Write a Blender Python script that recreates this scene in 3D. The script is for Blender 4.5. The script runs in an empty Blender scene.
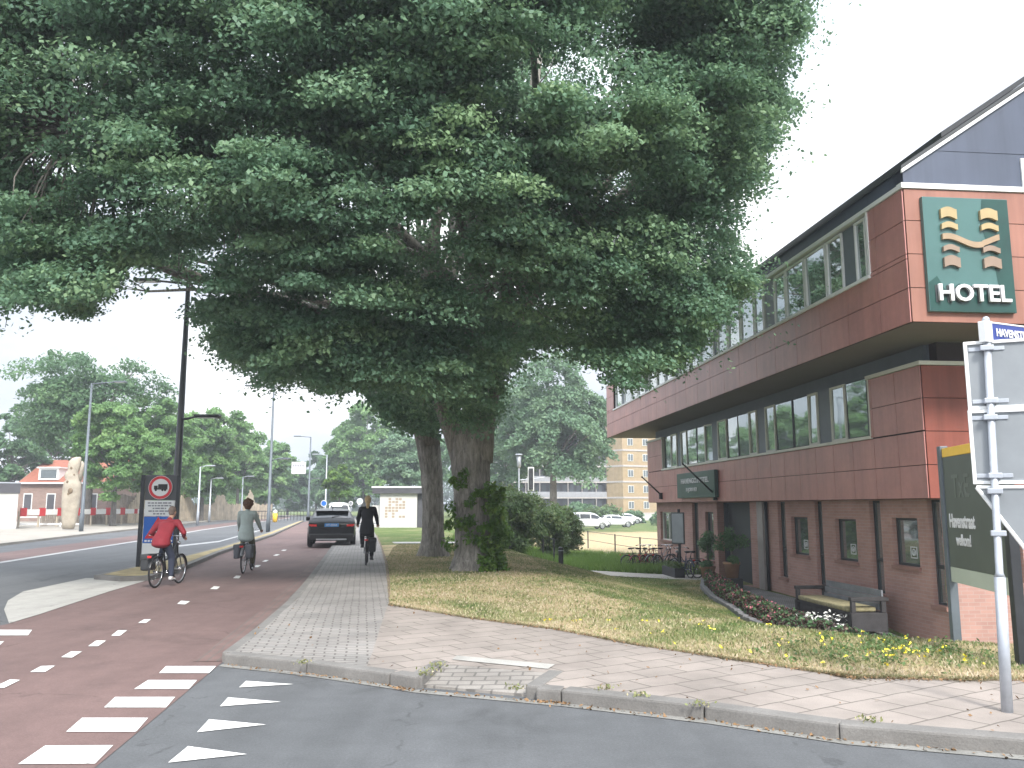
import bpy, bmesh, math, random
import numpy as np
from mathutils import Vector, Matrix, geometry
random.seed(7)
R = math.radians
sc = bpy.context.scene
col = sc.collection
F, HOR, CH = 835.0, 506.0, 1.55
PITCH = math.atan((HOR - 384.0) / F)
CP, SP = math.cos(PITCH), math.sin(PITCH)

# ------------------------------------------------------------ pixel helpers
def ray(u, v):
    x = (u - 512.0) / F; z = -(v - 384.0) / F
    return Vector((x, CP - z * SP, SP + z * CP))
def gp(u, v, z=0.0):
    d = ray(u, v); t = (z - CH) / d.z
    return Vector((d.x * t, d.y * t, z))
def aty(u, v, Y):
    d = ray(u, v); t = Y / d.y
    return Vector((d.x * t, Y, CH + d.z * t))

# ------------------------------------------------------------ materials
MATS = {}
def nmat(name):
    m = bpy.data.materials.new(name); m.use_nodes = True
    nt = m.node_tree; return m, nt, nt.nodes['Principled BSDF']
def mix_rgb(nt, fac, a, b, mode='MIX'):
    n = nt.nodes.new('ShaderNodeMix'); n.data_type = 'RGBA'; n.blend_type = mode
    for sock, val in ((n.inputs[0], fac), (n.inputs[6], a), (n.inputs[7], b)):
        if isinstance(val, bpy.types.NodeSocket): nt.links.new(val, sock)
        elif isinstance(val, (int, float)): sock.default_value = val
        else: sock.default_value = (*val, 1) if len(val) == 3 else val
    return n.outputs[2]
def coords(nt, obj=True, scale=None, rot=None):
    g = nt.nodes.new('ShaderNodeNewGeometry') if not obj else nt.nodes.new('ShaderNodeTexCoord')
    out = g.outputs['Position'] if not obj else g.outputs['Object']
    if scale or rot:
        mp = nt.nodes.new('ShaderNodeMapping'); nt.links.new(out, mp.inputs[0])
        if scale: mp.inputs['Scale'].default_value = scale
        if rot: mp.inputs['Rotation'].default_value = rot
        out = mp.outputs[0]
    return out
def noise(nt, vec, scale, detail=4, rough=.6, dist=0):
    n = nt.nodes.new('ShaderNodeTexNoise'); n.inputs['Scale'].default_value = scale
    n.inputs['Detail'].default_value = detail; n.inputs['Roughness'].default_value = rough
    n.inputs['Distortion'].default_value = dist
    nt.links.new(vec, n.inputs['Vector']); return n.outputs[0]
def ramp(nt, fac, stops):
    n = nt.nodes.new('ShaderNodeValToRGB'); nt.links.new(fac, n.inputs[0])
    e = n.color_ramp.elements
    while len(e) < len(stops): e.new(.5)
    for i, (p, c) in enumerate(stops):
        e[i].position = p; e[i].color = (*c, 1) if len(c) == 3 else c
    return n.outputs[0]
def bump(nt, h, strength=.3, dist=.02):
    n = nt.nodes.new('ShaderNodeBump'); n.inputs['Strength'].default_value = strength
    n.inputs['Distance'].default_value = dist; nt.links.new(h, n.inputs['Height'])
    return n.outputs[0]
def mat(name, c, rough=.6, metal=0, var=.12, vs=3.0, bmp=.0, bs=60, spec=.5, world=True, grain=0, streak=0):
    if name in MATS: return MATS[name]
    m, nt, b = nmat(name)
    co = coords(nt, not world)
    n1 = noise(nt, co, vs, 5)
    dark = tuple(x * (1 - var) for x in c); lite = tuple(min(1, x * (1 + var)) for x in c)
    o = ramp(nt, n1, [(.3, dark), (.7, lite)])
    if grain:
        n2 = noise(nt, co, bs, 2, .8)
        o = mix_rgb(nt, 1.0, o, ramp(nt, n2, [(.3, (1 - grain,) * 3), (.7, (1,) * 3)]), 'MULTIPLY')
    if streak:
        s1 = noise(nt, coords(nt, False, (5, 5, .35)), 1.0, 5, .6); o = mix_rgb(nt, 1.0, o, ramp(nt, s1, [(.32, (1 - streak,) * 3), (.6, (1 + streak * .3,) * 3)]), 'MULTIPLY')
    nt.links.new(o, b.inputs['Base Color'])
    b.inputs['Roughness'].default_value = rough; b.inputs['Metallic'].default_value = metal
    b.inputs['Specular IOR Level'].default_value = spec
    if bmp:
        nt.links.new(bump(nt, noise(nt, co, bs, 4), bmp), b.inputs['Normal'])
    MATS[name] = m; return m

def asphalt_mat(name, c1, c2, spots=.5, stain=None):
    m, nt, b = nmat(name); co = coords(nt, False)
    big = noise(nt, co, .35, 5, .55); fine = noise(nt, co, 160, 3, .8); mid = noise(nt, co, 4, 4)
    o = ramp(nt, big, [(.3, c1), (.7, c2)])
    fine2 = noise(nt, co, 55, 3, .8); sp = mix_rgb(nt, .5, ramp(nt, fine, [(.35, (.4,) * 3), (.5, (.95,) * 3), (.72, (1.9,) * 3)]), ramp(nt, fine2, [(.33, (.4,) * 3), (.5, (.95,) * 3), (.68, (1.9,) * 3)]))
    o = mix_rgb(nt, spots, o, mix_rgb(nt, 1.0, o, sp, 'MULTIPLY'))
    o = mix_rgb(nt, .5, o, mix_rgb(nt, 1.0, o, ramp(nt, mid, [(.3, (.8,) * 3), (.7, (1.15,) * 3)]), 'MULTIPLY'))
    # worn track streaks running along the road
    st = noise(nt, coords(nt, False, (2.2, .12, 1), (0, 0, R(-8))), 1.0, 3)
    o = mix_rgb(nt, .5, o, mix_rgb(nt, 1.0, o, ramp(nt, st, [(.35, (.8,) * 3), (.65, (1.18,) * 3)]), 'MULTIPLY'))
    # hairline cracks, only here and there
    vo = nt.nodes.new('ShaderNodeTexVoronoi'); vo.feature = 'DISTANCE_TO_EDGE'; vo.inputs['Scale'].default_value = .33
    wv = nt.nodes.new('ShaderNodeVectorMath'); wv.operation = 'MULTIPLY_ADD'; nz = nt.nodes.new('ShaderNodeTexNoise'); nz.inputs['Scale'].default_value = 1.6; nz.inputs['Detail'].default_value = 6
    nt.links.new(co, nz.inputs['Vector']); nt.links.new(nz.outputs['Color'], wv.inputs[0]); wv.inputs[1].default_value = (1.1, 1.1, 0); nt.links.new(co, wv.inputs[2]); nt.links.new(wv.outputs[0], vo.inputs['Vector'])
    ck = ramp(nt, vo.outputs['Distance'], [(.002, (.55,) * 3), (.007, (1,) * 3)]); o2 = mix_rgb(nt, 1., o, ck, 'MULTIPLY')
    o = mix_rgb(nt, ramp(nt, mid, [(.45, (0,) * 3), (.55, (.8,) * 3)]), o, o2)
    # oil and tyre grime patches
    gr = noise(nt, co, .9, 6, .7, .8); o = mix_rgb(nt, 1., o, ramp(nt, gr, [(.28, (.74,) * 3), (.42, (1,) * 3), (.7, (1.07,) * 3)]), 'MULTIPLY')
    nt.links.new(o, b.inputs['Base Color']); b.inputs['Roughness'].default_value = .85
    nt.links.new(bump(nt, fine, .5, .005), b.inputs['Normal'])
    MATS[name] = m; return m

def paver_mat(name, w, h, c1, c2, mortar, rot, offset=.5, ms=.012, stain=.3):
    m, nt, b = nmat(name); co = coords(nt, False, None, (0, 0, rot))
    # nudge the joints so they are not ruler-straight
    nz = nt.nodes.new('ShaderNodeTexNoise'); nz.inputs['Scale'].default_value = 2.5; nt.links.new(co, nz.inputs['Vector'])
    ad = nt.nodes.new('ShaderNodeVectorMath'); ad.operation = 'MULTIPLY_ADD'
    nt.links.new(nz.outputs['Color'], ad.inputs[0]); ad.inputs[1].default_value = (.05, .05, 0); nt.links.new(co, ad.inputs[2])
    br = nt.nodes.new('ShaderNodeTexBrick'); nt.links.new(ad.outputs[0], br.inputs['Vector'])
    br.inputs['Scale'].default_value = 1; br.inputs['Brick Width'].default_value = w; br.inputs['Row Height'].default_value = h
    br.inputs['Mortar Size'].default_value = ms; br.inputs['Mortar Smooth'].default_value = .4
    br.inputs['Color1'].default_value = (*c1, 1); br.inputs['Color2'].default_value = (*c2, 1); br.inputs['Mortar'].default_value = (*mortar, 1)
    br.offset = offset
    o = br.outputs['Color']
    wc = coords(nt, False)
    n1 = noise(nt, wc, 1.1, 6, .65); n2 = noise(nt, wc, 90, 3, .8)
    o = mix_rgb(nt, 1.0, o, ramp(nt, n1, [(.3, (1 - stain,) * 3), (.6, (1.08,) * 3)]), 'MULTIPLY')
    o = mix_rgb(nt, 1.0, o, ramp(nt, n2, [(.3, (.85,) * 3), (.7, (1.1,) * 3)]), 'MULTIPLY')
    nt.links.new(o, b.inputs['Base Color']); b.inputs['Roughness'].default_value = .85
    nt.links.new(bump(nt, br.outputs['Fac'], -.4, .006), b.inputs['Normal'])
    MATS[name] = m; return m

def brick_mat(name, c1, c2, mortar, axis='facade'):
    m, nt, b = nmat(name)
    # brick coordinates follow the wall: object space, horizontal run = x + y, vertical = z
    co = coords(nt, True)
    sx = nt.nodes.new('ShaderNodeSeparateXYZ'); nt.links.new(co, sx.inputs[0])
    ad = nt.nodes.new('ShaderNodeMath'); nt.links.new(sx.outputs[0], ad.inputs[0]); nt.links.new(sx.outputs[1], ad.inputs[1])
    cb = nt.nodes.new('ShaderNodeCombineXYZ'); nt.links.new(ad.outputs[0], cb.inputs[0]); nt.links.new(sx.outputs[2], cb.inputs[1])
    br = nt.nodes.new('ShaderNodeTexBrick'); nt.links.new(cb.outputs[0], br.inputs['Vector'])
    br.inputs['Scale'].default_value = 1; br.inputs['Brick Width'].default_value = .22; br.inputs['Row Height'].default_value = .066
    br.inputs['Mortar Size'].default_value = .006; br.inputs['Mortar Smooth'].default_value = .3
    br.inputs['Color1'].default_value = (*c1, 1); br.inputs['Color2'].default_value = (*c2, 1); br.inputs['Mortar'].default_value = (*mortar, 1)
    o = mix_rgb(nt, 1.0, br.outputs['Color'], ramp(nt, noise(nt, co, 1.3, 5), [(.3, (.86,) * 3), (.7, (1.1,) * 3)]), 'MULTIPLY')
    nt.links.new(o, b.inputs['Base Color']); b.inputs['Roughness'].default_value = .9
    nt.links.new(bump(nt, br.outputs['Fac'], -.3, .004), b.inputs['Normal'])
    MATS[name] = m; return m

def leaf_mat(name, dark, mid, lite, trans=.35):
    m, nt, b = nmat(name)
    at = nt.nodes.new('ShaderNodeAttribute'); at.attribute_name = 'tone'
    o = ramp(nt, at.outputs['Fac'], [(0, dark), (.5, mid), (1, lite)])
    nt.links.new(o, b.inputs['Base Color']); b.inputs['Roughness'].default_value = .5
    b.inputs['Specular IOR Level'].default_value = .35
    tr = nt.nodes.new('ShaderNodeBsdfTranslucent'); nt.links.new(mix_rgb(nt, .5, o, lite), tr.inputs[0])
    mx = nt.nodes.new('ShaderNodeMixShader'); mx.inputs[0].default_value = trans
    nt.links.new(b.outputs[0], mx.inputs[1]); nt.links.new(tr.outputs[0], mx.inputs[2])
    nt.links.new(mx.outputs[0], nt.nodes['Material Output'].inputs[0])
    MATS[name] = m; return m

def bark_mat(name, c1, c2):
    m, nt, b = nmat(name); co = coords(nt, False, (1, 1, .22))
    n1 = noise(nt, co, 14, 6, .7, .6); n2 = noise(nt, coords(nt, False), 1.5, 4)
    o = mix_rgb(nt, 1.0, ramp(nt, n1, [(.35, c1), (.65, c2)]), ramp(nt, n2, [(.3, (.7,) * 3), (.7, (1.15,) * 3)]), 'MULTIPLY')
    nt.links.new(o, b.inputs['Base Color']); b.inputs['Roughness'].default_value = .95
    nt.links.new(bump(nt, n1, .9, .05), b.inputs['Normal']); MATS[name] = m; return m

def glass_mat(name='window_glass', c=(.42, .47, .47), rough=.03, spec=1.0):
    if name in MATS: return MATS[name]
    m, nt, b = nmat(name); b.inputs['Base Color'].default_value = (*c, 1)
    b.inputs['Roughness'].default_value = rough; b.inputs['Specular IOR Level'].default_value = spec
    b.inputs['Metallic'].default_value = .8
    co = coords(nt, False)
    nt.links.new(bump(nt, noise(nt, co, 1.2, 2), .04, .05), b.inputs['Normal'])
    MATS[name] = m; return m

asphalt_mat('asphalt', (.075, .079, .084), (.100, .104, .110))
asphalt_mat('red_asphalt', (.118, .074, .069), (.150, .096, .088), .4)
asphalt_mat('pale_concrete', (.30, .29, .27), (.38, .37, .345), .3)
paver_mat('brick_pavers', .21, .105, (.285, .265, .25), (.24, .23, .22), (.12, .11, .10), R(-10))
paver_mat('slab_pavers', .45, .30, (.285, .247, .222), (.245, .215, .193), (.12, .105, .09), R(-32), .5, .010)
paver_mat('ramp_pavers', .21, .105, (.27, .25, .23), (.24, .22, .2), (.14, .13, .12), R(8))
paver_mat('gutter_pavers', .2, .1, (.17, .105, .095), (.14, .09, .083), (.12, .10, .09), R(82))
paver_mat('pebble_paving', .09, .09, (.27, .27, .28), (.2, .2, .21), (.12, .12, .12), R(20), .5, .012)
mat('kerb_stone', (.18, .172, .163), .85, var=.2, vs=2.5, bmp=.2, bs=70, grain=.25)
mat('dark_kerb', (.17, .17, .18), .85, var=.2, vs=2.5, bmp=.2, bs=70)
mat('sand_tiles', (.30, .275, .24), .9, var=.15, vs=.6, grain=.15)
def paint_mat():
    m, nt, b = nmat('road_paint'); co = coords(nt, False)
    n1 = noise(nt, co, 45, 4, .75); n2 = noise(nt, co, 2.5, 4)
    o = mix_rgb(nt, 1., ramp(nt, n1, [(.33, (.22, .21, .20)), (.44, (.70, .70, .68))]), ramp(nt, n2, [(.3, (.88,) * 3), (.6, (1,) * 3)]), 'MULTIPLY')
    nt.links.new(o, b.inputs['Base Color']); b.inputs['Roughness'].default_value = .7; MATS['road_paint'] = m
paint_mat()
brick_mat('hotel_brick', (.42, .245, .21), (.36, .205, .18), (.39, .29, .26))
brick_mat('house_brick', (.26, .17, .14), (.20, .13, .11), (.32, .28, .25))
brick_mat('yellow_brick', (.38, .27, .15), (.34, .24, .13), (.38, .31, .22))
mat('white_metal', (.75, .76, .77), .4, var=.05)
mat('grey_metal', (.27, .29, .31), .45, .5, var=.1)
mat('galvanised', (.42, .45, .50), .45, .4, var=.12, vs=9)
mat('dark_metal', (.03, .033, .038), .45, .2, var=.2)
mat('post_grey', (.11, .13, .15), .5, .2, var=.15)
mat('black_rubber', (.015, .015, .016), .8)
mat('chrome', (.7, .7, .72), .15, 1.0, var=.03)
mat('frame_cream', (.62, .62, .56), .5, var=.06)
mat('frame_white', (.74, .75, .75), .5, var=.05)
mat('frame_dark', (.04, .045, .05), .5)
mat('slate_cladding', (.06, .075, .115), .5, var=.1, vs=.7, streak=.15)
mat('soffit', (.16, .145, .145), .7, var=.08, vs=.8)
mat('grey_panel', (.13, .155, .185), .5, var=.08)
glass_mat()
# ------------------------------------------------------------ mesh builder
class MB:
    def __init__(s): s.v = []; s.f = []; s.m = []
    def add(s, vs, fs, mi=0):
        o = len(s.v); s.v += [tuple(v) for v in vs]; s.f += [tuple(i + o for i in f) for f in fs]; s.m += [mi] * len(fs); return s
    def box(s, x0, x1, y0, y1, z0, z1, M=None, mi=0):
        vs = [Vector((x, y, z)) for z in (z0, z1) for y in (y0, y1) for x in (x0, x1)]
        if M: vs = [M @ v for v in vs]
        return s.add(vs, [(0, 2, 3, 1), (4, 5, 7, 6), (0, 1, 5, 4), (2, 6, 7, 3), (0, 4, 6, 2), (1, 3, 7, 5)], mi)
    def bbox(s, x0, x1, y0, y1, z0, z1, c=.02, M=None, mi=0):
        """box with chamfered edges"""
        bm = bmesh.new(); bmesh.ops.create_cube(bm, size=1)
        for v in bm.verts: v.co = Vector(((x0 + x1) / 2 + v.co.x * (x1 - x0), (y0 + y1) / 2 + v.co.y * (y1 - y0), (z0 + z1) / 2 + v.co.z * (z1 - z0)))
        bmesh.ops.bevel(bm, geom=bm.edges[:], offset=c, segments=2, affect='EDGES', profile=.6)
        s.addbm(bm, M, mi); return s
    def addbm(s, bm, M=None, mi=0):
        bm.verts.ensure_lookup_table(); bm.verts.index_update()
        vs = [(M @ v.co) if M else v.co.copy() for v in bm.verts]
        s.add(vs, [[v.index for v in f.verts] for f in bm.faces], mi); bm.free(); return s
    def tube(s, p0, p1, r0, r1=None, n=8, caps=True, mi=0):
        return s.path([p0, p1], [r0, r0 if r1 is None else r1], n, caps, mi)
    def path(s, pts, rs, n=8, caps=True, mi=0):
        pts = [Vector(p) for p in pts]
        if not hasattr(rs, '__len__'): rs = [rs] * len(pts)
        rs = [float(r_) for r_ in rs]; base = len(s.v); up = None
        for i, p in enumerate(pts):
            d = (pts[min(i + 1, len(pts) - 1)] - pts[max(i - 1, 0)])
            if d.length < 1e-9: d = Vector((0, 0, 1))
            d.normalize()
            if up is None: up = Vector((0, 0, 1)) if abs(d.z) < .9 else Vector((1, 0, 0))
            a = d.cross(up)
            if a.length < 1e-4: a = d.orthogonal()
            a.normalize(); b = d.cross(a).normalized(); up = a.cross(d)
            for k in range(n):
                t = 2 * math.pi * k / n
                s.v.append(tuple(p + rs[i] * (math.cos(t) * a + math.sin(t) * b)))
        for i in range(len(pts) - 1):
            for k in range(n):
                a0 = base + i * n + k; a1 = base + i * n + (k + 1) % n
                s.f.append((a0, a1, a1 + n, a0 + n)); s.m.append(mi)
        if caps:
            s.f.append(tuple(base + k for k in range(n))[::-1]); s.m.append(mi)
            s.f.append(tuple(base + (len(pts) - 1) * n + k for k in range(n))); s.m.append(mi)
        return s
    def sphere(s, c, r, n=10, m=7, sc_=(1, 1, 1), M=None, mi=0):
        vs = [Vector((0, 0, r))]; 
        for i in range(1, m):
            ph = math.pi * i / m
            for k in range(n):
                t = 2 * math.pi * k / n
                vs.append(Vector((r * math.sin(ph) * math.cos(t), r * math.sin(ph) * math.sin(t), r * math.cos(ph))))
        vs.append(Vector((0, 0, -r)))
        vs = [Vector((v.x * sc_[0], v.y * sc_[1], v.z * sc_[2])) for v in vs]
        if M: vs = [M @ v for v in vs]
        vs = [v + Vector(c) for v in vs]
        fs = [(0, 1 + k, 1 + (k + 1) % n) for k in range(n)]
        for i in range(m - 2):
            for k in range(n):
                a = 1 + i * n + k; b = 1 + i * n + (k + 1) % n; fs.append((a, a + n, b + n, b))
        L = len(vs) - 1; a = 1 + (m - 2) * n
        fs += [(L, a + (k + 1) % n, a + k) for k in range(n)]
        return s.add(vs, fs, mi)
    def torus(s, c, R_, r, n=24, m=6, M=None, sq=1.0, mi=0):
        vs = []
        for i in range(n):
            a = 2 * math.pi * i / n
            for k in range(m):
                b = 2 * math.pi * k / m
                v = Vector((r * sq * math.sin(b), (R_ + r * math.cos(b)) * math.cos(a), (R_ + r * math.cos(b)) * math.sin(a)))
                if M: v = M @ v
                vs.append(v + Vector(c))
        fs = [(i * m + k, ((i + 1) % n) * m + k, ((i + 1) % n) * m + (k + 1) % m, i * m + (k + 1) % m) for i in range(n) for k in range(m)]
        return s.add(vs, fs, mi)
    def prism(s, pts, z0, z1, mi=0, M=None):
        """pts: xy outline; z0/z1 numbers or functions"""
        n = len(pts); f0 = z0 if callable(z0) else (lambda x, y: z0); f1 = z1 if callable(z1) else (lambda x, y: z1)
        b = [Vector((p[0], p[1], f0(p[0], p[1]))) for p in pts]; t = [Vector((p[0], p[1], f1(p[0], p[1]))) for p in pts]
        tri = geometry.tessellate_polygon([[Vector((p[0], p[1], 0)) for p in pts]])
        fs = []
        for a in tri:
            A, B, C_ = [Vector((pts[i][0], pts[i][1])) for i in a]
            if (B - A).cross(C_ - A) < 0: a = a[::-1]
            fs.append(tuple(i + n for i in a)); fs.append(tuple(a[::-1]))
        fs += [(i, (i + 1) % n, (i + 1) % n + n, i + n) for i in range(n)]
        vs = b + t
        if M: vs = [M @ v for v in vs]
        return s.add(vs, fs, mi)
    def sheet(s, pts, z, mi=0):
        n = len(pts); zz = z if callable(z) else (lambda x, y: z)
        tri = geometry.tessellate_polygon([[Vector((p[0], p[1], 0)) for p in pts]]); fs = []
        for a in tri:
            A, B, C_ = [Vector((pts[i][0], pts[i][1])) for i in a]
            if (B - A).cross(C_ - A) < 0: a = a[::-1]
            fs.append(tuple(a))
        return s.add([(p[0], p[1], zz(p[0], p[1])) for p in pts], fs, mi)
    def build(s, name, mats, parent=None, smooth=False, fix=False):
        me = bpy.data.meshes.new(name); me.from_pydata(s.v, [], s.f)
        if not isinstance(mats, (list, tuple)): mats = [mats]
        for m in mats: me.materials.append(MATS[m] if isinstance(m, str) else m)
        if len(mats) > 1: me.polygons.foreach_set('material_index', s.m)
        if fix:
            bm = bmesh.new(); bm.from_mesh(me); bmesh.ops.recalc_face_normals(bm, faces=bm.faces[:]); bm.to_mesh(me); bm.free()
        if smooth: me.polygons.foreach_set('use_smooth', [True] * len(me.polygons))
        me.update()
        o = bpy.data.objects.new(name, me); col.objects.link(o)
        if parent: o.parent = parent
        return o
def tag(o, label=None, cat=None, group=None, kind=None):
    if label: o['label'] = label
    if cat: o['category'] = cat
    if group: o['group'] = group
    if kind: o['kind'] = kind
    return o
def struct(o, label=None): o['kind'] = 'structure'; return o
def empty(name, loc, rz=0, label=None, cat=None, group=None):
    o = bpy.data.objects.new(name, None); col.objects.link(o); o.location = loc; o.rotation_euler = (0, 0, rz)
    o.empty_display_size = .3
    return tag(o, label, cat, group)
KIDS = {}
def children(o): return [c for c in bpy.data.objects if c.parent == o]
def copy_tree(o, loc=None, rz=None, label=None, group=None, scale=None, parent=None, top=True):
    kids = children(o)
    c = o.copy(); col.objects.link(c); c.parent = parent
    if top:
        if loc is not None: c.location = loc
        if rz is not None: c.rotation_euler = (0, 0, rz)
        if label: c['label'] = label
        if group: c['group'] = group
        if scale: c.scale = scale if hasattr(scale, '__len__') else (scale,) * 3
    for k in kids: copy_tree(k, parent=c, top=False)
    return c
def remesh(mb, name, voxel, mats, parent=None, smooth_it=4, decimate=None):
    tmp = mb.build('tmp', mats)
    md = tmp.modifiers.new('r', 'REMESH'); md.mode = 'VOXEL'; md.voxel_size = voxel; md.use_smooth_shade = True
    if smooth_it:
        s_ = tmp.modifiers.new('s', 'SMOOTH'); s_.iterations = smooth_it; s_.factor = .5
    dg = bpy.context.evaluated_depsgraph_get(); dg.update()
    me = bpy.data.meshes.new_from_object(tmp.evaluated_get(dg)); me.name = name
    me.polygons.foreach_set('use_smooth', [True] * len(me.polygons))
    me.materials.clear()
    for m in (mats if isinstance(mats, (list, tuple)) else [mats]): me.materials.append(MATS[m])
    old = tmp.data; bpy.data.objects.remove(tmp); bpy.data.meshes.remove(old)
    o = bpy.data.objects.new(name, me); col.objects.link(o)
    if parent: o.parent = parent
    return o
def cap(mb, p0, r0, p1, r1, n=10):
    """tapered capsule"""
    p0 = Vector(p0); p1 = Vector(p1)
    mb.sphere(p0, r0, n, 8); mb.sphere(p1, r1, n, 8)
    d = (p1 - p0)
    if d.length > 1e-5: mb.path([p0, p1], [r0, r1], n)
def text(name, s, size, M, m, parent=None, extrude=.004, sx=1, offset=0, align='CENTER'):
    cu = bpy.data.curves.new(name, 'FONT'); cu.body = s; cu.size = size; cu.extrude = extrude; cu.offset = offset
    cu.align_x = align; cu.align_y = 'CENTER'; cu.resolution_u = 3
    t = bpy.data.objects.new('t', cu); col.objects.link(t)
    dg = bpy.context.evaluated_depsgraph_get(); dg.update()
    me = bpy.data.meshes.new_from_object(t.evaluated_get(dg)); me.name = name
    bpy.data.objects.remove(t); bpy.data.curves.remove(cu)
    me.transform(M @ Matrix.Diagonal((sx, 1, 1, 1)))
    me.materials.clear(); me.materials.append(MATS[m])
    o = bpy.data.objects.new(name, me); col.objects.link(o)
    if parent: o.parent = parent
    return o
def frame_M(o, xax, yax):
    """matrix whose local x/y run along xax/yax, at origin o"""
    x = Vector(xax).normalized(); y = Vector(yax).normalized(); z = x.cross(y).normalized()
    M = Matrix((x, y, z)).transposed().to_4x4(); M.translation = Vector(o); return M
def npmesh(name, V, Fq, m, parent=None, tone=None, nv=4, smooth=False):
    me = bpy.data.meshes.new(name); nF = len(Fq)
    me.vertices.add(len(V)); me.vertices.foreach_set('co', V.astype(np.float32).ravel())
    me.loops.add(nF * nv); me.loops.foreach_set('vertex_index', Fq.astype(np.int32).ravel())
    me.polygons.add(nF); me.polygons.foreach_set('loop_start', np.arange(0, nF * nv, nv, dtype=np.int32))
    me.update(calc_edges=True)
    if tone is not None:
        a = me.attributes.new('tone', 'FLOAT', 'FACE'); a.data.foreach_set('value', tone.astype(np.float32))
    me.materials.append(MATS[m] if isinstance(m, str) else m)
    if smooth: me.polygons.foreach_set('use_smooth', [True] * nF)
    o = bpy.data.objects.new(name, me); col.objects.link(o)
    if parent: o.parent = parent
    return o
def interp(x, xs, ys): return float(np.interp(x, xs, ys))

# ------------------------------------------------------------ terrain
CREST = np.array([(14, 7.6), (8, 8.3), (5.6, 8.9), (3.8, 9.8), (2.4, 11.4), (1.4, 14), (.8, 18), (.4, 24), (-.6, 30), (-1.8, 37), (-4, 50), (-6, 75), (-6, 400)], float)
TOE = np.array([(14, 14.6), (8.6, 14.2), (6.9, 14.4), (5.9, 15.0), (5.1, 16.3), (4.85, 17.9), (4.9, 20.7), (4.4, 24), (3.2, 27), (2.2, 31), (2.2, 40), (2, 60), (1, 90), (1, 400)], float)
def pdist(X, Y, P):
    d = np.full(X.shape, 1e9)
    for i in range(len(P) - 1):
        a = P[i]; b = P[i + 1]; ab = b - a; L = ab @ ab
        t = np.clip(((X - a[0]) * ab[0] + (Y - a[1]) * ab[1]) / L, 0, 1)
        d = np.minimum(d, np.hypot(X - a[0] - t * ab[0], Y - a[1] - t * ab[1]))
    return d
def inpoly(X, Y, P):
    r = np.zeros(X.shape, bool); n = len(P)
    for i in range(n):
        x0, y0 = P[i]; x1, y1 = P[(i + 1) % n]
        if y0 == y1: continue
        c = ((y0 > Y) != (y1 > Y)) & (X < (x1 - x0) * (Y - y0) / (y1 - y0) + x0)
        r ^= c
    return r
CREST_SIDE = np.vstack([CREST, [(-900, 400), (-900, -50), (900, -50), (900, 6.6)]])
TOE_SIDE = np.vstack([TOE, [(900, 400), (900, 14.6)]])
def low(X, Y):
    return np.interp(Y, [14.5, 16.5, 19, 29, 38, 60, 100, 400], [-1.15, -.92, -.70, -.70, -.9, -.9, -.95, -1.0])
def slope_z(X, Y):
    X = np.asarray(X, float); Y = np.asarray(Y, float)
    d1 = pdist(X, Y, CREST); d2 = pdist(X, Y, TOE)
    t = d1 / (d1 + d2 + 1e-9); t = t * t * (3 - 2 * t) * .6 + t * .4
    z = .085 * (1 - t) + low(X, Y) * t
    z = np.where(inpoly(X, Y, CREST_SIDE), .085, z)
    z = np.where(inpoly(X, Y, TOE_SIDE), low(X, Y), z)
    return z
def sz(x, y): return float(slope_z(np.array([x]), np.array([y]))[0])
def gs(u, v, z0=-.3):
    """pixel onto the sloping lawn"""
    z = z0
    for _ in range(12):
        p = gp(u, v, z); z = .5 * z + .5 * sz(p.x, p.y)
    p = gp(u, v, z); p.z = sz(p.x, p.y); return p
# ------------------------------------------------------------ ground surfaces
def W(px, z=0.0): return [(gp(u, v, z).x, gp(u, v, z).y) for u, v in px]
PAV_L = W([(227, 652), (258, 629), (290, 601), (310, 578), (333, 546), (345, 533), (351, 524), (351, 519)], .1)
PAV_R = W([(389, 605), (387, 580), (385, 562), (380, 545), (376, 535), (371, 525), (364, 519)], .1)
KERB_F = W([(227, 652), (309, 660), (391, 671), (417, 675)], .1)
KERB_F2 = W([(535, 685), (560, 687), (700, 702), (832, 720), (1024, 735), (1300, 757)], .1)
LAWN_E = W([(389, 605), (473, 619), (551, 629), (640, 646), (741, 661), (832, 675), (859, 678), (922, 680), (1024, 681), (1300, 684)], .1)
RAMP_T = W([(438, 663), (553, 673)], .1)
mid = [((a[0] + b[0]) / 2, (a[1] + b[1]) / 2) for a, b in zip(
    [PAV_L[0], PAV_L[1], PAV_L[2], PAV_L[3], PAV_L[4], PAV_L[5], PAV_L[6]], [PAV_R[0], PAV_R[0], PAV_R[1], PAV_R[2], PAV_R[3], PAV_R[4], PAV_R[5]])]
RIGHT_SIDE = [(14, 6.2), (KERB_F2[4][0], KERB_F2[4][1] + .8), (KERB_F2[3][0], KERB_F2[3][1] + .5), (RAMP_T[1][0], RAMP_T[1][1] + .5), (-1.2, 9.5), (mid[0][0] + .3, mid[0][1] + .2)] + mid[1:] + [(mid[-1][0] - 5, 140), (900, 900), (900, 6.2)]
def terrain_z(X, Y):
    z = slope_z(X, Y)
    return np.where(inpoly(X, Y, RIGHT_SIDE), z, -.03)
def axis_pts(lo, hi, f0, f1, step, far):
    a = list(np.arange(f0, f1 + 1e-6, step)); x = f1; s_ = step
    while x < far: s_ *= 1.35; x += s_; a.append(x)
    x = f0; s_ = step
    while x > -far: s_ *= 1.35; x -= s_; a.insert(0, x)
    return np.array(a)
gx = axis_pts(0, 0, -9, 16, .22, 800); gy = axis_pts(0, 0, 4.5, 46, .22, 800)
GX, GY = np.meshgrid(gx, gy)
GZ = terrain_z(GX, GY)
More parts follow.
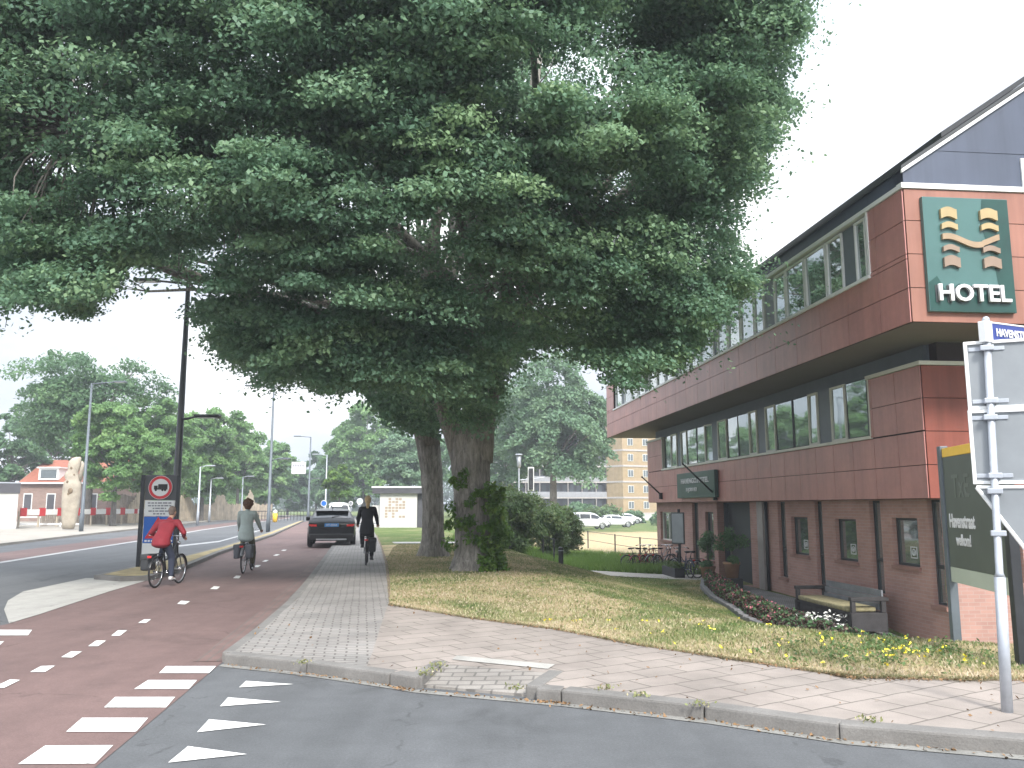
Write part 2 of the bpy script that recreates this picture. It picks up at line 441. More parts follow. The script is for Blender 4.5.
# small unevenness of the turf
rng = np.random.default_rng(3)
bumps = sum(np.sin(GX * a + p) * np.sin(GY * b + q) * .012 for a, b, p, q in rng.uniform([.6, .6, 0, 0], [3.1, 3.1, 6, 6], (6, 4)))
GZ = np.where(GZ > -.02, np.minimum(GZ, .088), GZ) + np.where((slope_z(GX, GY) < .05) & inpoly(GX, GY, RIGHT_SIDE), bumps, 0)
nx, ny = len(gx), len(gy)
V = np.stack([GX.ravel(), GY.ravel(), GZ.ravel()], 1)
ii, jj = np.meshgrid(np.arange(ny - 1), np.arange(nx - 1), indexing='ij')
q = (ii * nx + jj).ravel()
Fq = np.stack([q, q + 1, q + 1 + nx, q + nx], 1)
def lawn_mat():
    m, nt, b = nmat('lawn'); co = coords(nt, False)
    sx = nt.nodes.new('ShaderNodeSeparateXYZ'); nt.links.new(co, sx.inputs[0])
    big = noise(nt, co, .45, 5, .6, .4); fine = noise(nt, co, 9, 6, .75); vf = noise(nt, co, 70, 3, .8)
    straw = ramp(nt, fine, [(.25, (.19, .13, .07)), (.5, (.40, .32, .19)), (.75, (.52, .44, .30))])
    green = ramp(nt, fine, [(.25, (.035, .055, .016)), (.5, (.10, .145, .045)), (.75, (.18, .22, .08))])
    # how dry it is: dry on the level top, greener down the bank (attribute 'tone' from the terrain)
    at = nt.nodes.new('ShaderNodeAttribute'); at.attribute_name = 'dry'
    md = nt.nodes.new('ShaderNodeMath'); md.operation = 'MULTIPLY_ADD'; nt.links.new(big, md.inputs[0]); md.inputs[1].default_value = 1.6
    ad = nt.nodes.new('ShaderNodeMath'); ad.operation = 'ADD'; nt.links.new(at.outputs['Fac'], ad.inputs[0]); ad.inputs[1].default_value = -.8
    nt.links.new(ad.outputs[0], md.inputs[2])
    f = ramp(nt, md.outputs[0], [(.25, (0,) * 3), (.75, (1,) * 3)])
    o = mix_rgb(nt, f, green, straw)
    o = mix_rgb(nt, 1., o, ramp(nt, vf, [(.3, (.7,) * 3), (.7, (1.2,) * 3)]), 'MULTIPLY')
    nt.links.new(o, b.inputs['Base Color']); b.inputs['Roughness'].default_value = .95; b.inputs['Specular IOR Level'].default_value = .1
    nt.links.new(bump(nt, vf, .7, .02), b.inputs['Normal']); MATS['lawn'] = m
lawn_mat()
def dryness(X, Y):
    X = np.asarray(X, float); Y = np.asarray(Y, float)
    z = slope_z(X, Y)
    d = np.where(z > .07, .60, np.interp(z, [-.7, -.35, -.1, .07], [.30, .04, .08, .34]))
    dp = pdist(X, Y, np.array(LAWN_E[:-1]))
    d = np.maximum(d, np.interp(dp, [0, .4, 1.3], [1.0, .75, .3]))
    d = np.where((Y > 27.8) & (X > -1), .08, d)          # lush unmown strip
    d = np.where((Y > 41 + .2 * (8 - X)) & (X > -2), .95, d)   # dry field
    d = np.where(Y > 84, .2, d)
    d = np.where((Y > 32.5) & (X < -1.2), .25, d)
    pn = np.sin(1.7 * X + 2.1 * np.sin(.9 * Y)) * np.sin(1.3 * Y + 1.7 * np.sin(1.1 * X)) * .22 + np.sin(4.3 * X + 2 * np.sin(3.1 * Y)) * np.sin(3.7 * Y + 2 * np.sin(2.9 * X)) * .14
    d = np.where(Y < 33, np.clip(d + pn, 0, 1.1), d)
    return d
ter = npmesh('ground', V, Fq, 'lawn', smooth=True)
a = ter.data.attributes.new('dry', 'FLOAT', 'POINT'); a.data.foreach_set('value', dryness(GX, GY).ravel().astype(np.float32))
tag(ter, kind='structure')

def sheet(name, pts, z, m):
    o = MB().sheet(pts, z).build(name, m); return tag(o, kind='structure')
# asphalt under everything to the left and in front
road = [(-260, -30), (60, -30), (60, 6.2)] + [(p[0], p[1] + .05) for p in KERB_F2[::-1]] + [(RAMP_T[1][0], RAMP_T[1][1] - .1), (RAMP_T[0][0], RAMP_T[0][1] - .1)] + \
       [(p[0], p[1] + .05) for p in KERB_F[::-1]] + [(p[0] + .05, p[1]) for p in PAV_L[1:]] + [(-20, 130), (-45, 130), (-60, 120)] + [(-75, 90), (-75, 40), (-260, 20)]
sheet('road', road, 0.0, 'asphalt')
CP_R = W([(223, 662), (256, 633), (288, 605), (309, 581), (332, 549), (344, 535), (350, 525), (350, 519.5)])
CP_L = W([(305, 521.5), (273, 535), (219, 553), (178, 570), (150, 579), (109, 592), (39, 615), (9, 624)])
near = W([(95, 768)])[0]
dx = (near[0] - CP_R[0][0]) / (near[1] - CP_R[0][1])
cpn = [(near[0] + dx * (-6 - near[1]), -6.0)]
sheet('cycle_path', cpn + [near] + CP_R + CP_L + [(-7.4, 4), (-7.2, -6)], .004, 'red_asphalt')
gut = [(p[0] - .30, p[1] - .02) for p in CP_R[:6]]
sheet('gutter_strip', CP_R[:6] + gut[::-1], .008, 'gutter_pavers')
sheet('traffic_splitter', W([(9, 624), (4, 610), (8, 601), (23, 592), (86, 578.5), (150, 579), (143, 582), (109, 592), (39, 615)]), .010, 'pale_concrete')
# red lane and line on the main road
RN = W([(-300, 610), (0, 562), (70, 551), (136, 541), (200, 530), (250, 523), (290, 518)]); RF = W([(-300, 590), (0, 553), (70, 544), (136, 535.5), (200, 526), (250, 520.5), (290, 516.6)])
sheet('road_cycle_lane', RN + RF[::-1], .004, 'red_asphalt')
WL = W([(-300, 612.3), (0, 563.6), (70, 552.3), (136, 542.0), (200, 530.7), (250, 523.4), (290, 518.3)])
mat('worn_paint', (.42, .42, .42), .8, var=.15, vs=3, grain=.3)
sheet('road_edge_line', WL + RN[::-1], .008, 'worn_paint')
sheet('road_near_line', W([(150, 548.5), (219, 541), (262, 529.5), (262, 530.3), (219, 542.2), (150, 550.2)]), .006, 'worn_paint')
# painted markings
blocks = [[(166, 667), (216, 667), (209, 674), (159, 674)], [(148, 681), (197, 681), (189, 690), (134, 690)],
          [(115, 698), (175, 698), (166, 708.5), (104, 708.5)], [(82, 719), (148, 719), (136, 733), (66, 733)],
          [(45, 747), (113, 746.5), (95, 765), (18, 765.5)], [(-30, 630.5), (32, 630.5), (28, 636), (-38, 636)], [(-70, 645), (4, 642), (-4, 649), (-78, 651)]]
b_ = MB()
for q4 in blocks: b_.sheet(W(q4), .009)
tag(b_.build('road_markings', 'road_paint'), kind='structure')
b_ = MB()
for t3 in [[(246, 681.5), (294, 684.8), (239, 688)], [(228, 698), (281, 702.5), (220, 707)], [(209, 720), (266, 725.3), (197, 733)],
           [(188, 747), (247, 755), (168, 763.5)], [(160, 784), (225, 797), (130, 808)]]: b_.sheet(W(t3), .006)
tag(b_.build('give_way_triangles', 'road_paint'), kind='structure')
b_ = MB()
for q4 in [[(-8, 689), (10, 680.5), (20, 681), (4, 689)], [(30, 673), (41, 667), (55, 666.6), (45, 673)], [(61, 658), (71, 652.3), (82, 652.3), (72, 658.5)],
           [(88, 647), (96, 641.4), (106, 641.4), (98, 647)], [(111, 636.5), (118, 631), (127, 631), (120, 636.5)], [(138, 623.6), (144, 620), (151, 620), (146, 623.6)],
           [(177, 604.5), (181, 601.2), (190, 602), (185, 605)], [(210, 589.5), (214, 586.6), (220, 587.2), (217, 589.8)], [(233, 578.6), (236, 576), (241, 576.2), (239, 578.8)],
           [(253, 567.5), (256, 565.4), (261, 565.4), (258, 567.6)], [(262, 562), (265, 560.3), (269, 560.4), (266, 562)], [(273, 556), (276, 554.6), (280, 554.7), (277, 556)], [(281, 551), (283, 550), (287, 550), (285, 551)]]: b_.sheet(W(q4), .010)
tag(b_.build('cycle_path_dashes', 'road_paint'), kind='structure')

# pavement slab (brick part) and slab-paved part
joint = W([(372, 654), (380, 628), (387.5, 606)], .1)
def arc_insert(pts): return pts
P1 = [KERB_F[0]] + [KERB_F[1]] + W([(366, 667.3)], .1) + joint + [PAV_R[0]] + PAV_R[1:] + PAV_L[::-1][:-1]
tag(MB().prism(P1, -.02, .100).build('footway', 'brick_pavers'), kind='structure')
P2 = W([(366, 667.3)], .1) + [KERB_F[2], KERB_F[3], RAMP_T[0], RAMP_T[1]] + KERB_F2 + LAWN_E[::-1][:-1] + [PAV_R[0]] + joint[::-1]
tag(MB().prism(P2, -.02, .100).build('footway_slabs', 'slab_pavers'), kind='structure')
rt = RAMP_T; rb = [KERB_F[3], KERB_F2[0]]
def rampz(x, y):
    d0 = pdist(np.array([x]), np.array([y]), np.array(rt))[0]; d1 = pdist(np.array([x]), np.array([y]), np.array(rb))[0]
    t = d0 / (d0 + d1 + 1e-9); return .098 * (1 - t) + .022 * t
rampo = MB().prism([rb[0], rb[1], rt[1], rt[0]], -.02, rampz).build('dropped_kerb_ramp', 'ramp_pavers'); tag(rampo, kind='structure')
sheet('tactile_tiles', W([(457, 656), (555, 665), (548, 669.5), (452, 660)], .1), .106, 'pale_concrete')
# kerb stones
def kerb(mb, pts, w, z0, z1, L=1.0, gap=.008, side=1, r=.018):
    """row of stones along the polyline; the polyline is the road edge, stones sit on its left (side=1) or right"""
    for i in range(len(pts) - 1):
        a = Vector((*pts[i], 0)); b = Vector((*pts[i + 1], 0)); d = (b - a); n = max(1, round(d.length / L)); u = d.normalized(); nr = Vector((-u.y, u.x, 0)) * side
        for k in range(n):
            p = a + d * (k / n) + u * gap / 2; q_ = a + d * ((k + 1) / n) - u * gap / 2; ln = (q_ - p).length
            M = frame_M(p, u, nr); hz = random.uniform(-.003, .003)
            if side == 1: mb.bbox(0, ln, 0, w, z0, z1 + hz, r, M)
            else:
                M = frame_M(p + nr * w, u, -nr); mb.bbox(0, ln, 0, w, z0, z1 + hz, r, M)
k_ = MB()
off = lambda P, dx_, dy_: [(p[0] + dx_, p[1] + dy_) for p in P]
kerb(k_, off(KERB_F, 0, -.10), .16, -.05, .104)
kerb(k_, off(KERB_F2, 0, -.12), .17, -.05, .104)
kerb(k_, off(PAV_L, -.05, 0)[:7], .13, -.05, .103, side=-1)
for a, b in ((rb[0], rt[0]), (rb[1], rt[1])):
    d = Vector((b[0] - a[0], b[1] - a[1], 0)); M = frame_M((a[0], a[1], 0), d, Vector((-d.y, d.x, 0)))
    k_.bbox(-.05, d.length + .1, -.07, .07, -.05, .108, .02, M)
tag(k_.build('kerb', 'kerb_stone', smooth=False), kind='structure')
g_ = MB()
def rib(P, w0, w1): return [(p[0], p[1] - w0) for p in P] + [(p[0], p[1] - w1) for p in P[::-1]]
g_.sheet(rib([KERB_F[0]] + KERB_F[1:] + KERB_F2, .115, .235), .005)
mat('gutter_concrete', (.22, .215, .20), .9, var=.2, vs=3, grain=.3)
tag(g_.build('gutter', 'gutter_concrete'), kind='structure')
# lawn edging: worn soil seam between slabs and grass
mat('soil', (.19, .14, .09), .95, var=.3, vs=6, grain=.3)
s_ = MB(); EL = LAWN_E[::-1][1:] + PAV_R[1:5]
inner = [(p[0] + (.05 if i > 8 else 0), p[1] + .07) for i, p in enumerate(EL)]
s_.sheet([(p[0], p[1] - .005) for p in EL] + inner[::-1], .103)
tag(s_.build('soil_seam', 'soil'), kind='structure')
# median
MED = W([(94, 575), (135, 566), (178, 557), (219, 547), (266, 533), (297, 521.5), (304, 520.5), (274, 534), (219, 552), (178, 569), (150, 576), (120, 577)], .1)
mk = MB().prism(MED, -.02, .10).build('median_kerb', 'kerb_stone'); tag(mk, kind='structure')
cx = sum(p[0] for p in MED) / len(MED)
def inset(P, d):
    out = []; n = len(P)
    for i in range(n):
        a = Vector(P[i - 1]); b = Vector(P[i]); c = Vector(P[(i + 1) % n])
        n1 = (b - a).normalized(); n2 = (c - b).normalized(); n1 = Vector((-n1.y, n1.x)); n2 = Vector((-n2.y, n2.x)); nn = (n1 + n2)
        nn = nn / max(.5, nn.length ** 2 / 2) if nn.length > .1 else nn
        out.append((b.x + nn.x * d, b.y + nn.y * d))
    return out
area = sum(MED[i][0] * MED[(i + 1) % len(MED)][1] - MED[(i + 1) % len(MED)][0] * MED[i][1] for i in range(len(MED)))
MEDI = inset(MED, .16 if area > 0 else -.16)
mat('dry_turf', (.42, .34, .18), .95, var=.3, vs=2.5, grain=.35, bmp=.6, bs=50)
tag(MB().sheet(MEDI, .106).build('median_turf', 'dry_turf'), kind='structure')
# far pavement
FK = W([(-500, 600), (-200, 566), (0, 543.5), (70, 535.5), (136, 528.5), (200, 521.8), (250, 517.8), (300, 515)], .1)
tag(MB().prism(FK + [(-60, 125), (-110, 120), (-120, 40)], -.02, .10).build('far_footway', 'sand_tiles'), kind='structure')
# narrow paths on the right
mat('path_grey', (.40, .38, .36), .9, var=.12, vs=2, grain=.2)
def pathstrip(name, A, B, m='path_grey', lift=.02, up=False):
    mb = MB(); n = len(A); vs = []; fs = []
    for a, b in zip(A, B):
        for k in range(4):
            t = k / 3; x = a[0] * (1 - t) + b[0] * t; y = a[1] * (1 - t) + b[1] * t
            vs.append((x, y, sz(x, y) + lift))
    for i in range(n - 1):
        for k in range(3): q = i * 4 + k; fs.append((q, q + 1, q + 5, q + 4))
    mb.add(vs, fs); o = mb.build(name, m, fix=True); return tag(o, kind='structure')
def dens(P, n):
    P = [Vector(p) for p in P]; out = []
    L = [0]
    for i in range(len(P) - 1): L.append(L[-1] + (P[i + 1] - P[i]).length)
    for k in range(n):
        s_ = L[-1] * k / (n - 1); i = max(j for j in range(len(P)) if L[j] <= s_ + 1e-9); i = min(i, len(P) - 2)
        t = (s_ - L[i]) / (L[i + 1] - L[i]); out.append(tuple(P[i].lerp(P[i + 1], t)))
    return out
NA = [(-4.6, 33.2), (-2, 33.4), (-.4, 33.0), (.9, 31.2), (1.9, 29.2), (3.2, 27.6), (4.9, 26.4), (5.9, 26.0)]
NB = [(-4.9, 34.6), (-2, 34.8), (.2, 34.2), (1.9, 32.2), (2.9, 30.2), (3.9, 28.9), (5.2, 28.0), (6.4, 28.0)]
pathstrip('park_path', dens(NA, 40), dens(NB, 40))
# ------------------------------------------------------------ trees
bark_mat('elm_bark', (.13, .12, .11), (.38, .355, .32))
bark_mat('grey_bark', (.12, .11, .10), (.24, .22, .20))
leaf_mat('elm_leaf', (.10, .195, .13), (.15, .27, .175), (.25, .38, .205), .42)
leaf_mat('sprout_leaf', (.05, .12, .02), (.10, .20, .035), (.20, .30, .06), .35)
leaf_mat('lime_leaf', (.10, .20, .07), (.155, .29, .10), (.25, .39, .15), .42)
leaf_mat('dark_leaf', (.065, .14, .07), (.105, .205, .095), (.17, .28, .13), .38)
leaf_mat('willow_leaf', (.10, .19, .11), (.15, .255, .15), (.23, .34, .20), .38)
leaf_mat('bush_leaf', (.06, .12, .045), (.11, .19, .065), (.22, .25, .11), .35)
def leaf_quads(P, out, L, rng, flat=.5, tone=None, aspect=.6):
    """diamond leaves at P; normals biased up and along 'out'"""
    n = len(P)
    nrm = rng.normal(size=(n, 3)); nrm /= np.linalg.norm(nrm, axis=1, keepdims=True)
    nrm = nrm * (1 - flat) + out * flat * .5 + np.array([0, 0, 1.0]) * flat
    nrm /= np.linalg.norm(nrm, axis=1, keepdims=True) + 1e-9
    a = rng.normal(size=(n, 3)); a -= (a * nrm).sum(1, keepdims=True) * nrm; a /= np.linalg.norm(a, axis=1, keepdims=True) + 1e-9
    a[:, 2] -= .25; b = np.cross(nrm, a)
    Ls = (L * rng.uniform(.65, 1.25, n))[:, None]
    V = np.empty((n, 4, 3))
    V[:, 0] = P - a * Ls * .5; V[:, 1] = P + b * Ls * aspect * .5 - a * Ls * .05
    V[:, 2] = P + a * Ls * .5; V[:, 3] = P - b * Ls * aspect * .5 - a * Ls * .05
    F_ = np.arange(n * 4).reshape(n, 4)
    return V.reshape(-1, 3), F_
def clump_leaves(C, axes_r, per, rng, droop=.25, center=None, flatz=.30):
    """C: K clump centres, axes_r: K radii; flattened sprays that hang outward"""
    K = len(C); n = K * per
    idx = np.repeat(np.arange(K), per)
    u = rng.normal(size=(n, 3)); u /= np.linalg.norm(u, axis=1, keepdims=True)
    rad = rng.uniform(0, 1, n) ** .5
    loc = u * rad[:, None]
    d = C - center; d[:, 2] = 0; d /= np.linalg.norm(d, axis=1, keepdims=True) + 1e-6
    side = np.stack([-d[:, 1], d[:, 0], np.zeros(K)], 1)
    r = axes_r
    o1 = d[idx] * (loc[:, 0] * r[idx] * 1.15)[:, None]; o2 = side[idx] * (loc[:, 1] * r[idx])[:, None]
    P = C[idx] + o1 + o2
    P[:, 2] += loc[:, 2] * r[idx] * flatz - (loc[:, 0] * r[idx]) * droop - (loc[:, 0] ** 2 + loc[:, 1] ** 2) * r[idx] * .22
    out = d[idx] * .8 + u * .4
    return P, out, idx
def limb(mb, p0, p1, r0, r1, rng, n=7, wob=.25, sag=0, sides=8):
    p0 = np.array(p0, float); p1 = np.array(p1, float); pts = []; rs = []
    ph = rng.uniform(-1, 1, 3) * wob
    for i in range(n):
        t = i / (n - 1); p = p0 * (1 - t) + p1 * t
        p = p + ph * math.sin(math.pi * t) + np.array([0, 0, sag * math.sin(math.pi * t)])
        if 0 < i < n - 1: p = p + rng.normal(size=3) * wob * .12
        pts.append(p); rs.append(r0 * (1 - t) ** .9 + r1 * (1 - (1 - t) ** .9))
    mb.path(pts, rs, sides); return pts
def trunk_mesh(rings, n=28, seed=0, lobes=5, amp=.08):
    """rings: list (x,y,z,rx,ry); buttressed bark column"""
    rng = np.random.default_rng(seed); mb = MB(); ph = rng.uniform(0, 6.28, 4)
    # densify
    R_ = []
    for i in range(len(rings) - 1):
        for k in range(5):
            t = k / 5; R_.append([a * (1 - t) + b * t for a, b in zip(rings[i], rings[i + 1])])
    R_.append(list(rings[-1]))
    for i, (x, y, z, rx, ry) in enumerate(R_):
        low_ = max(0, 1 - (z - R_[0][2]) / .9)
        for k in range(n):
            t = 2 * math.pi * k / n
            m_ = 1 + amp * math.sin(lobes * t + ph[0] + z * .25) + amp * .6 * math.sin((lobes * 2 + 1) * t + ph[1] - z * .6) + rng.normal() * .012
            m_ += low_ ** 2 * .22 * (math.sin(lobes * t + ph[0]) + .6)
            mb.v.append((x + rx * m_ * math.cos(t), y + ry * m_ * math.sin(t), z))
    for i in range(len(R_) - 1):
        for k in range(n):
            a = i * n + k; b = i * n + (k + 1) % n; mb.f.append((a, b, b + n, a + n)); mb.m.append(0)
    return mb
def in_img(P, poly, margin=0, rng=None, jitter=5):
    """screen outline test used only to choose where the crown's boughs grow"""
    x = P[:, 0]; y = P[:, 1] * CP + (P[:, 2] - CH) * SP; z = -P[:, 1] * SP + (P[:, 2] - CH) * CP
    u = 512 + F * x / y; v = 384 - F * z / y
    if rng is not None: u = u + rng.normal(size=len(u)) * jitter; v = v + rng.normal(size=len(u)) * jitter
    return inpoly(u, v, poly)

def big_tree(name, base, rings, fork, center, radii, poly, K, per, leafL, seed, label, cat, group=None, zmin=4.0, hole=None, extra=None, nlimbs=26, clr=(.5, 1.1), front=700, zones=()):
    rng = np.random.default_rng(seed)
    root = empty(name, base, 0, label, cat, group); inv = Matrix.Translation(-Vector(base))
    center = np.array(center, float); radii = np.array(radii, float)
    # boughs: sample the shell of the crown more than its heart
    C = []
    while len(C) < K:
        u = rng.normal(size=(4000, 3)); u /= np.linalg.norm(u, axis=1, keepdims=True)
        r = rng.uniform(.18, 1, 4000) ** .5
        P = center + u * r[:, None] * radii * (1 + .12 * np.sin(u[:, 0:1] * 7 + u[:, 2:3] * 5))
        ok = in_img(P, poly, rng=rng, jitter=6) & (P[:, 2] > zmin) & (P[:, 2] < center[2] + radii[2])
        if hole is not None: ok &= ~in_img(P, hole)
        # drop part of the boughs nobody's eye can reach (far top)
        C.extend(P[ok])
    C = C[:K]
    # the near face of the crown: boughs on the ellipsoid's surface turned to the street
    while len(C) < K + front:
        uv = rng.uniform([-120, -160], [840, 445], (40, 2)); okp = inpoly(uv[:, 0], uv[:, 1], poly)
        for (u_, v_) in uv[okp]:
            d = ray(u_, v_); d = np.array(d); o = (np.array([0, 0, CH]) - center) / radii; e = d / radii
            A = e @ e; B = 2 * o @ e; Cc = o @ o - 1; D = B * B - 4 * A * Cc
            if D > 0: t = (-B - math.sqrt(D)) / (2 * A) + rng.uniform(0, 2.6)
            else: t = (-B / (2 * A)) + rng.normal() * 1.2
            p = np.array([0, 0, CH]) + d * t
            if p[2] > zmin - .3:
                C.append(p); R0 = rng.uniform(.6, 1.25)      # one bough: a rounded group of sprays
                for _ in range(int(5 * R0 + 1)):
                    e_ = rng.normal(size=3); e_ /= np.linalg.norm(e_); C.append(p + e_ * R0 * np.array([1, 1, .62]) * rng.uniform(.5, 1))
    C = C[:K + front]
    for zp, ya_, yb_, nz_ in zones:
        zx = [p[0] for p in zp]; zy = [p[1] for p in zp]; c_ = 0
        while c_ < nz_:
            u_ = rng.uniform(min(zx), max(zx)); v_ = rng.uniform(min(zy), max(zy))
            if inpoly(np.array([u_]), np.array([v_]), zp)[0]:
                p = aty(u_, v_, rng.uniform(ya_, yb_)); C.append(np.array(p)); c_ += 1
    C = np.array(C)
    if extra is not None: C = np.vstack([C, np.array(extra)])
    rr = rng.uniform(*clr, len(C)) * .82
    if extra is not None: rr[-len(extra):] = .55
    P, out, idx = clump_leaves(C.copy(), rr, per, rng, center=center)
    ok = in_img(P, poly, rng=rng, jitter=6) | (rng.uniform(size=len(P)) < .07)
    P, out, idx = P[ok], out[ok], idx[ok]
    ctone = rng.normal(.50, .24, len(C))
    tone = np.clip(ctone[idx] + rng.normal(size=len(P)) * .13, 0, 1)
    Vq, Fq_ = leaf_quads(P, out, leafL, rng, .5, aspect=.68)
    cr = npmesh('crown', Vq - np.array(base), Fq_, 'elm_leaf', root, tone)
    mb = trunk_mesh([(x, y, z, rx * .9, ry * .9) for x, y, z, rx, ry in rings], seed=seed); 
    t = mb.build('trunk', 'elm_bark', root, smooth=True); t.data.transform(inv)
    # limbs
    lb = MB(); nodes = []
    hi = C[C[:, 2] > 7.0]; tips = hi[rng.choice(len(hi), min(len(hi), nlimbs * 4), replace=False)]
    picks = []
    for tp in tips:
        if all(np.linalg.norm(tp - q_) > 3.0 for q_ in picks): picks.append(tp)
        if len(picks) >= nlimbs: break
    for i, tp in enumerate(picks):
        f = np.array(fork[i % len(fork)]); end = f + (tp - f) * .86
        pts = limb(lb, f, end, rng.uniform(.09, .17), .03, rng, 9, .7, .5, 9)
        nodes += pts[2:]
    nodes = np.array(nodes)
    sel = range(len(C))
    for j in sel:
        d = np.linalg.norm(nodes - C[j], axis=1) + np.maximum(0, nodes[:, 2] - C[j][2]) * .8
        k = int(np.argmin(d))
        if np.linalg.norm(nodes[k] - C[j]) > 2.3: continue
        limb(lb, nodes[k], C[j], min(.03, .012 + .004 * d[k]), .006, rng, 5, .25, .1, 5)
    b = lb.build('branches', 'elm_bark', root, smooth=True); b.data.transform(inv)
    return root

# silhouette of the near crown as seen in the photo
POLY_A = [(-500, -900), (1400, -900), (1000, -400), (860, -120), (815, -20), (810, 22), (795, 45), (800, 65), (778, 85), (800, 112), (785, 130), (765, 150), (770, 190), (748, 200), (738, 235), (750, 262), (758, 283), (740, 300), (722, 318),
          (700, 345), (690, 362), (650, 370), (645, 392), (620, 398), (600, 378), (575, 352), (545, 345), (520, 352), (505, 375), (498, 420), (478, 440), (455, 420), (440, 395), (420, 400), (395, 385), (372, 378), (352, 386), (322, 395), (300, 372), (268, 386), (238, 370),
          (215, 345), (196, 332), (184, 302), (172, 280), (150, 268), (126, 262), (108, 296), (88, 322), (55, 305), (15, 300), (-20, 310), (-300, 330), (-500, 300)]
P0 = gp(476, 571, .06)
TB = (P0.x, P0.y, .0)
x0, y0 = TB[0], TB[1]
pxm = F / y0
def xu(u): return (u - 512) / F * y0
ringsA = [(xu(477), y0, -.15, .74, .74), (xu(477), y0, .10, .62, .60), (xu(474), y0, .4, .49, .49), (xu(472), y0, 1.0, .44, .45), (xu(471), y0, 1.9, .46, .46), (xu(469), y0 + .05, 2.7, .50, .46), (xu(469), y0 + .1, 3.2, .53, .46), (xu(467), y0 + .15, 3.7, .40, .36)]
fl = (xu(452), y0 + .0, 3.15); fr = (xu(488), y0 + .2, 3.2)
elm = big_tree('elm_tree', TB, ringsA, [(xu(415), y0 + .1, 5.2), (xu(500), y0 + .3, 5.8), (xu(478), y0 + .6, 5.4), (xu(530), y0 + .2, 6.6)], (-3.2, 19.0, 12.2), (12.6, 8.6, 9.6), POLY_A, 450, 360, .085, 11,
               'huge broad elm with leafy sprouts round its foot, nearest the crossing', 'tree', zmin=3.0, front=2300, zones=[([(385, 385), (425, 345), (520, 335), (510, 380), (495, 425), (475, 436), (440, 425), (415, 420)], y0 - 1.6, y0 + 1.0, 90), ([(575, 300), (745, 260), (752, 285), (700, 355), (645, 388), (605, 378), (570, 345)], 14.5, 19.5, 130), ([(640, 130), (700, 60), (805, 0), (790, 110), (765, 175), (740, 230), (720, 310), (650, 330)], 14.0, 20, 170), ([(-10, 225), (150, 225), (130, 262), (100, 300), (88, 318), (40, 302), (-10, 300)], 12.5, 18.5, 110), ([(190, 300), (330, 330), (400, 360), (380, 385), (320, 392), (268, 384), (236, 366), (205, 332)], 15, 20.5, 110)], extra=[gp(330, 380, 5).lerp(gp(330, 380, 5), 0)] if False else None)
# heavy stems above the fork
st = MB(); rg = np.random.default_rng(5)
def stem(pts, r0, r1): st.path(pts, [r0 + (r1 - r0) * (i / (len(pts) - 1)) ** .8 for i in range(len(pts))], 14)
stem([(xu(462), y0 + .05, 2.6), (xu(452), y0, 3.3), (xu(440), y0 - .1, 4.1), (xu(424), y0 - .15, 4.9), (xu(410), y0 - .1, 5.7), (xu(398), y0 + .2, 7.0), (xu(380), y0 + .8, 9.0), (xu(350), y0 + 1, 11.5)], .26, .10)
stem([(xu(480), y0 + .1, 2.6), (xu(484), y0 + .2, 3.6), (xu(492), y0 + .3, 4.6), (xu(502), y0 + .3, 6.0), (xu(512), y0 + .4, 8.0), (xu(530), y0 + .3, 10.5), (xu(540), y0, 13)], .31, .12)
stem([(xu(472), y0 + .3, 2.8), (xu(470), y0 + .5, 4.2), (xu(465), y0 + .7, 6.0), (xu(470), y0 + .9, 9.0), (xu(460), y0 + 1.0, 13)], .27, .1)
stem([(xu(492), y0 + .3, 4.6), (xu(515), y0 - .1, 5.8), (xu(545), y0 - .6, 7.2), (xu(590), y0 - 1.4, 9.0)], .19, .07)
so = st.build('main_stems', 'elm_bark', elm, smooth=True); so.data.transform(Matrix.Translation(-Vector(TB)))
# leafy sprouts round the foot
def sprout_mesh(pts_r, per, L, seed, m, parent, base, name='sprouts'):
    rng = np.random.default_rng(seed); C = np.array([p[:3] for p in pts_r]); r = np.array([p[3] for p in pts_r]); K = len(C)
    idx = np.repeat(np.arange(K), per); n = K * per; u = rng.normal(size=(n, 3)); u /= np.linalg.norm(u, axis=1, keepdims=True)
    P = C[idx] + u * (rng.uniform(0, 1, n) ** .4 * r[idx])[:, None]
    tone = np.clip(rng.normal(.45, .2, K)[idx] + rng.normal(size=n) * .18, 0, 1)
    Vq, Fq_ = leaf_quads(P, u, L, rng, .45); return npmesh(name, Vq - np.array(base), Fq_, m, parent, tone)
rg = np.random.default_rng(8); sp = []
for k in range(54):
    z = rg.uniform(.1, 2.0) if k % 3 else rg.uniform(.1, 1.1); t = rg.uniform(-1.35, .5); rr_ = .58 if z > .4 else .68
    sp.append((xu(473) + rr_ * math.cos(t) * rg.uniform(.85, 1.2), y0 + .62 * math.sin(t) - .05, z, rg.uniform(.07, .2)))
for k in range(12):
    z = rg.uniform(.2, 2.4); t = rg.uniform(-2.4, -1.2)
    sp.append((xu(470) + .62 * math.cos(t), y0 + .62 * math.sin(t), z, rg.uniform(.1, .2)))
sprout_mesh(sp, 60, .11, 4, 'sprout_leaf', elm, TB)

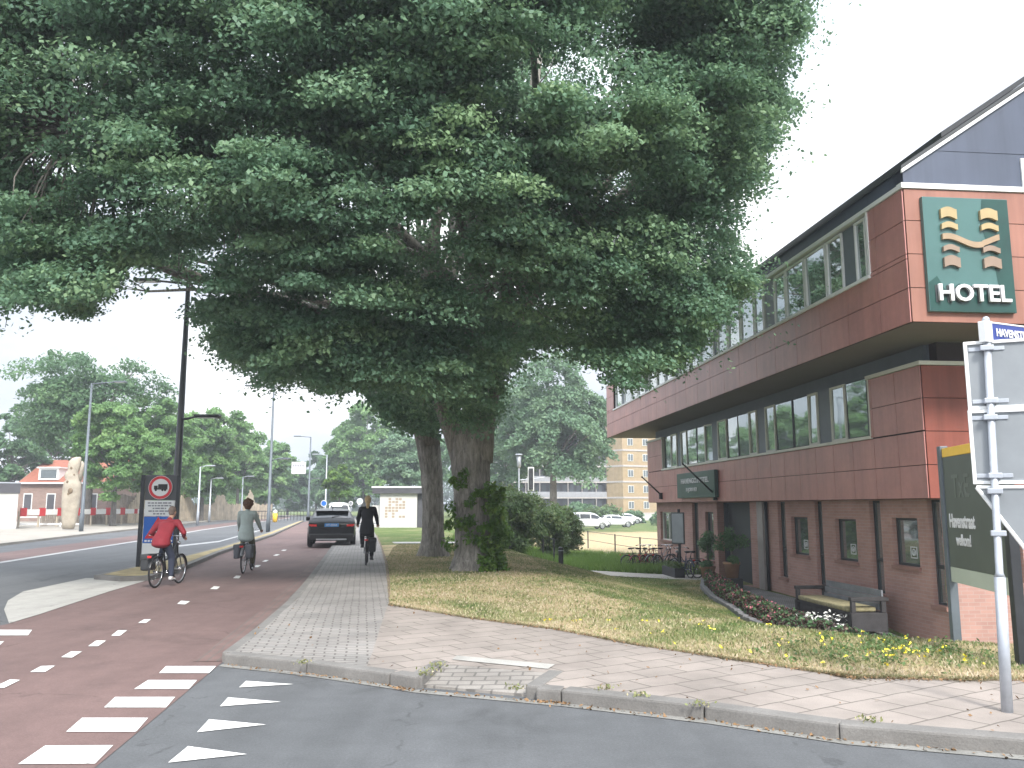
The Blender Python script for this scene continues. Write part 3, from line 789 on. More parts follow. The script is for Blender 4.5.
# second elm behind
P1_ = gp(436, 557, .06); TB2 = (P1_.x, P1_.y, 0.); y1 = P1_.y
def xv(u): return (u - 512) / F * y1
ringsB = [(xv(436), y1, -.15, .55, .5), (xv(436), y1, .15, .46, .46), (xv(435), y1, .6, .36, .36), (xv(434), y1, 1.6, .33, .33), (xv(432), y1, 2.6, .35, .33), (xv(427), y1, 3.6, .40, .33), (xv(420), y1, 4.4, .36, .3)]
POLY_B = [(-300, -900), (900, -900), (700, 100), (640, 300), (560, 350), (505, 372), (498, 400), (470, 430), (440, 440), (412, 438), (392, 425), (372, 408), (356, 380), (330, 372), (322, 392), (305, 392), (285, 380), (262, 380), (240, 372), (222, 352), (204, 334), (215, 322), (190, 300), (150, 250), (0, 240), (-300, 250)]
elm2 = big_tree('elm_tree', TB2, ringsB, [(xv(405), y1, 5.6), (xv(425), y1 + .3, 5.8), (xv(440), y1, 5.6)], (-3.4, 25.5, 11.6), (9.5, 6.5, 9.2), POLY_B, 300, 260, .125, 23,
                'slimmer elm standing behind the huge one with bare leaning trunk', 'tree', zmin=3.0, front=420, zones=[([(372, 380), (440, 370), (440, 432), (412, 432), (392, 415), (368, 400)], y1 - 1.5, y1 + 1.0, 40)])
st = MB()
st.path([(xv(430), y1, 3.3), (xv(420), y1, 4.3), (xv(404), y1 - .1, 5.4), (xv(385), y1 - .2, 7.0), (xv(360), y1, 9.5)], [.34, .30, .22, .15, .08], 12)
st.path([(xv(428), y1, 3.5), (xv(436), y1 + .1, 5.2), (xv(446), y1 + .2, 8.0), (xv(450), y1 + .2, 11)], [.3, .24, .16, .08], 12)
so = st.build('main_stems', 'elm_bark', elm2, smooth=True); so.data.transform(Matrix.Translation(-Vector(TB2)))

# generic tree, K clumps in a lobed crown
def tree(u, vb, Y, top_v, half_px, label, leaf='lime_leaf', seed=1, K=70, per=110, crown_low=.22, L=None, name='tree', group=None, cat='tree', trunk_r=.22, zb=None, lobes=6, asp=1.0, droop=.25, bx=0, cr=(.14, .24)):
    rng = np.random.default_rng(seed)
    X = (u - 512) / F * Y; zb = (-.03 if X < -8 else sz(X, Y)) if zb is None else zb
    top = aty(u, top_v, Y).z; H = top - zb; rad = half_px * Y / F
    K = int(K * 1.5); per = int(per * 1.25)
    root = empty(name, (X, Y, zb), 0, label, cat, group)
    L = L or max(.16, Y / F * 3.6)
    cz0 = H * crown_low; cc = np.array([bx, 0, (H + cz0) / 2]); hr = (H - cz0) / 2
    lob = []
    for i in range(lobes):
        t = rng.uniform(0, 6.28); zz = rng.uniform(-.75, .55); rr_ = math.sqrt(max(.1, 1 - zz * zz)) * .5
        lob.append((cc + np.array([math.cos(t) * rad * rr_, math.sin(t) * rad * rr_, zz * hr * .75]), rng.uniform(.42, .6)))
    lob.append((cc + np.array([0, 0, hr * .35]), .62)); lob.append((cc - np.array([0, 0, hr * .2]), .72))
    C = []
    while len(C) < K:
        c, s_ = lob[rng.integers(len(lob))]
        d = rng.normal(size=3); d /= np.linalg.norm(d); p = c + d * rng.uniform(.45, 1) ** .5 * s_ * np.array([rad, rad, hr])
        if p[2] > cz0 * .85 and p[2] < H: C.append(p)
    C = np.array(C); r = rng.uniform(*cr, K) * max(rad, hr * .8)
    P, out, idx = clump_leaves(C.copy(), r, per, rng, center=cc, droop=droop, flatz=.55)
    tone = np.clip(rng.normal(.45, .2, K)[idx] + rng.normal(size=len(P)) * .15, 0, 1)
    Vq, Fq_ = leaf_quads(P, out, L, rng, .5)
    npmesh('crown', Vq, Fq_, leaf, root, tone)
    mb = MB(); mb.path([(0, 0, -.1), (0, 0, .4), (bx * .3, 0, cz0), (bx, 0, cz0 + (H - cz0) * .5)], [trunk_r * 1.3, trunk_r, trunk_r * .8, trunk_r * .3], 9)
    for j in rng.choice(K, min(K, 22), replace=False):
        t = rng.uniform(.2, .8); p0 = np.array([bx * (.3 + .7 * t), 0, cz0 + (H - cz0) * .5 * t])
        limb(mb, p0, C[j], trunk_r * .3, .03, rng, 5, .2, .1, 5)
    mb.build('trunk', 'grey_bark', root, smooth=True)
    return root
# ------------------------------------------------------------ hotel
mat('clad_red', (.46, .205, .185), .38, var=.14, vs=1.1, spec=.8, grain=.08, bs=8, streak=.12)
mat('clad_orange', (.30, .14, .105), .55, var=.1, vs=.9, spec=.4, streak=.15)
mat('clad_backing', (.03, .02, .02), .8)
mat('sign_green', (.014, .06, .052), .3, var=.25, vs=1.3)
mat('sign_teal', (.065, .145, .14), .3, var=.12, vs=1.0)
mat('letter_white', (.66, .66, .68), .5, var=.02)
mat('plaster_grey', (.33, .30, .29), .85, var=.1)
mat('tan_a', (.38, .29, .15), .5); mat('tan_b', (.33, .235, .15), .5); mat('tan_c', (.25, .18, .135), .5)
NC = ray(930, 503); NC = Vector((NC.x / NC.y * 15.0, 15.0, 0))
AZ = math.atan(.0982)
HM = Matrix.Translation(NC) @ Matrix.Rotation(AZ, 4, 'Z'); HI = HM.inverted()
def onx(u, v, c):
    """pixel onto the long facade plane local x = c -> (y', z)"""
    o = HI @ Vector((0, 0, CH)); d = HI.to_3x3() @ ray(u, v); t = (c - o.x) / d.x; p = o + d * t; return p.y, p.z
def ony(u, v, c):
    o = HI @ Vector((0, 0, CH)); d = HI.to_3x3() @ ray(u, v); t = (c - o.y) / d.y; p = o + d * t; return p.x, p.z
hotel = empty('hotel', NC, AZ, 'hotel with dark red cladding over brick, its upper storey jutting towards the street', 'hotel')
LF = onx(649, 503, 0)[0]                    # far end of the lower facade
zPB = onx(932, 498.5, 0)[1]; zLC = onx(927.5, 363, 0)[1]
UX = -1.05
# upper block near corner: solve the front plane from the corner pixel on x'=UX
uy0, zSof = onx(912, 322, UX); uyF = onx(607.5, 436, UX)[0]
zUC = onx(905, 186, UX)[1]; zEave = onx(908, 162, UX)[1]
print('HOTEL', 'NC', NC, 'LF', LF, 'zPB', zPB, 'zLC', zLC, 'uy0', uy0, 'zSof', zSof, 'uyF', uyF, 'zUC', zUC, 'zEave', zEave)
DW = 11.0    # depth of the building
BR = .27; BF = .05     # brick set back behind the cladding
zb0 = -1.5
def quad_wall(mb, axis, c, a0, a1, z0, z1, holes, th=.25, sgn=1):
    """wall in plane axis=c from a0..a1, z0..z1 with rectangular holes; thickness goes inward (sgn)"""
    A = sorted({a0, a1, *[h[0] for h in holes], *[h[1] for h in holes]}); Z = sorted({z0, z1, *[h[2] for h in holes], *[h[3] for h in holes]})
    A = [a for a in A if a0 - 1e-6 <= a <= a1 + 1e-6]; Z = [z for z in Z if z0 - 1e-6 <= z <= z1 + 1e-6]
    def P(a, z, d): return (c + d * sgn, a, z) if axis == 'x' else (a, c + d * sgn, z)
    inside = lambda a, z: any(h[0] < a < h[1] and h[2] < z < h[3] for h in holes)
    for i in range(len(A) - 1):
        for j in range(len(Z) - 1):
            if inside((A[i] + A[i + 1]) / 2, (Z[j] + Z[j + 1]) / 2): continue
            mb.add([P(A[i], Z[j], 0), P(A[i + 1], Z[j], 0), P(A[i + 1], Z[j + 1], 0), P(A[i], Z[j + 1], 0)], [(0, 1, 2, 3)])
    for h in holes:   # reveals
        for (p, q_) in (((h[0], h[2]), (h[1], h[2])), ((h[1], h[2]), (h[1], h[3])), ((h[1], h[3]), (h[0], h[3])), ((h[0], h[3]), (h[0], h[2]))):
            mb.add([P(*p, 0), P(*q_, 0), P(*q_, th), P(*p, th)], [(0, 1, 2, 3)])
holes = []; WIN = []
def hole_from(u0, u1, v0, v1, c=BR):
    um = (u0 + u1) / 2
    ya = onx(u0, 540, c)[0]; yb = onx(u1, 540, c)[0]
    z0 = onx(um, v1, c)[1]; z1 = onx(um, v0, c)[1]; return (min(ya, yb), max(ya, yb), z0, z1)
specs = [('strip', 779, 786.5, 501, 577), ('strip', 816, 823.5, 501, 585), ('strip', 871, 882, 501, 593), ('strip', 929.5, 944, 501, 605),
         ('square', 792, 808.5, 517, 555), ('square', 836, 857, 519, 561), ('square', 893, 918.5, 518, 566),
         ('narrow', 706, 714, 512, 560), ('strip', 693, 699, 504, 567), ('pair', 661, 681, 512, 541), ('door', 718, 751, 503, 574)]
for kind_, u0, u1, v0, v1 in specs:
    h = list(hole_from(u0, u1, v0, v1))
    if kind_ in ('strip',): h[3] = zPB - .02
    if kind_ == 'door': h[3] = zPB - .02; h[2] = -.72
    h[0] = max(h[0], .13)
    holes.append(tuple(h)); WIN.append((kind_, tuple(h)))
wb = MB(); quad_wall(wb, 'x', BR, BF, LF - .15, zb0, zPB, holes, .22, 1)
sx0 = ony(1003, 540, BF)[0]; sx1 = ony(1022, 540, BF)[0]; sz0 = ony(1012, 584, BF)[1]; sz1 = ony(1012, 503, BF)[1]
fh = [(sx0, sx1, sz0, sz1), (sx1 + 1.3, sx1 + 1.9, sz0, sz1), (sx1 + 3.5, sx1 + 4.1, sz0, sz1)]
quad_wall(wb, 'y', BF, BR, DW - .1, zb0, zPB, fh, .22, 1)
quad_wall(wb, 'y', LF - .15, BR, DW - .1, zb0, zPB, [], .22, -1)
quad_wall(wb, 'x', DW - .1, BF, LF - .15, zb0, zPB, [], .22, -1)
wb.build('brick_wall', 'hotel_brick', hotel)
MB().box(.60, DW - .4, .45, LF - .5, zb0, zPB - .02).build('interior_block', 'frame_dark', hotel)
# ground-floor windows
def ground_window(h, axis='x', c=BR, kind_='square'):
    a0, a1, z0, z1 = h
    def B(mb, a_, b_, d0, d1, zz0, zz1, mi=0):
        if axis == 'x': mb.box(c + d0, c + d1, a_, b_, zz0, zz1, mi=mi)
        else: mb.box(a_, b_, c + d0, c + d1, zz0, zz1, mi=mi)
    f = MB(); w_ = .05 if kind_ != 'strip' else .045
    e_ = .003
    B(f, a0 + e_, a0 + w_, .09, .16, z0 + e_, z1 - e_); B(f, a1 - w_, a1 - e_, .09, .16, z0 + e_, z1 - e_)
    B(f, a0 + w_, a1 - w_, .092, .158, z1 - w_, z1 - e_); B(f, a0 + w_, a1 - w_, .092, .158, z0 + e_, z0 + w_)
    if kind_ == 'pair':
        for k in (1, 2): m_ = a0 + (a1 - a0) * k / 3; B(f, m_ - .03, m_ + .03, .088, .156, z0 + w_, z1 - w_)
    if kind_ == 'strip': B(f, a0 + w_, a1 - w_, .094, .157, z0 + (z1 - z0) * .34, z0 + (z1 - z0) * .34 + .07)
    wi = f.build('window', 'frame_dark' if kind_ != 'pair' else 'frame_cream', hotel)
    g = MB(); B(g, a0 + w_, a1 - w_, .12, .13, z0 + w_, z1 - w_); g.build('pane', 'window_glass', wi)
    s_ = MB(); B(s_, a0 - .04, a1 + .04, -.045, .10, z0 - .075, z0 - .002); s_.build('sill', 'hotel_sill', wi)
    if kind_ == 'square':
        am = a0 + (a1 - a0) * .42; st_ = MB(); r_ = .11; zc = z0 + .26
        for (q0, q1, t0, t1) in ((-r_, r_, r_ - .018, r_), (-r_, r_, -r_, -r_ + .018), (-r_, -r_ + .018, -r_, r_), (r_ - .018, r_, -r_, r_)):
            B(st_, am + q0, am + q1, .112, .117, zc + t0, zc + t1)
        stc = st_
        stc.torus((c + .114, am, zc), .055, .010, 16, 4, Matrix.Identity(3) if axis == 'x' else None)
        B(st_, am - .012, am + .012, .112, .117, zc - .05, zc + .02)
        stc.build('window_sticker', 'letter_white', wi)
    return wi
mat('hotel_sill', (.27, .15, .125), .85, var=.12)
for kind_, h in WIN:
    if kind_ == 'door': continue
    ground_window(h, 'x', BR, kind_)
for h in fh: ground_window(h, 'y', BF, 'square2')
# entrance
dh = [h for k, h in WIN if k == 'door'][0]
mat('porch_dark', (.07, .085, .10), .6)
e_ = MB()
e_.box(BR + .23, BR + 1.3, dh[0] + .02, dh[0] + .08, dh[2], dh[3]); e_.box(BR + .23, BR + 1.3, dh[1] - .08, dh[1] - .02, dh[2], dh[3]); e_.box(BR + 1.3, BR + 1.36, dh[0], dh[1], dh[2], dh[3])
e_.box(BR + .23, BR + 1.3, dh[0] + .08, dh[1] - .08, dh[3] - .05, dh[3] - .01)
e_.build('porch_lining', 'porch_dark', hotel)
dr = MB(); ym = (dh[0] + dh[1]) / 2
for a_, b_ in ((dh[0] + .1, dh[0] + .17), (ym - .04, ym + .04), (dh[1] - .17, dh[1] - .1)): dr.box(BR + 1.2, BR + 1.27, a_, b_, dh[2], dh[3] - .1)
dr.box(BR + 1.2, BR + 1.27, dh[0] + .17, dh[1] - .17, dh[3] - .3, dh[3] - .2)
for k in range(6): dr.box(BR + 1.19, BR + 1.21, dh[0] + .2, dh[1] - .2, dh[2] + .5 + k * .28, dh[2] + .53 + k * .28)
door = dr.build('door', 'frame_dark', hotel)
MB().box(BR + 1.225, BR + 1.24, dh[0] + .17, dh[1] - .17, dh[2] + .1, dh[3] - .3).build('pane', 'window_glass', door)
MB().path([(BR + 1.15, ym - .1, dh[2] + .9), (BR + 1.15, ym - .1, dh[2] + 1.3)], .015).build('handle', 'white_metal', door)
# pilaster and downpipe beside the entrance
ya = onx(757, 540, 0)[0]; yb = onx(751.5, 540, 0)[0]
MB().bbox(.17, BR + .3, min(ya, yb), max(ya, yb), zb0, zPB - .01, .01).build('pilaster', 'plaster_grey', hotel)
yp = onx(759.5, 540, 0)[0]
MB().path([(.21, yp, -.72), (.21, yp, zPB - .02)], .045, 10).build('downpipe', 'dark_metal', hotel, smooth=True)

# lower cladding: rows of panels over a dark backing
lwz0 = onx(870, 437, 0)[1]; lwy0 = onx(870, 420, 0)[0]; lwy1 = onx(663, 460, 0)[0]
lwz1 = onx(869, 376, 0)[1]
print('lower win', lwz0, lwy0, lwy1, lwz1)
def clad(mb, axis, c, a0, a1, z0, z1, seams_z, seams_a, sgn=-1, t=.02, g=.012, skip=None):
    zs = [z0] + [z for z in seams_z if z0 < z < z1] + [z1]; as_ = [a0] + [a for a in seams_a if a0 < a < a1] + [a1]
    for i in range(len(as_) - 1):
        for j in range(len(zs) - 1):
            p0, p1, q0, q1 = as_[i] + g / 2, as_[i + 1] - g / 2, zs[j] + g / 2, zs[j + 1] - g / 2
            if skip and skip((p0 + p1) / 2, (q0 + q1) / 2): continue
            if p1 - p0 < .02 or q1 - q0 < .02: continue
            if axis == 'x': mb.bbox(min(c, c + sgn * t), max(c, c + sgn * t), p0, p1, q0, q1, .003)
            else: mb.bbox(p0, p1, min(c, c + sgn * t), max(c, c + sgn * t), q0, q1, .003)
rows = [onx(927.5, v, 0)[1] for v in (394, 426.5, 461.6)]
hgt = (zLC - zPB) / 4
seamz = [zPB + hgt * k for k in (1, 2, 3)]
seama = []
a = 0.0
for k in range(30): a += (1.0 if k % 2 else .45) if False else .86; seama.append(a)
core = MB()
core.box(.02, DW, .02, LF - .02, zPB, lwz0 - .03)
core.box(.35, DW, .02, LF - .02, lwz0 - .03, zSof)
core.box(.02, .35, .02, lwy0 - .02, lwz0 - .03, zLC - .002); core.box(.02, .35, lwy1 + .02, LF - .02, lwz0 - .03, zLC - .002)
core.box(.36, DW - .1, -.0 + .021, .35, lwz0, zLC - .004)
core.build('cladding_core', 'clad_backing', hotel)
cl = MB()
clad(cl, 'x', .0, 0, LF, zPB, lwz0 - .03, seamz, seama)
clad(cl, 'x', .0, 0, lwy0 - .02, lwz0 - .03, zLC, seamz, seama)
clad(cl, 'x', .0, lwy1 + .02, LF, lwz0 - .03, zLC, seamz, seama)
clad(cl, 'y', LF, 0, DW, zPB, zLC, seamz, [1.2, 2.4, 3.6, 4.8, 6, 7.2, 8.4, 9.6], 1)
cl.build('facade_cladding', 'clad_red', hotel)
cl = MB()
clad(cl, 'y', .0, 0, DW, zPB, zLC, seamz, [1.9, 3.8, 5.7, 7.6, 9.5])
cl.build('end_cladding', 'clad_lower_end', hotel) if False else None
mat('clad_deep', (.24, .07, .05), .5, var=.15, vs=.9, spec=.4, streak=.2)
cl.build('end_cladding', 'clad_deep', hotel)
t_ = MB(); t_.box(-.06, .10, -.06, lwy0, zLC + .003, zLC + .075); t_.box(.10, DW, -.06, .12, zLC + .003, zLC + .075); t_.build('capping', 'frame_cream', hotel); MB().box(-.06, .10, lwy1, LF + .04, zLC + .003, zLC + .075).build('capping', 'frame_cream', hotel)
# recessed grey band under the soffit
gb = MB(); gb.box(.26, .34, .3, LF - .3, lwz1, zSof - .004); gb.box(.34, DW, .25, .33, zLC + .08, zSof - .004); gb.box(.30, .345, .3, LF - .3, zLC + .075, lwz1)
gb.build('grey_band', 'grey_panel', hotel)
# lower window band: frames, panes, posts. pixel columns read off the photograph's sill line
def band(cols, c, z0, z1, sill_v, name_mat, depth=.10):
    for (u0, u1, kind_) in cols:
        y_a = onx(u0, sill_v(u0), c)[0]; y_b = onx(u1, sill_v(u1), c)[0]; a_, b_ = min(y_a, y_b), max(y_a, y_b)
        one_window(a_, b_, c, z0, z1, kind_)
def one_window(a_, b_, c, z0, z1, kind_):
    if kind_ == 'P':
        MB().box(c + .015, c + .06, a_ + .003, b_ - .003, z0 + .002, z1 - .002).build('spandrel', 'grey_panel', hotel); return
    fm = 'frame_cream' if kind_ in ('C', 'O') else ('frame_white' if kind_ == 'W' else 'frame_dark')
    w_ = {'C': .05, 'O': .05, 'W': .045, 'G': .028}[kind_]
    f = MB(); e_ = .004
    x0_, x1_ = (c - .015, c + .06) if kind_ in ('C', 'O', 'W') else (c + .01, c + .06)
    M = None
    if kind_ == 'O':     # top-hung casement standing open
        M = Matrix.Translation((0, b_, 0)) @ Matrix.Rotation(R(12), 4, 'Z') @ Matrix.Translation((0, -b_, 0))
    f.box(x0_, x1_, a_ + e_, a_ + w_, z0 + e_, z1 - e_, M); f.box(x0_, x1_, b_ - w_, b_ - e_, z0 + e_, z1 - e_, M)
    f.box(x0_ + .002, x1_, a_ + w_, b_ - w_, z1 - w_, z1 - e_, M); f.box(x0_ + .002, x1_, a_ + w_, b_ - w_, z0 + e_, z0 + w_, M)
    wi = f.build('window', fm, hotel)
    ym_, zm_ = (a_ + b_) / 2, (z0 + z1) / 2; Mp = Matrix.Translation((c + .025, ym_, zm_)) @ Matrix.Rotation(R(random.uniform(-1.3, 1.3)), 4, 'Z') @ Matrix.Rotation(R(random.uniform(-1, 1)), 4, 'Y') @ Matrix.Translation((-c - .025, -ym_, -zm_))
    if M is None: M = Mp
    MB().box(c + .02, c + .03, a_ + w_ - .002, b_ - w_ + .002, z0 + w_ - .002, z1 - w_ + .002, M).build('pane', 'window_glass', wi)
sv = lambda u: 436 + (870 - u) * .155
cols = [(848, 869, 'G'), (832.5, 847.5, 'C'), (820, 832, 'P'), (810, 823 - 3.5, 'C'), (794, 809.5, 'G'), (777, 793.5, 'G'), (766.5, 776.5, 'C'), (758.5, 766, 'P'),
        (750, 758, 'C'), (739, 749.5, 'G'), (728, 738.5, 'G'), (718.5, 727.5, 'C'), (712.5, 718, 'P'), (705.5, 712, 'O'), (697.5, 705, 'G'), (688, 697, 'G'), (681.5, 687.5, 'C'),
        (678, 681, 'P'), (671.5, 677.5, 'C'), (665, 671, 'G')]
band(cols, .03, lwz0 + .02, lwz1, sv, None)
s_ = MB(); s_.box(-.07, .30, lwy0 - .04, lwy1 + .04, lwz0 - .045, lwz0 + .015); s_.box(-.03, .10, lwy0 - .05, lwy0 - .01, lwz0 + .017, zLC + .002); s_.box(-.03, .10, lwy1 + .01, lwy1 + .05, lwz0 + .017, zLC + .002)
s_.build('window_sill', 'frame_cream', hotel)

# ---- upper block
uwy0 = onx(870, 270, UX)[0]; uwz0 = onx(872, 275.5, UX)[1]; uwz1 = onx(868, 213.5, UX)[1]; uwy1 = onx(614, 403, UX)[0]
uS = [zSof + .60, zSof + 1.2, zSof + 1.8]
hh = (zUC - zSof) / 4; uS = [zSof + hh * k for k in (1, 2, 3)]
seamu = [uy0 + .9 + 1.12 * k for k in range(30)]
print('upper', uwy0, uwz0, uwz1, uwy1, 'hh', hh)
core = MB(); core.box(UX + .02, DW, uy0 + .02, uyF - .02, zSof + .01, uwz0 - .03); core.box(UX + .30, DW, uy0 + .30, uyF - .02, uwz0 - .03, zUC + .3)
core.box(UX + .02, UX + .30, uy0 + .02, uwy0 - .02, uwz0 - .03, zUC); core.box(UX + .30, DW, uy0 + .02, uy0 + .30, uwz0 - .03, zUC); core.box(UX + .02, UX + .30, uwy1 + .02, uyF - .02, uwz0 - .03, zUC)
core.build('upper_core', 'clad_backing', hotel)
cl = MB()
clad(cl, 'x', UX, uy0, uyF, zSof, uwz0 - .03, uS, seamu); clad(cl, 'x', UX, uy0, uwy0 - .02, uwz0 - .03, zUC - .02, uS, seamu); clad(cl, 'x', UX, uwy1 + .02, uyF, uwz0 - .03, zUC - .02, uS, seamu)
clad(cl, 'y', uyF, UX, DW, zSof, zUC - .02, uS, [1, 3, 5, 7, 9], 1)
cl.build('upper_facade_cladding', 'clad_red', hotel)
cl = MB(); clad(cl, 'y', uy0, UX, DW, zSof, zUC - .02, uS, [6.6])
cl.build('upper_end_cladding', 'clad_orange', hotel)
MB().box(UX + .03, DW, uy0 + .03, uyF - .03, zSof - .002, zSof + .008).build('soffit', 'soffit', hotel)
t_ = MB(); t_.box(UX - .05, DW, uy0 - .05, uy0 + .10, zUC - .015, zUC + .075); t_.box(UX - .05, UX + .10, uy0 + .10, uyF + .04, zUC - .015, zUC + .06)
t_.build('upper_capping', 'frame_white', hotel)
sv2 = lambda u: 275 + (870 - u) * .512
px = lambda x: 700 + x / 5.12
cols = [(px(805), px(862), 'W'), (px(742), px(805), 'P'), (px(658), px(740), 'W'), (px(545), px(654), 'W'), (px(445), px(542), 'W'), (px(386), px(444), 'W'), (px(338), px(385), 'P'),
        (px(282), px(330), 'W'), (px(212), px(280), 'W'), (px(145), px(208), 'W'), (px(92), px(142), 'W'), (px(72), px(90), 'P')]
band(cols, UX + .03, uwz0 + .02, uwz1, sv2, None)
yy = onx(px(72), sv2(px(72)), UX + .03)[0]; k = 0
while yy < uwy1 - .5:
    wd = [1.15, 1.0, 1.15, .45][k % 4]; wd = min(wd, uwy1 - yy); one_window(yy + .01, yy + wd, UX + .03, uwz0 + .02, uwz1, 'P' if k % 4 == 3 else 'W'); yy += wd; k += 1
s_ = MB(); s_.box(UX - .06, UX + .28, uwy0 - .04, uwy1 + .04, uwz0 - .045, uwz0 + .015); s_.box(UX - .04, UX + .08, uwy0 - .06, uwy0 - .012, uwz0 + .017, zUC - .017)
s_.build('upper_window_sill', 'frame_white', hotel)
# fascia under the eave and gable
MB().box(UX + .02, UX + .30, uy0 + .02, uyF, zUC + .062, zEave - .02).build('fascia', 'slate_cladding', hotel)
g1 = ony(1024, 84, uy0); g0 = ony(908, 162, uy0); slope = (g1[1] - g0[1]) / (g1[0] - g0[0]); xm = (UX + DW) / 2
zr = zEave + slope * (xm - UX)
print('roof slope', slope, 'ridge', zr)
gm = MB(); gpts = [(UX + .02, zUC + .078), (DW, zUC + .078), (DW, zEave - .03), (xm, zr - .06), (UX + .02, zEave - .03)]
gm.add([(x, uy0 + .0, z) for x, z in gpts] + [(x, uy0 + .25, z) for x, z in gpts], [(0, 1, 2, 3, 4), (9, 8, 7, 6, 5)] + [(i, (i + 1) % 5, (i + 1) % 5 + 5, i + 5) for i in range(5)])
zl = zUC + (zr - zUC) * .155
gm.box(UX + .6, DW - .6, uy0 - .008, uy0 + .001, zl - .012, zl + .012)
for x_ in (2.2, 5.4, 8.4): gm.box(x_ - .006, x_ + .006, uy0 - .006, uy0 + .001, zUC + .1, zUC + 1.6)
gm.build('gable', 'slate_cladding', hotel)
rf = MB()
def roofslab(x0_, z0_, x1_, z1_, t0, t1, ya_, yb_):
    rf.add([(x0_, ya_, z0_ + t0), (x1_, ya_, z1_ + t0), (x1_, ya_, z1_ + t1), (x0_, ya_, z0_ + t1), (x0_, yb_, z0_ + t0), (x1_, yb_, z1_ + t0), (x1_, yb_, z1_ + t1), (x0_, yb_, z0_ + t1)],
           [(0, 1, 2, 3), (7, 6, 5, 4), (0, 4, 5, 1), (3, 2, 6, 7), (0, 3, 7, 4), (1, 5, 6, 2)])
roofslab(UX - .03, zEave - .03 - .03 * slope, xm, zr - .03, 0, .06, uy0 - .05, uyF + .1); roofslab(xm, zr - .04, DW + .1, zEave - .04, 0, .10, uy0 - .06, uyF + .1)
roof = rf.build('roof', 'frame_dark', hotel, fix=True)
rf = MB(); roofslab(UX + .9, zEave + .9 * slope, UX + 2.6, zEave + 2.6 * slope, .05, .15, uy0 + .2, uyF - 1); rf.build('roof_rail', 'dark_metal', roof, fix=True)
t_ = MB(); sl = [(UX - .02, zEave - .07), (xm, zr - .08)]
t_.add([(x, y, z + dz) for y in (uy0 - .045, uy0 - .004) for (x, z) in sl for dz in (-.045, .02)], [(0, 2, 3, 1), (4, 5, 7, 6), (0, 1, 5, 4), (2, 6, 7, 3), (0, 4, 6, 2), (1, 3, 7, 5)])
t_.build('verge_trim', 'frame_white', hotel, fix=True)
gx0 = ony(1020.5, 170, uy0)[0]; gz0 = ony(1022, 187, uy0)[1]; gz1 = ony(1022, 159, uy0)[1]
f = MB(); gx1 = gx0 + 1.4
gz0 = zUC + .08
for (p0, p1, q0, q1) in ((gx0, gx0 + .06, gz0, gz1), (gx1 - .06, gx1, gz0, gz1), (gx0 + .06, gx1 - .06, gz1 - .06, gz1)): f.box(p0, p1, uy0 - .03, uy0 - .002, q0, q1)
wi = f.build('gable_window', 'frame_white', hotel); MB().box(gx0 + .06, gx1 - .06, uy0 - .012, uy0 - .006, gz0 + .01, gz1 - .06).build('pane', 'window_glass', wi)

# ---- the big hotel sign on the end wall
yS = uy0 - .10
q = [ony(u, v, yS) for u, v in ((923.5, 197), (1009, 199), (1015, 313), (928.5, 311))]
sx0_, sx1_ = (q[0][0] + q[3][0]) / 2, (q[1][0] + q[2][0]) / 2; sz1_, sz0_ = (q[0][1] + q[1][1]) / 2, (q[2][1] + q[3][1]) / 2
SW, SH = sx1_ - sx0_, sz1_ - sz0_
print('sign', sx0_, sx1_, sz0_, sz1_)
so_ = HM @ Vector((sx0_, yS, sz0_))
bigsign = empty('hotel_sign', so_, AZ, 'big green square sign with tan waves and white letters on the red end wall', 'sign')
MB().bbox(0, SW, -.0, .08, 0, SH, .008).build('sign_board', 'sign_teal', bigsign)
dk = MB(); e1 = [(.70, 1), (1, 1), (1, 0), (.84, 0), (.80, .35), (.72, .6), (.66, .78)]
dk.add([(x * SW * .995, -.004, z * SH * .99 + .005) for x, z in e1], [tuple(range(7))[::-1]]); 
dk.add([(.01 + x * SW, -.0035, .01 + z * SH) for x, z in ((0, 0), (.83, 0), (.80, .18), (.55, .13), (.35, .24), (.2, .16), (.1, .3), (0, .24))], [tuple(range(8))]); dk.build('dark_field', 'sign_green', bigsign, fix=True)
def wave_tile(mb, x0_, x1_, z, h, f, n=14):
    vs = []
    for i in range(n + 1):
        t = i / n; x = x0_ + (x1_ - x0_) * t; dz = f(t); vs += [(x, -.055, z + dz + h), (x, -.055, z + dz), (x, -.006, z + dz + h), (x, -.006, z + dz)]
    fs = []
    for i in range(n):
        a_ = i * 4; b_ = a_ + 4; fs += [(a_, a_ + 1, b_ + 1, b_), (a_ + 2, b_ + 2, b_ + 3, a_ + 3), (a_, b_, b_ + 2, a_ + 2), (a_ + 1, a_ + 3, b_ + 3, b_ + 1)]
    fs += [(0, 2, 3, 1), (n * 4, n * 4 + 1, n * 4 + 3, n * 4 + 2)]; mb.add(vs, fs)
hump = lambda t: .035 * math.sin(math.pi * min(1, t * 1.1)) * SH / 1.6
LX0, LX1, RX0, RX1 = .185 * SW, .37 * SW, .645 * SW, .845 * SW
for (zz, h, mt) in ((.80, .085, 'tan_a'), (.705, .05, 'tan_a'), (.51, .045, 'tan_c'), (.375, .085, 'tan_c')):
    for a_, b_ in ((LX0, LX1), (RX0, RX1)): m1 = MB(); wave_tile(m1, a_, b_, zz * SH, h * SH, hump); m1.build('wave_emblem', mt, bigsign, fix=True)
m1 = MB(); wave_tile(m1, LX0, RX1, .60 * SH, .05 * SH, lambda t: SH * (.035 * math.cos((t * 1.0) * 2 * math.pi * 1.0 - .6) - .012 + (.01 if t > .7 else 0)), 40); m1.build('wave_emblem', 'tan_b', bigsign, fix=True)
Mt = frame_M((SW * .50, -.05, SH * .150), (1, 0, 0), (0, 0, 1))
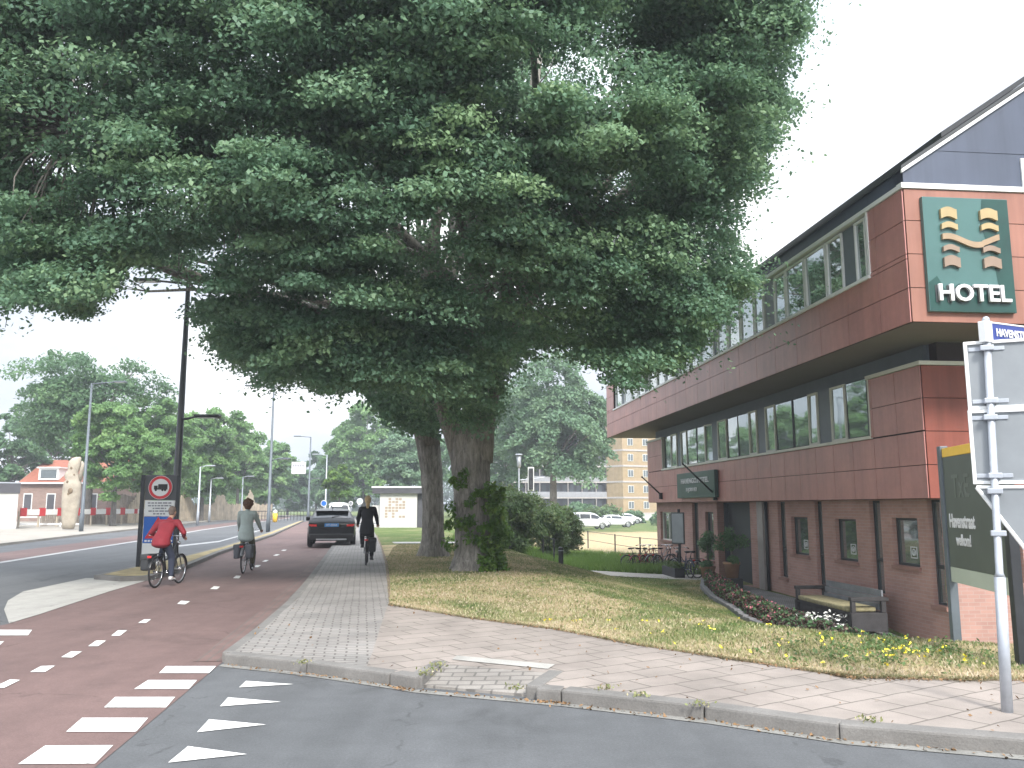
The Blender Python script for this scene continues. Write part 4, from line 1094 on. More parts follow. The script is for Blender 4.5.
text('lettering', 'HOTEL', .285 * SH / 1.55 * 1.08, Mt, 'letter_white', bigsign, .022, 1.04, .008)
Mt2 = frame_M((SW * .495, -.012, SH * .142), (1, 0, 0), (0, 0, 1)); text('lettering_shadow', 'HOTEL', .285 * SH / 1.55 * 1.08, Mt2, 'frame_dark', bigsign, .004, 1.08, .012)

# ---- green name board over the door
c_ = -.16
q = [onx(u, v, c_) for u, v in ((676, 475), (714, 468.5), (715, 497), (678, 498.5))]
y0s, y1s = (q[1][0] + q[2][0]) / 2, (q[0][0] + q[3][0]) / 2; zs1 = (q[0][1] + q[1][1]) / 2; zs0 = (q[2][1] + q[3][1]) / 2
so_ = HM @ Vector((c_, y1s, zs0))
nb = empty('name_board', so_, AZ - math.pi / 2, 'dark green name board with white lettering above the hotel entrance', 'sign')
w_, h_ = y1s - y0s, zs1 - zs0
MB().bbox(0, w_, 0, .12, 0, h_, .01).build('sign_board', 'sign_green', nb)
text('lettering', 'HAVENGO.HOTEL', h_ * .27, frame_M((w_ * .5, -.012, h_ * .66), (1, 0, 0), (0, 0, 1)), 'letter_white', nb, .008, 1.25 * w_ / 3.2, .006)
text('small_lettering', "10 JORN HEY", h_ * .2, frame_M((w_ * .42, -.012, h_ * .32), (1, 0, 0), (0, 0, 1)), 'letter_white', nb, .006, 1.0 * w_ / 3.2, .003)
print('nb', w_, h_)
for (u0, v0, u1, v1, lab) in ((661.5, 496, 642.5, 477, 'dark empty flagpole at the far end of the red facade'), (716, 496.5, 683.5, 464, 'dark empty flagpole slanting across the green name board')):
    y_, z_ = onx(u0, v0, -.05); p0 = HM @ Vector((-.02, y_, z_)); d = ray(u1, v1); pN = HM @ Vector((-1.25, y_, 0)); p1 = Vector((0, 0, CH)) + d * (p0.y - .1) / d.y
    t1 = None
    # tip sits out from the wall in the plane across the facade
    o_ = HI @ Vector((0, 0, CH)); dl = HI.to_3x3() @ d; best = min(((abs((o_ + dl * t).y - (y_ + .1)), t) for t in np.linspace(10, 60, 4000)), key=lambda a: a[0])[1]
    tip = o_ + dl * best
    fp = empty('flagpole', p0, AZ, lab, 'flagpole'); L_ = Vector((tip.x, tip.y - y_, tip.z - z_))
    MB().path([(0, 0, 0), L_ * .5, L_], [.03, .028, .022], 8).sphere(L_, .035, 8, 6).build('pole', 'dark_metal', fp, smooth=True)
    MB().bbox(-.12, .0, -.06, .06, -.12, .12, .015).build('bracket', 'dark_metal', fp)
# ------------------------------------------------------------ bicycles
mat('saddle_black', (.02, .02, .022), .6); mat('bike_black', (.02, .021, .024), .35, .2); mat('bike_red', (.30, .02, .03), .35)
mat('bike_grey', (.30, .31, .33), .35, .3); mat('lamp_red', (.55, .02, .02), .3); mat('bike_blue', (.05, .08, .16), .4)
def frame_of(mb, g): pass
def bicycle(label, loc, rz, frame='bike_black', skirt=None, group=None, steer=0.0, name='bicycle', scale=1.0):
    b = empty(name, loc, rz, label, 'bicycle', group); b.scale = (scale,) * 3
    r = .335; FW = 1.12
    def wheel(y):
        w = empty('wheel', (0, y, r), 0); w.parent = b
        t = MB(); t.torus((0, 0, 0), r - .02, .021, 36, 8); t.build('tyre', 'black_rubber', w, smooth=True)
        s_ = MB(); s_.torus((0, 0, 0), r - .045, .012, 36, 5)
        for k in range(20):
            a = 2 * math.pi * k / 20; s_.tube((.02 * (-1) ** k, .03 * math.cos(a + .5), .03 * math.sin(a + .5)), (0, (r - .05) * math.cos(a), (r - .05) * math.sin(a)), .0022, .0022, 4)
        s_.path([(-.05, 0, 0), (.05, 0, 0)], .022, 8); s_.build('rim', 'chrome', w, smooth=True)
        return w
    wheel(0); wf = wheel(FW)
    f = MB(); BBk = (0, .46, .30); ST = (0, .30, .80); HT = (0, .93, .93); HB = (0, .98, .70)
    f.path([BBk, ST], .018, 8); f.path([BBk, (0, .72, .38), HB], [.022, .022, .02], 8); f.path([(0, .37, .58), (0, .66, .60), HT], [.016, .017, .017], 8)
    f.path([HT, HB], .021, 8)
    for s_ in (-1, 1):
        f.path([BBk, (.05 * s_, .2, .31), (.06 * s_, 0, r)], .010, 6); f.path([(0, .31, .74), (.06 * s_, 0, r)], .009, 6)
        f.path([HB, (.05 * s_, 1.00, .62), (.05 * s_, FW, r)], [.014, .014, .010], 6)
    f.path([ST, (0, .26, .93)], .012, 8)
    f.build('frame', frame, b, smooth=True)
    h = MB(); h.path([HT, (0, .91, 1.08)], .013, 8); h.path([(-.28, .66, 1.06), (-.27, .78, 1.09), (-.16, .90, 1.10), (0, .92, 1.09), (.16, .90, 1.10), (.27, .78, 1.09), (.28, .66, 1.06)], .011, 8)
    hb = h.build('handlebar', 'chrome', b, smooth=True)
    g = MB()
    for s_ in (-1, 1): g.path([(.28 * s_, .64, 1.057), (.275 * s_, .76, 1.085)], .017, 8)
    g.build('grip', 'saddle_black', hb, smooth=True)
    s_ = MB(); s_.sphere((0, .18, .955), .12, 12, 8, (.85, .9, .35)); s_.sphere((0, .32, .955), .10, 10, 6, (.38, 1.1, .3)); s_.build('saddle', 'saddle_black', b, smooth=True)
    for (yc, a0, a1) in ((0, 20, 200), (FW, 30, 170)):
        m = MB(); n = 14; vs = []; fs = []
        for i in range(n + 1):
            a = R(a0 + (a1 - a0) * i / n)
            for x_, rr_ in ((-.03, r + .012), (0, r + .028), (.03, r + .012)): vs.append((x_, yc - rr_ * math.cos(a), r + rr_ * math.sin(a)))
        for i in range(n): q = i * 3; fs += [(q, q + 1, q + 4, q + 3), (q + 1, q + 2, q + 5, q + 4)]
        m.add(vs, fs); m.build('mudguard', frame, b, smooth=True)
    k = MB(); 
    for x_ in (-.06, .06, 0): k.path([(x_, -.28, .735), (x_, .22, .735)], .006, 5)
    for y_ in (-.27, -.05, .15): k.path([(-.06, y_, .735), (.06, y_, .735)], .005, 5)
    for s_ in (-1, 1): k.path([(.06 * s_, -.12, .735), (.065 * s_, 0, r)], .005, 5)
    k.build('luggage_rack', 'bike_black', b, smooth=True)
    c = MB(); c.torus((.045, .46, .30), .085, .006, 24, 4); c.path([(-.06, .46, .30), (.07, .46, .30)], .012, 6)
    c.path([(.075, .46, .30), (.085, .50, .135)], .009, 6); c.path([(-.065, .46, .30), (-.075, .42, .465)], .009, 6)
    cr = c.build('crankset', 'chrome', b, smooth=True)
    p_ = MB(); p_.bbox(.085, .185, .455, .545, .12, .145, .006); p_.bbox(-.175, -.075, .375, .465, .455, .48, .006); p_.build('pedal', 'black_rubber', cr)
    l_ = MB(); l_.bbox(-.045, .045, -.345, -.32, .66, .71, .01); l_.build('rear_light', 'lamp_red', b)
    l_ = MB(); l_.sphere((0, 1.02, .93), .045, 10, 8, (1, .8, 1)); l_.build('front_light', 'chrome', b, smooth=True)
    return b
# ------------------------------------------------------------ people
mat('skin', (.50, .30, .22), .55, var=.06); mat('eye_white', (.7, .7, .7), .3); mat('eye_dark', (.04, .03, .02), .3); mat('lip', (.42, .17, .15), .5)
mat('red_jacket', (.23, .018, .03), .8, var=.15, vs=5, bmp=.3, bs=18); mat('dark_jeans', (.035, .045, .075), .85, var=.2, vs=7, bmp=.2, bs=25)
mat('grey_green_top', (.42, .49, .47), .85, var=.1, vs=5, bmp=.35, bs=16); mat('olive_trousers', (.09, .085, .05), .85, var=.15, vs=6)
mat('black_coat', (.018, .019, .023), .8, var=.2, vs=5, bmp=.3, bs=18); mat('black_trousers', (.02, .021, .026), .85)
mat('hair_brown', (.11, .055, .03), .7, var=.35, vs=18, bmp=.6, bs=60); mat('hair_grey', (.16, .12, .10), .7, var=.3, vs=18); mat('hair_blonde', (.50, .36, .19), .6, var=.3, vs=18, bmp=.6, bs=60)
mat('shoe_light', (.55, .55, .56), .6); mat('shoe_dark', (.03, .03, .03), .6); mat('bag_black', (.03, .033, .037), .75, var=.2, bmp=.3, bs=20); mat('bag_grey', (.14, .15, .17), .8, var=.2)
mat('cloth_navy', (.03, .04, .09), .8)
def ik(a, c, l1, l2, bend):
    """joint between a and c, pushed towards the direction 'bend'"""
    a = Vector(a); c = Vector(c); d = c - a; L = min(d.length, (l1 + l2) * .995); u = d.normalized()
    x = (l1 * l1 - l2 * l2 + L * L) / (2 * L); h = math.sqrt(max(0, l1 * l1 - x * x)); b = Vector(bend); b = (b - u * b.dot(u)).normalized()
    return a + u * x + b * h
def hand(mb, wrist, palm_dir, curl_dir, side, s=1.0):
    """palm, four curled fingers and a thumb closing on a grip"""
    w = Vector(wrist); f = Vector(palm_dir).normalized(); c = Vector(curl_dir).normalized(); a = f.cross(c).normalized() * side
    pc = w + f * .045 * s; cap(mb, w, .026 * s, pc, .032 * s, 8)
    for k, L in enumerate((.070, .078, .073, .058)):
        o = w + f * .085 * s + a * (.030 - .020 * k) * s; cap(mb, w + f * .04 * s + a * (.022 - .015 * k) * s, .013 * s, o, .0105 * s, 6)
        m = o + (f * .45 + c * .9).normalized() * L * .5 * s; e = m + (c * .8 - f * .7).normalized() * L * .5 * s
        cap(mb, o, .0102 * s, m, .0092 * s, 6); cap(mb, m, .0092 * s, e, .0078 * s, 6)
    t0 = w + f * .025 * s + a * .028 * s; t1 = t0 + (a * .6 + f * .5 + c * .5).normalized() * .035 * s; t2 = t1 + (c * .9 + f * .3 - a * .2).normalized() * .032 * s
    cap(mb, t0, .014 * s, t1, .0115 * s, 6); cap(mb, t1, .0115 * s, t2, .0095 * s, 6)
def cyclist(label, bike_loc, rz, top, trousers, shoes, hair, hairstyle, lean=.10, scale=1.0, female=False, glove=False, head_turn=0, hem=0.0, gripx=.275, coat=False, group=None):
    p = empty('person', bike_loc, rz, label, 'person', group); p.scale = (scale,) * 3
    hipz = 1.02; hips = [Vector((-.095, .18, hipz)), Vector((.095, .18, hipz))]
    ank = [Vector((-.125, .36, .535)), Vector((.135, .44, .205))]; toes = [Vector((-.13, .47, .485)), Vector((.14, .56, .145))]
    kn = [ik(hips[i], ank[i], .45, .44, (0.0 + (-.12 if i == 0 else .12), 1, .25)) for i in (0, 1)]
    sy = .18 + .50 * math.sin(lean * 2.2) ; szz = hipz + .50 * math.cos(lean * 2.2)
    sw = .175 if female else .20
    sh = [Vector((-sw, sy, szz)), Vector((sw, sy, szz))]
    neck0 = Vector((0, sy, szz + .03)); hd = Vector((0, sy + .06 + lean * .25, szz + .225))
    wr = [Vector((-gripx - .0, .655, 1.095)), Vector((gripx, .655, 1.095))]
    el = [ik(sh[i], wr[i], .30, .27, ((-.55 if i == 0 else .55), -.25, -.6)) for i in (0, 1)]
    # body: one continuous skin
    b = MB()
    cap(b, (0, .17, hipz), .105, (0, .17 + (sy - .17) * .5, hipz + .26), .095, 12); cap(b, (0, .17 + (sy - .17) * .5, hipz + .26), .095, (0, sy, szz - .08), .11, 12)
    for i in (0, 1):
        cap(b, hips[i], .085, kn[i], .058, 10); cap(b, kn[i], .060, kn[i].lerp(ank[i], .35), .060, 10); cap(b, kn[i].lerp(ank[i], .35), .060, ank[i], .038, 10); cap(b, ank[i], .040, toes[i], .032, 8)
        cap(b, (0, sy, szz - .04), .09, sh[i], .062, 10); cap(b, sh[i], .058, el[i], .042, 10); cap(b, el[i], .042, wr[i], .028, 10)
        hand(b, wr[i], (0, .9, -.25), (0, .15, -1), 1 if i == 0 else -1)
    cap(b, neck0, .058, hd - Vector((0, .01, .06)), .055, 10)
    MH = Matrix.Rotation(head_turn, 3, 'Z')
    b.sphere(hd + Vector((0, -.012, .03)), .098, 16, 12, (.80, .98, 1.05)); b.sphere(hd + MH @ Vector((0, .030, -.045)), .066, 12, 10, (.85, .95, 1.05))
    cap(b, hd + MH @ Vector((0, .088, .005)), .012, hd + MH @ Vector((0, .112, -.022)), .014, 8)            # nose
    for s_ in (-1, 1): b.sphere(hd + MH @ Vector((.080 * s_, -.005, -.005)), .022, 8, 6, (.4, .8, 1.3))   # ears
    body = remesh(b, 'body', .0085, ['skin'], p, 3)
    e_ = MB()
    for s_ in (-1, 1): e_.sphere(hd + MH @ Vector((.031 * s_, .078, .012)), .012, 8, 6)
    e_.build('eyes', 'eye_white', p, smooth=True)
    e_ = MB()
    for s_ in (-1, 1): e_.sphere(hd + MH @ Vector((.031 * s_, .087, .012)), .006, 8, 6)
    e_.build('irises', 'eye_dark', p, smooth=True)
    MB().path([hd + MH @ Vector((-.022, .088, -.060)), hd + MH @ Vector((0, .095, -.058)), hd + MH @ Vector((.022, .088, -.060))], [.004, .007, .004], 6).build('mouth', 'lip', p, smooth=True)
    # jacket
    tor = []; j = MB(); wd = .95 if female else 1.08
    for (z_, y_, rx, ry) in ((hipz - .07 - hem, .150, .205, .190), (hipz + .02, .155, .200, .178), (hipz + .20, .17 + (sy - .17) * .45, .165 * wd, .138), (hipz + .34, .17 + (sy - .17) * .75, .182 * wd, .140), (szz - .06, sy, .185 * wd, .130)):
        tor.append((z_, y_, rx, ry))
    zs0 = [t[0] for t in tor]
    for q_ in range(13):
        z_ = zs0[0] + (zs0[-1] - zs0[0]) * q_ / 12; j.sphere((0, interp(z_, zs0, [t[1] for t in tor]), z_), 1, 18, 12, (interp(z_, zs0, [t[2] for t in tor]), interp(z_, zs0, [t[3] for t in tor]), .10))
    for i in (0, 1):
        cap(j, (0, sy - .01, szz - .03), .100, sh[i], .076, 12); cap(j, sh[i], .076, el[i], .060, 12); cap(j, el[i], .060, wr[i] + (el[i] - wr[i]).normalized() * .03, .043, 12)
    cap(j, neck0 - Vector((0, .01, .02)), .072, neck0 + Vector((0, .005, .035)), .062, 12)
    remesh(j, 'jacket' if not female else 'top', .012, [top], p, 5)
    t = MB(); cap(t, (-.05, .16, hipz - .02), .12, (.05, .16, hipz - .02), .12, 12)
    for i in (0, 1):
        cap(t, hips[i], .100, kn[i], .078, 12); cap(t, kn[i], .077, ank[i] + (kn[i] - ank[i]).normalized() * .05, .058, 12)
    remesh(t, 'trousers', .012, [trousers], p, 4)
    for i in (0, 1):
        s_ = MB(); cap(s_, ank[i] - Vector((0, .03, .035)), .042, toes[i] + Vector((0, .02, -.0)), .036, 10); cap(s_, ank[i], .044, ank[i] - Vector((0, .03, .03)), .045, 10); remesh(s_, 'shoe', .008, [shoes], p, 2)
    h = MB(); rg = np.random.default_rng(len(label)); hc = hd + Vector((0, -.022, .045))
    if hairstyle == 'short':
        h.sphere(hc + Vector((0, -.004, .008)), .100, 14, 10, (.84, .96, .98)); h.sphere(hd + Vector((0, -.05, -.01)), .070, 12, 8, (.95, .8, .9))
    elif hairstyle == 'bun':
        h.sphere(hc, .122, 14, 10, (.98, 1, 1.02)); h.sphere(hd + Vector((0, -.06, -.04)), .098, 12, 8)
        for k in range(14):
            d = Vector(rg.normal(size=3)); d.normalize(); h.sphere(hd + Vector((0, -.095, .055)) + d * .035, .034, 8, 6)
        for k in range(26):
            d = Vector(rg.normal(size=3)); d.y = -abs(d.y) * .6; d.normalize(); h.sphere(hc + d * .112, .036, 7, 5)
    else:
        h.sphere(hc, .106, 14, 10, (.88, 1, 1.02)); h.sphere(hd + Vector((0, -.055, -.02)), .078, 12, 8)
        h.path([hd + Vector((0, -.105, .03)), hd + Vector((0, -.15, 0)), hd + Vector((.005, -.155, -.10)), hd + Vector((0, -.135, -.20)), hd + Vector((0, -.125, -.27))], [.03, .045, .050, .035, .012], 12)
    remesh(h, 'hair', .008, [hair], p, 2)
    return p
def saddlebag(label, loc, rz, side, m='bag_black', size=(.15, .34, .33), both=False, scale=1.0):
    o = empty('saddlebag', loc, rz, label, 'bag'); o.scale = (scale,) * 3; w_, l_, h_ = size; z1 = .72
    for s_ in ((-1, 1) if both else (side,)):
        b = MB(); xa, xb = sorted((.07 * s_, (.07 + w_) * s_)); b.bbox(xa, xb, -l_ * .62, l_ * .38, z1 - h_, z1, .045)
        b.build('bag_body', m, o, smooth=True)
        f = MB(); xa, xb = sorted((.062 * s_, (.08 + w_) * s_)); f.bbox(xa, xb, -l_ * .64, l_ * .40, z1 - .11, z1 + .014, .02); f.build('flap', m, o, smooth=True)
        st = MB()
        for y_ in (-.13, .04): st.bbox(*sorted(((.083 + w_) * s_, (.087 + w_) * s_)), y_, y_ + .03, z1 - .2, z1 - .03, .001)
        st.build('strap', 'saddle_black', o)
    if both: MB().bbox(-.085, .085, -.16, .1, z1 + .018, z1 + .032, .005).build('yoke', m, o)
    return o
# riders, from their rear wheels' contact points
def ang(dx_, dy_): return math.atan2(-dx_, dy_)
B1 = gp(155, 588, .004); a1_ = R(-4)
bicycle('black city bicycle under the rider in the red jacket', B1, a1_, 'bike_black', scale=.87)
cyclist('rider in a red jacket and dark jeans leaning over the handlebar', B1, a1_, 'red_jacket', 'dark_jeans', 'shoe_light', 'hair_grey', 'short', lean=.30, scale=.865, gripx=.28)
saddlebag('bulging black saddlebag on the left of the red-jacketed rider\'s bicycle', B1, a1_, -1, size=(.19, .36, .34), scale=.87)
B2 = gp(243, 573.5, .004); a2_ = R(6)
bicycle('city bicycle under the rider in the pale grey-green top', B2, a2_, 'bike_grey', scale=.91)
cyclist('rider in a loose pale grey-green top with curly brown pinned-up hair', B2, a2_, 'grey_green_top', 'olive_trousers', 'shoe_dark', 'hair_brown', 'bun', lean=.05, scale=.905, female=True, hem=.06)
saddlebag('grey double saddlebag on the bicycle of the rider in the grey-green top', B2, a2_, 1, 'bag_grey', (.15, .36, .34), both=True, scale=.91)
B3 = gp(366, 565.5, .10); a3_ = R(8)
bicycle('dark bicycle on the footway under the blonde rider in black', B3, a3_, 'bike_black', scale=.92)
cyclist('rider all in black with a blonde ponytail, cycling on the footway', B3, a3_, 'black_coat', 'black_trousers', 'shoe_dark', 'hair_blonde', 'pony', lean=.05, scale=.905, female=True, hem=.08, coat=True)
saddlebag('black saddlebag on the right of the bicycle ridden by the rider in black', B3, a3_, 1, size=(.18, .38, .36), scale=.92)

# ------------------------------------------------------------ cars
mat('car_black', (.006, .007, .009), .22, 0, var=.02, spec=.4); mat('car_white', (.74, .75, .76), .25, var=.02); mat('car_dark', (.035, .038, .045), .25, .3, var=.02)
mat('car_glass', (.02, .025, .03), .05, spec=1.0); mat('car_plastic', (.012, .012, .013), .6); mat('plate_blue', (.05, .25, .60), .4); mat('plate_yellow', (.75, .55, .05), .4)
mat('lamp_clear', (.7, .7, .7), .2); mat('alloy', (.45, .46, .48), .3, .8)
def car(name, label, loc, rz, paint, kind='estate', plate='plate_yellow', group=None, detail=True, cat='car', plate_text=None):
    """length runs along +y (nose), rear bumper at y=0; lofted body with inset windows, wheels, lamps"""
    c = empty(name, loc, rz, label, cat, group)
    if kind == 'estate': L, HW, ST = 4.6, .90, [(0, .36, .72, .80, .74, .86), (.05, .30, .88, .84, .92, .89), (.16, .28, .98, .86, 1.02, .86), (.62, .25, 1.0, .89, 1.36, .66), (.95, .24, .99, .90, 1.44, .64), (1.9, .24, .97, .90, 1.47, .64), (2.6, .24, .95, .90, 1.43, .64), (3.0, .24, .94, .90, 1.24, .67), (3.42, .24, .92, .89, .96, .80), (4.1, .26, .84, .87, .87, .72), (4.45, .30, .74, .80, .76, .62), (4.6, .38, .62, .66, .64, .5)]; GL = (3, 7.9); RW = (2.25, 2.97); WZ = (7.05, 7.95); WH = (.86, 3.68)
    elif kind == 'van': L, HW, ST = 4.4, .90, [(0, .38, .90, .84, .95, .82), (.05, .32, 1.04, .88, 1.2, .82), (.12, .28, 1.06, .89, 1.66, .74), (.35, .26, 1.06, .90, 1.80, .72), (1.5, .25, 1.05, .90, 1.84, .72), (2.6, .25, 1.04, .90, 1.80, .72), (3.1, .25, 1.03, .90, 1.55, .72), (3.55, .25, 1.02, .89, 1.08, .80), (4.0, .27, .92, .87, .95, .72), (4.25, .30, .8, .82, .83, .64), (4.4, .38, .66, .7, .68, .5)]; GL = (3, 6.7); RW = (1.2, 2.0); WZ = (5.6, 6.8); WH = (.78, 3.55)
    else: L, HW, ST = 4.0, .86, [(0, .38, .74, .78, .78, .80), (.05, .30, .90, .82, .96, .80), (.18, .28, .97, .84, 1.12, .72), (.50, .26, .98, .86, 1.40, .62), (.9, .25, .98, .86, 1.47, .61), (1.7, .25, .96, .86, 1.48, .61), (2.3, .25, .95, .86, 1.42, .62), (2.75, .25, .94, .86, 1.20, .66), (3.1, .25, .92, .85, .96, .76), (3.6, .27, .84, .83, .86, .68), (3.88, .30, .72, .76, .74, .58), (4.0, .38, .6, .62, .62, .45)]; GL = (3, 6.9); RW = (2.1, 2.95); WZ = (6.1, 6.95); WH = (.72, 3.22)
    def ring(s_):
        y, zb, zt, hw, zr, rw = s_
        return [(.0, zb), (hw * .86, zb), (hw * .985, zb + .10), (hw, zb + (zt - zb) * .55), (hw * .985, zt - .05), (hw * .955, zt), (rw + (hw * .955 - rw) * .12, zt + (zr - zt) * .80), (rw * .90, zt + (zr - zt) * .96), (rw * .55, zr), (0, zr + .008)]
    def pt(i, k):   # interpolated surface point, right side
        i0 = max(0, min(len(ST) - 2, int(math.floor(i)))); t = i - i0; A = ring(ST[i0]); B = ring(ST[i0 + 1])
        k0 = max(0, min(8, int(math.floor(k)))); s_ = k - k0
        P = [(A[q][0] * (1 - t) + B[q][0] * t, A[q][1] * (1 - t) + B[q][1] * t) for q in (k0, k0 + 1)]
        x = P[0][0] * (1 - s_) + P[1][0] * s_; z = P[0][1] * (1 - s_) + P[1][1] * s_
        y = ST[i0][0] * (1 - t) + ST[i0 + 1][0] * t
        return Vector((x, y, z))
    vs = []; fs = []; n = 18
    for s_ in ST:
        r_ = ring(s_); loop = [(x, z) for x, z in r_] + [(-x, z) for x, z in r_[-2:0:-1]]
        # gentle bow of the ends
        vs += [(x, s_[0] + (-.10 if s_[0] > L / 2 else .05) * (x / HW) ** 2 * (1 if s_[0] < .2 or s_[0] > L - .5 else 0), z) for x, z in loop]
    for i in range(len(ST) - 1):
        for k in range(n): fs.append((i * n + k, i * n + (k + 1) % n, (i + 1) * n + (k + 1) % n, (i + 1) * n + k))
    fs.append(tuple(range(n))); fs.append(tuple(len(ST) * n - 1 - k for k in range(n)))
    b = MB(); b.add(vs, fs); body = b.build('body', paint, c, smooth=True, fix=True)
    md = body.modifiers.new('s', 'SUBSURF'); md.levels = md.render_levels = 2
    dg = bpy.context.evaluated_depsgraph_get(); dg.update(); me = bpy.data.meshes.new_from_object(body.evaluated_get(dg)); body.modifiers.clear(); body.data = me; me.name = 'body'
    me.polygons.foreach_set('use_smooth', [True] * len(me.polygons))
    from mathutils.bvhtree import BVHTree
    bv = BVHTree.FromPolygons([v.co for v in me.vertices], [p.vertices for p in me.polygons])
    def snap(p, out=.006):
        q, nn, _, _ = bv.find_nearest(p); return q + nn * out
    def patch(nm, i0, i1, k0, k1, m, nu=12, nv=5, out=.008, mirror=True, parent=c, f0=None):
        for s_ in ((1, -1) if mirror else (1,)):
            vs_ = []; 
            for a in range(nu + 1):
                for b_ in range(nv + 1):
                    p = pt(i0 + (i1 - i0) * a / nu, k0 + (k1 - k0) * b_ / nv); p = snap(p, out); vs_.append((p.x * s_, p.y, p.z))
            fs_ = [(a * (nv + 1) + b_, (a + 1) * (nv + 1) + b_, (a + 1) * (nv + 1) + b_ + 1, a * (nv + 1) + b_ + 1) for a in range(nu) for b_ in range(nv)]
            MB().add(vs_, fs_).build(nm, m, parent, smooth=True)
    g0, g1 = GL
    segs = {'estate': [(g0 + .05, g0 + 1.15), (g0 + 1.25, g0 + 2.65), (g0 + 2.75, g1 - .4)], 'van': [(g0 - .3, g0 + .5), (g0 + .6, g0 + 1.6), (g0 + 1.7, g1 - .35)], 'hatch': [(g0 + .2, g0 + 1.3), (g0 + 1.4, g1 - .5)]}[kind]
    for s0, s1 in segs: patch('side_window', s0, s1, 5.15, 5.92, 'car_glass')
    def across(nm, i0, i1, kk, m, out=.008):
        nu, nv = 6, 14; vs_ = []
        for a in range(nu + 1):
            i = i0 + (i1 - i0) * a / nu
            edge = pt(i, kk)
            for b_ in range(nv + 1):
                x = edge.x * (1 - 2 * b_ / nv); z = edge.z + (pt(i, 9).z - edge.z) * (1 - (x / max(edge.x, .01)) ** 2)
                p = snap(Vector((x, edge.y, z)), out); vs_.append(p)
        fs_ = [(a * (nv + 1) + b_, (a + 1) * (nv + 1) + b_, (a + 1) * (nv + 1) + b_ + 1, a * (nv + 1) + b_ + 1) for a in range(nu) for b_ in range(nv)]
        return MB().add(vs_, fs_).build(nm, m, c, smooth=True)
    across('rear_window', RW[0], RW[1], 7.0, 'car_glass'); across('windscreen', WZ[0], WZ[1], 7.0, 'car_glass')
    r = .325
    for y in WH:
        for s_ in (-1, 1):
            w_ = empty('wheel', (s_ * (HW - .10), y, r), 0); w_.parent = c
            t = MB(); t.torus((0, 0, 0), r - .06, .062, 28, 8, None, 1.6); t.build('tyre', 'black_rubber', w_, smooth=True)
            h = MB(); h.path([(-.085 * s_, 0, 0), (.075 * s_, 0, 0)], [.235, .235], 24)
            for k in range(5): a = k * 1.2566; h.box(-.012, .012, -.03, .03, .05, .225, Matrix.Translation((.085 * s_, 0, 0)) @ Matrix.Rotation(a, 4, 'X'))
            h.build('rim', 'alloy', w_)
            a_ = MB(); nn = 18; vs_ = []
            for k in range(nn + 1):
                t_ = math.pi * (k / nn * 1.16 - .08)
                for rr_ in (r + .085, r + .015): vs_.append((s_ * .105, math.cos(t_) * rr_, math.sin(t_) * rr_))
            a_.add(vs_, [(k * 2, k * 2 + 1, k * 2 + 3, k * 2 + 2) for k in range(nn)]); a_.build('wheel_arch', 'car_plastic', w_)
    # bumper, lamps, plate
    bz = ST[1][1]
    MB().bbox(-HW * .90, HW * .90, -.035, .25, bz - .04, bz + .22, .05).build('rear_bumper', 'car_plastic', c, smooth=True)
    MB().bbox(-HW * .62, HW * .62, -.055, .0, bz - .015, bz + .045, .012).build('bumper_trim', 'alloy', c)
    MB().bbox(-HW * .85, HW * .85, L - .25, L + .02, bz - .04, bz + .18, .05).build('front_bumper', 'car_plastic', c, smooth=True)
    for s_ in (-1, 1):
        xa, xb = sorted((s_ * HW * (.62 if kind == 'estate' else .78), s_ * HW * .96)); za = ST[1][2]
        zc0, zc1 = (za - .07, za + .05) if kind != 'van' else (za - .25, za + .15)
        m_ = MB(); nn = 8; vs_ = []
        for a in range(nn + 1):
            for b_ in range(4):
                x = xa + (xb - xa) * a / nn; tp = abs(x) / (HW * .96); z = zc0 + (zc1 - zc0) * b_ / 3 * (.55 + .45 * tp); p = snap(Vector((x, -.1, z)), .012); vs_.append(p)
        MB().add(vs_, [(a * 4 + b_, (a + 1) * 4 + b_, (a + 1) * 4 + b_ + 1, a * 4 + b_ + 1) for a in range(nn) for b_ in range(3)]).build('tail_light', 'lamp_red', c, smooth=True)
        m_ = MB(); xa, xb = sorted((s_ * HW * .5, s_ * HW * .86)); vs_ = []
        for a in range(nn + 1):
            for b_ in range(4): vs_.append(snap(Vector((xa + (xb - xa) * a / nn, L + .1, ST[-3][2] - .12 + .10 * b_ / 3)), .012))
        m_.add(vs_, [(a * 4 + b_, (a + 1) * 4 + b_, (a + 1) * 4 + b_ + 1, a * 4 + b_ + 1) for a in range(nn) for b_ in range(3)]).build('headlight', 'lamp_clear', c, smooth=True)
        mi = MB(); mi.bbox(*sorted((s_ * (HW + .02), s_ * (HW + .18))), ST[7 if kind != 'van' else 6][0] - .1, ST[7 if kind != 'van' else 6][0], ST[4][2] - .02, ST[4][2] + .13, .03); mi.build('mirror', paint, c, smooth=True)
        if detail:
            dh_ = MB()
            for y_ in (1.15, 2.15): dh_.bbox(*sorted((s_ * (HW - .012), s_ * (HW + .02))), y_ + .1, y_ + .28, ST[4][2] - .16, ST[4][2] - .13, .008)
            dh_.build('door_handle', paint, c)
    pz = .60 if kind == 'hatch' else .84 if kind == 'estate' else .62
    q, nn_, _, _ = bv.find_nearest(Vector((0, -.3, pz)))
    pl = MB().bbox(-.26, .26, q.y - .03, q.y - .012, pz - .06, pz + .06, .004).build('number_plate', plate, c)
    if plate_text: text('plate_lettering', plate_text, .105, frame_M((0, q.y - .036, pz), (1, 0, 0), (0, 0, 1)), 'letter_white', pl, .001, .95, .002)
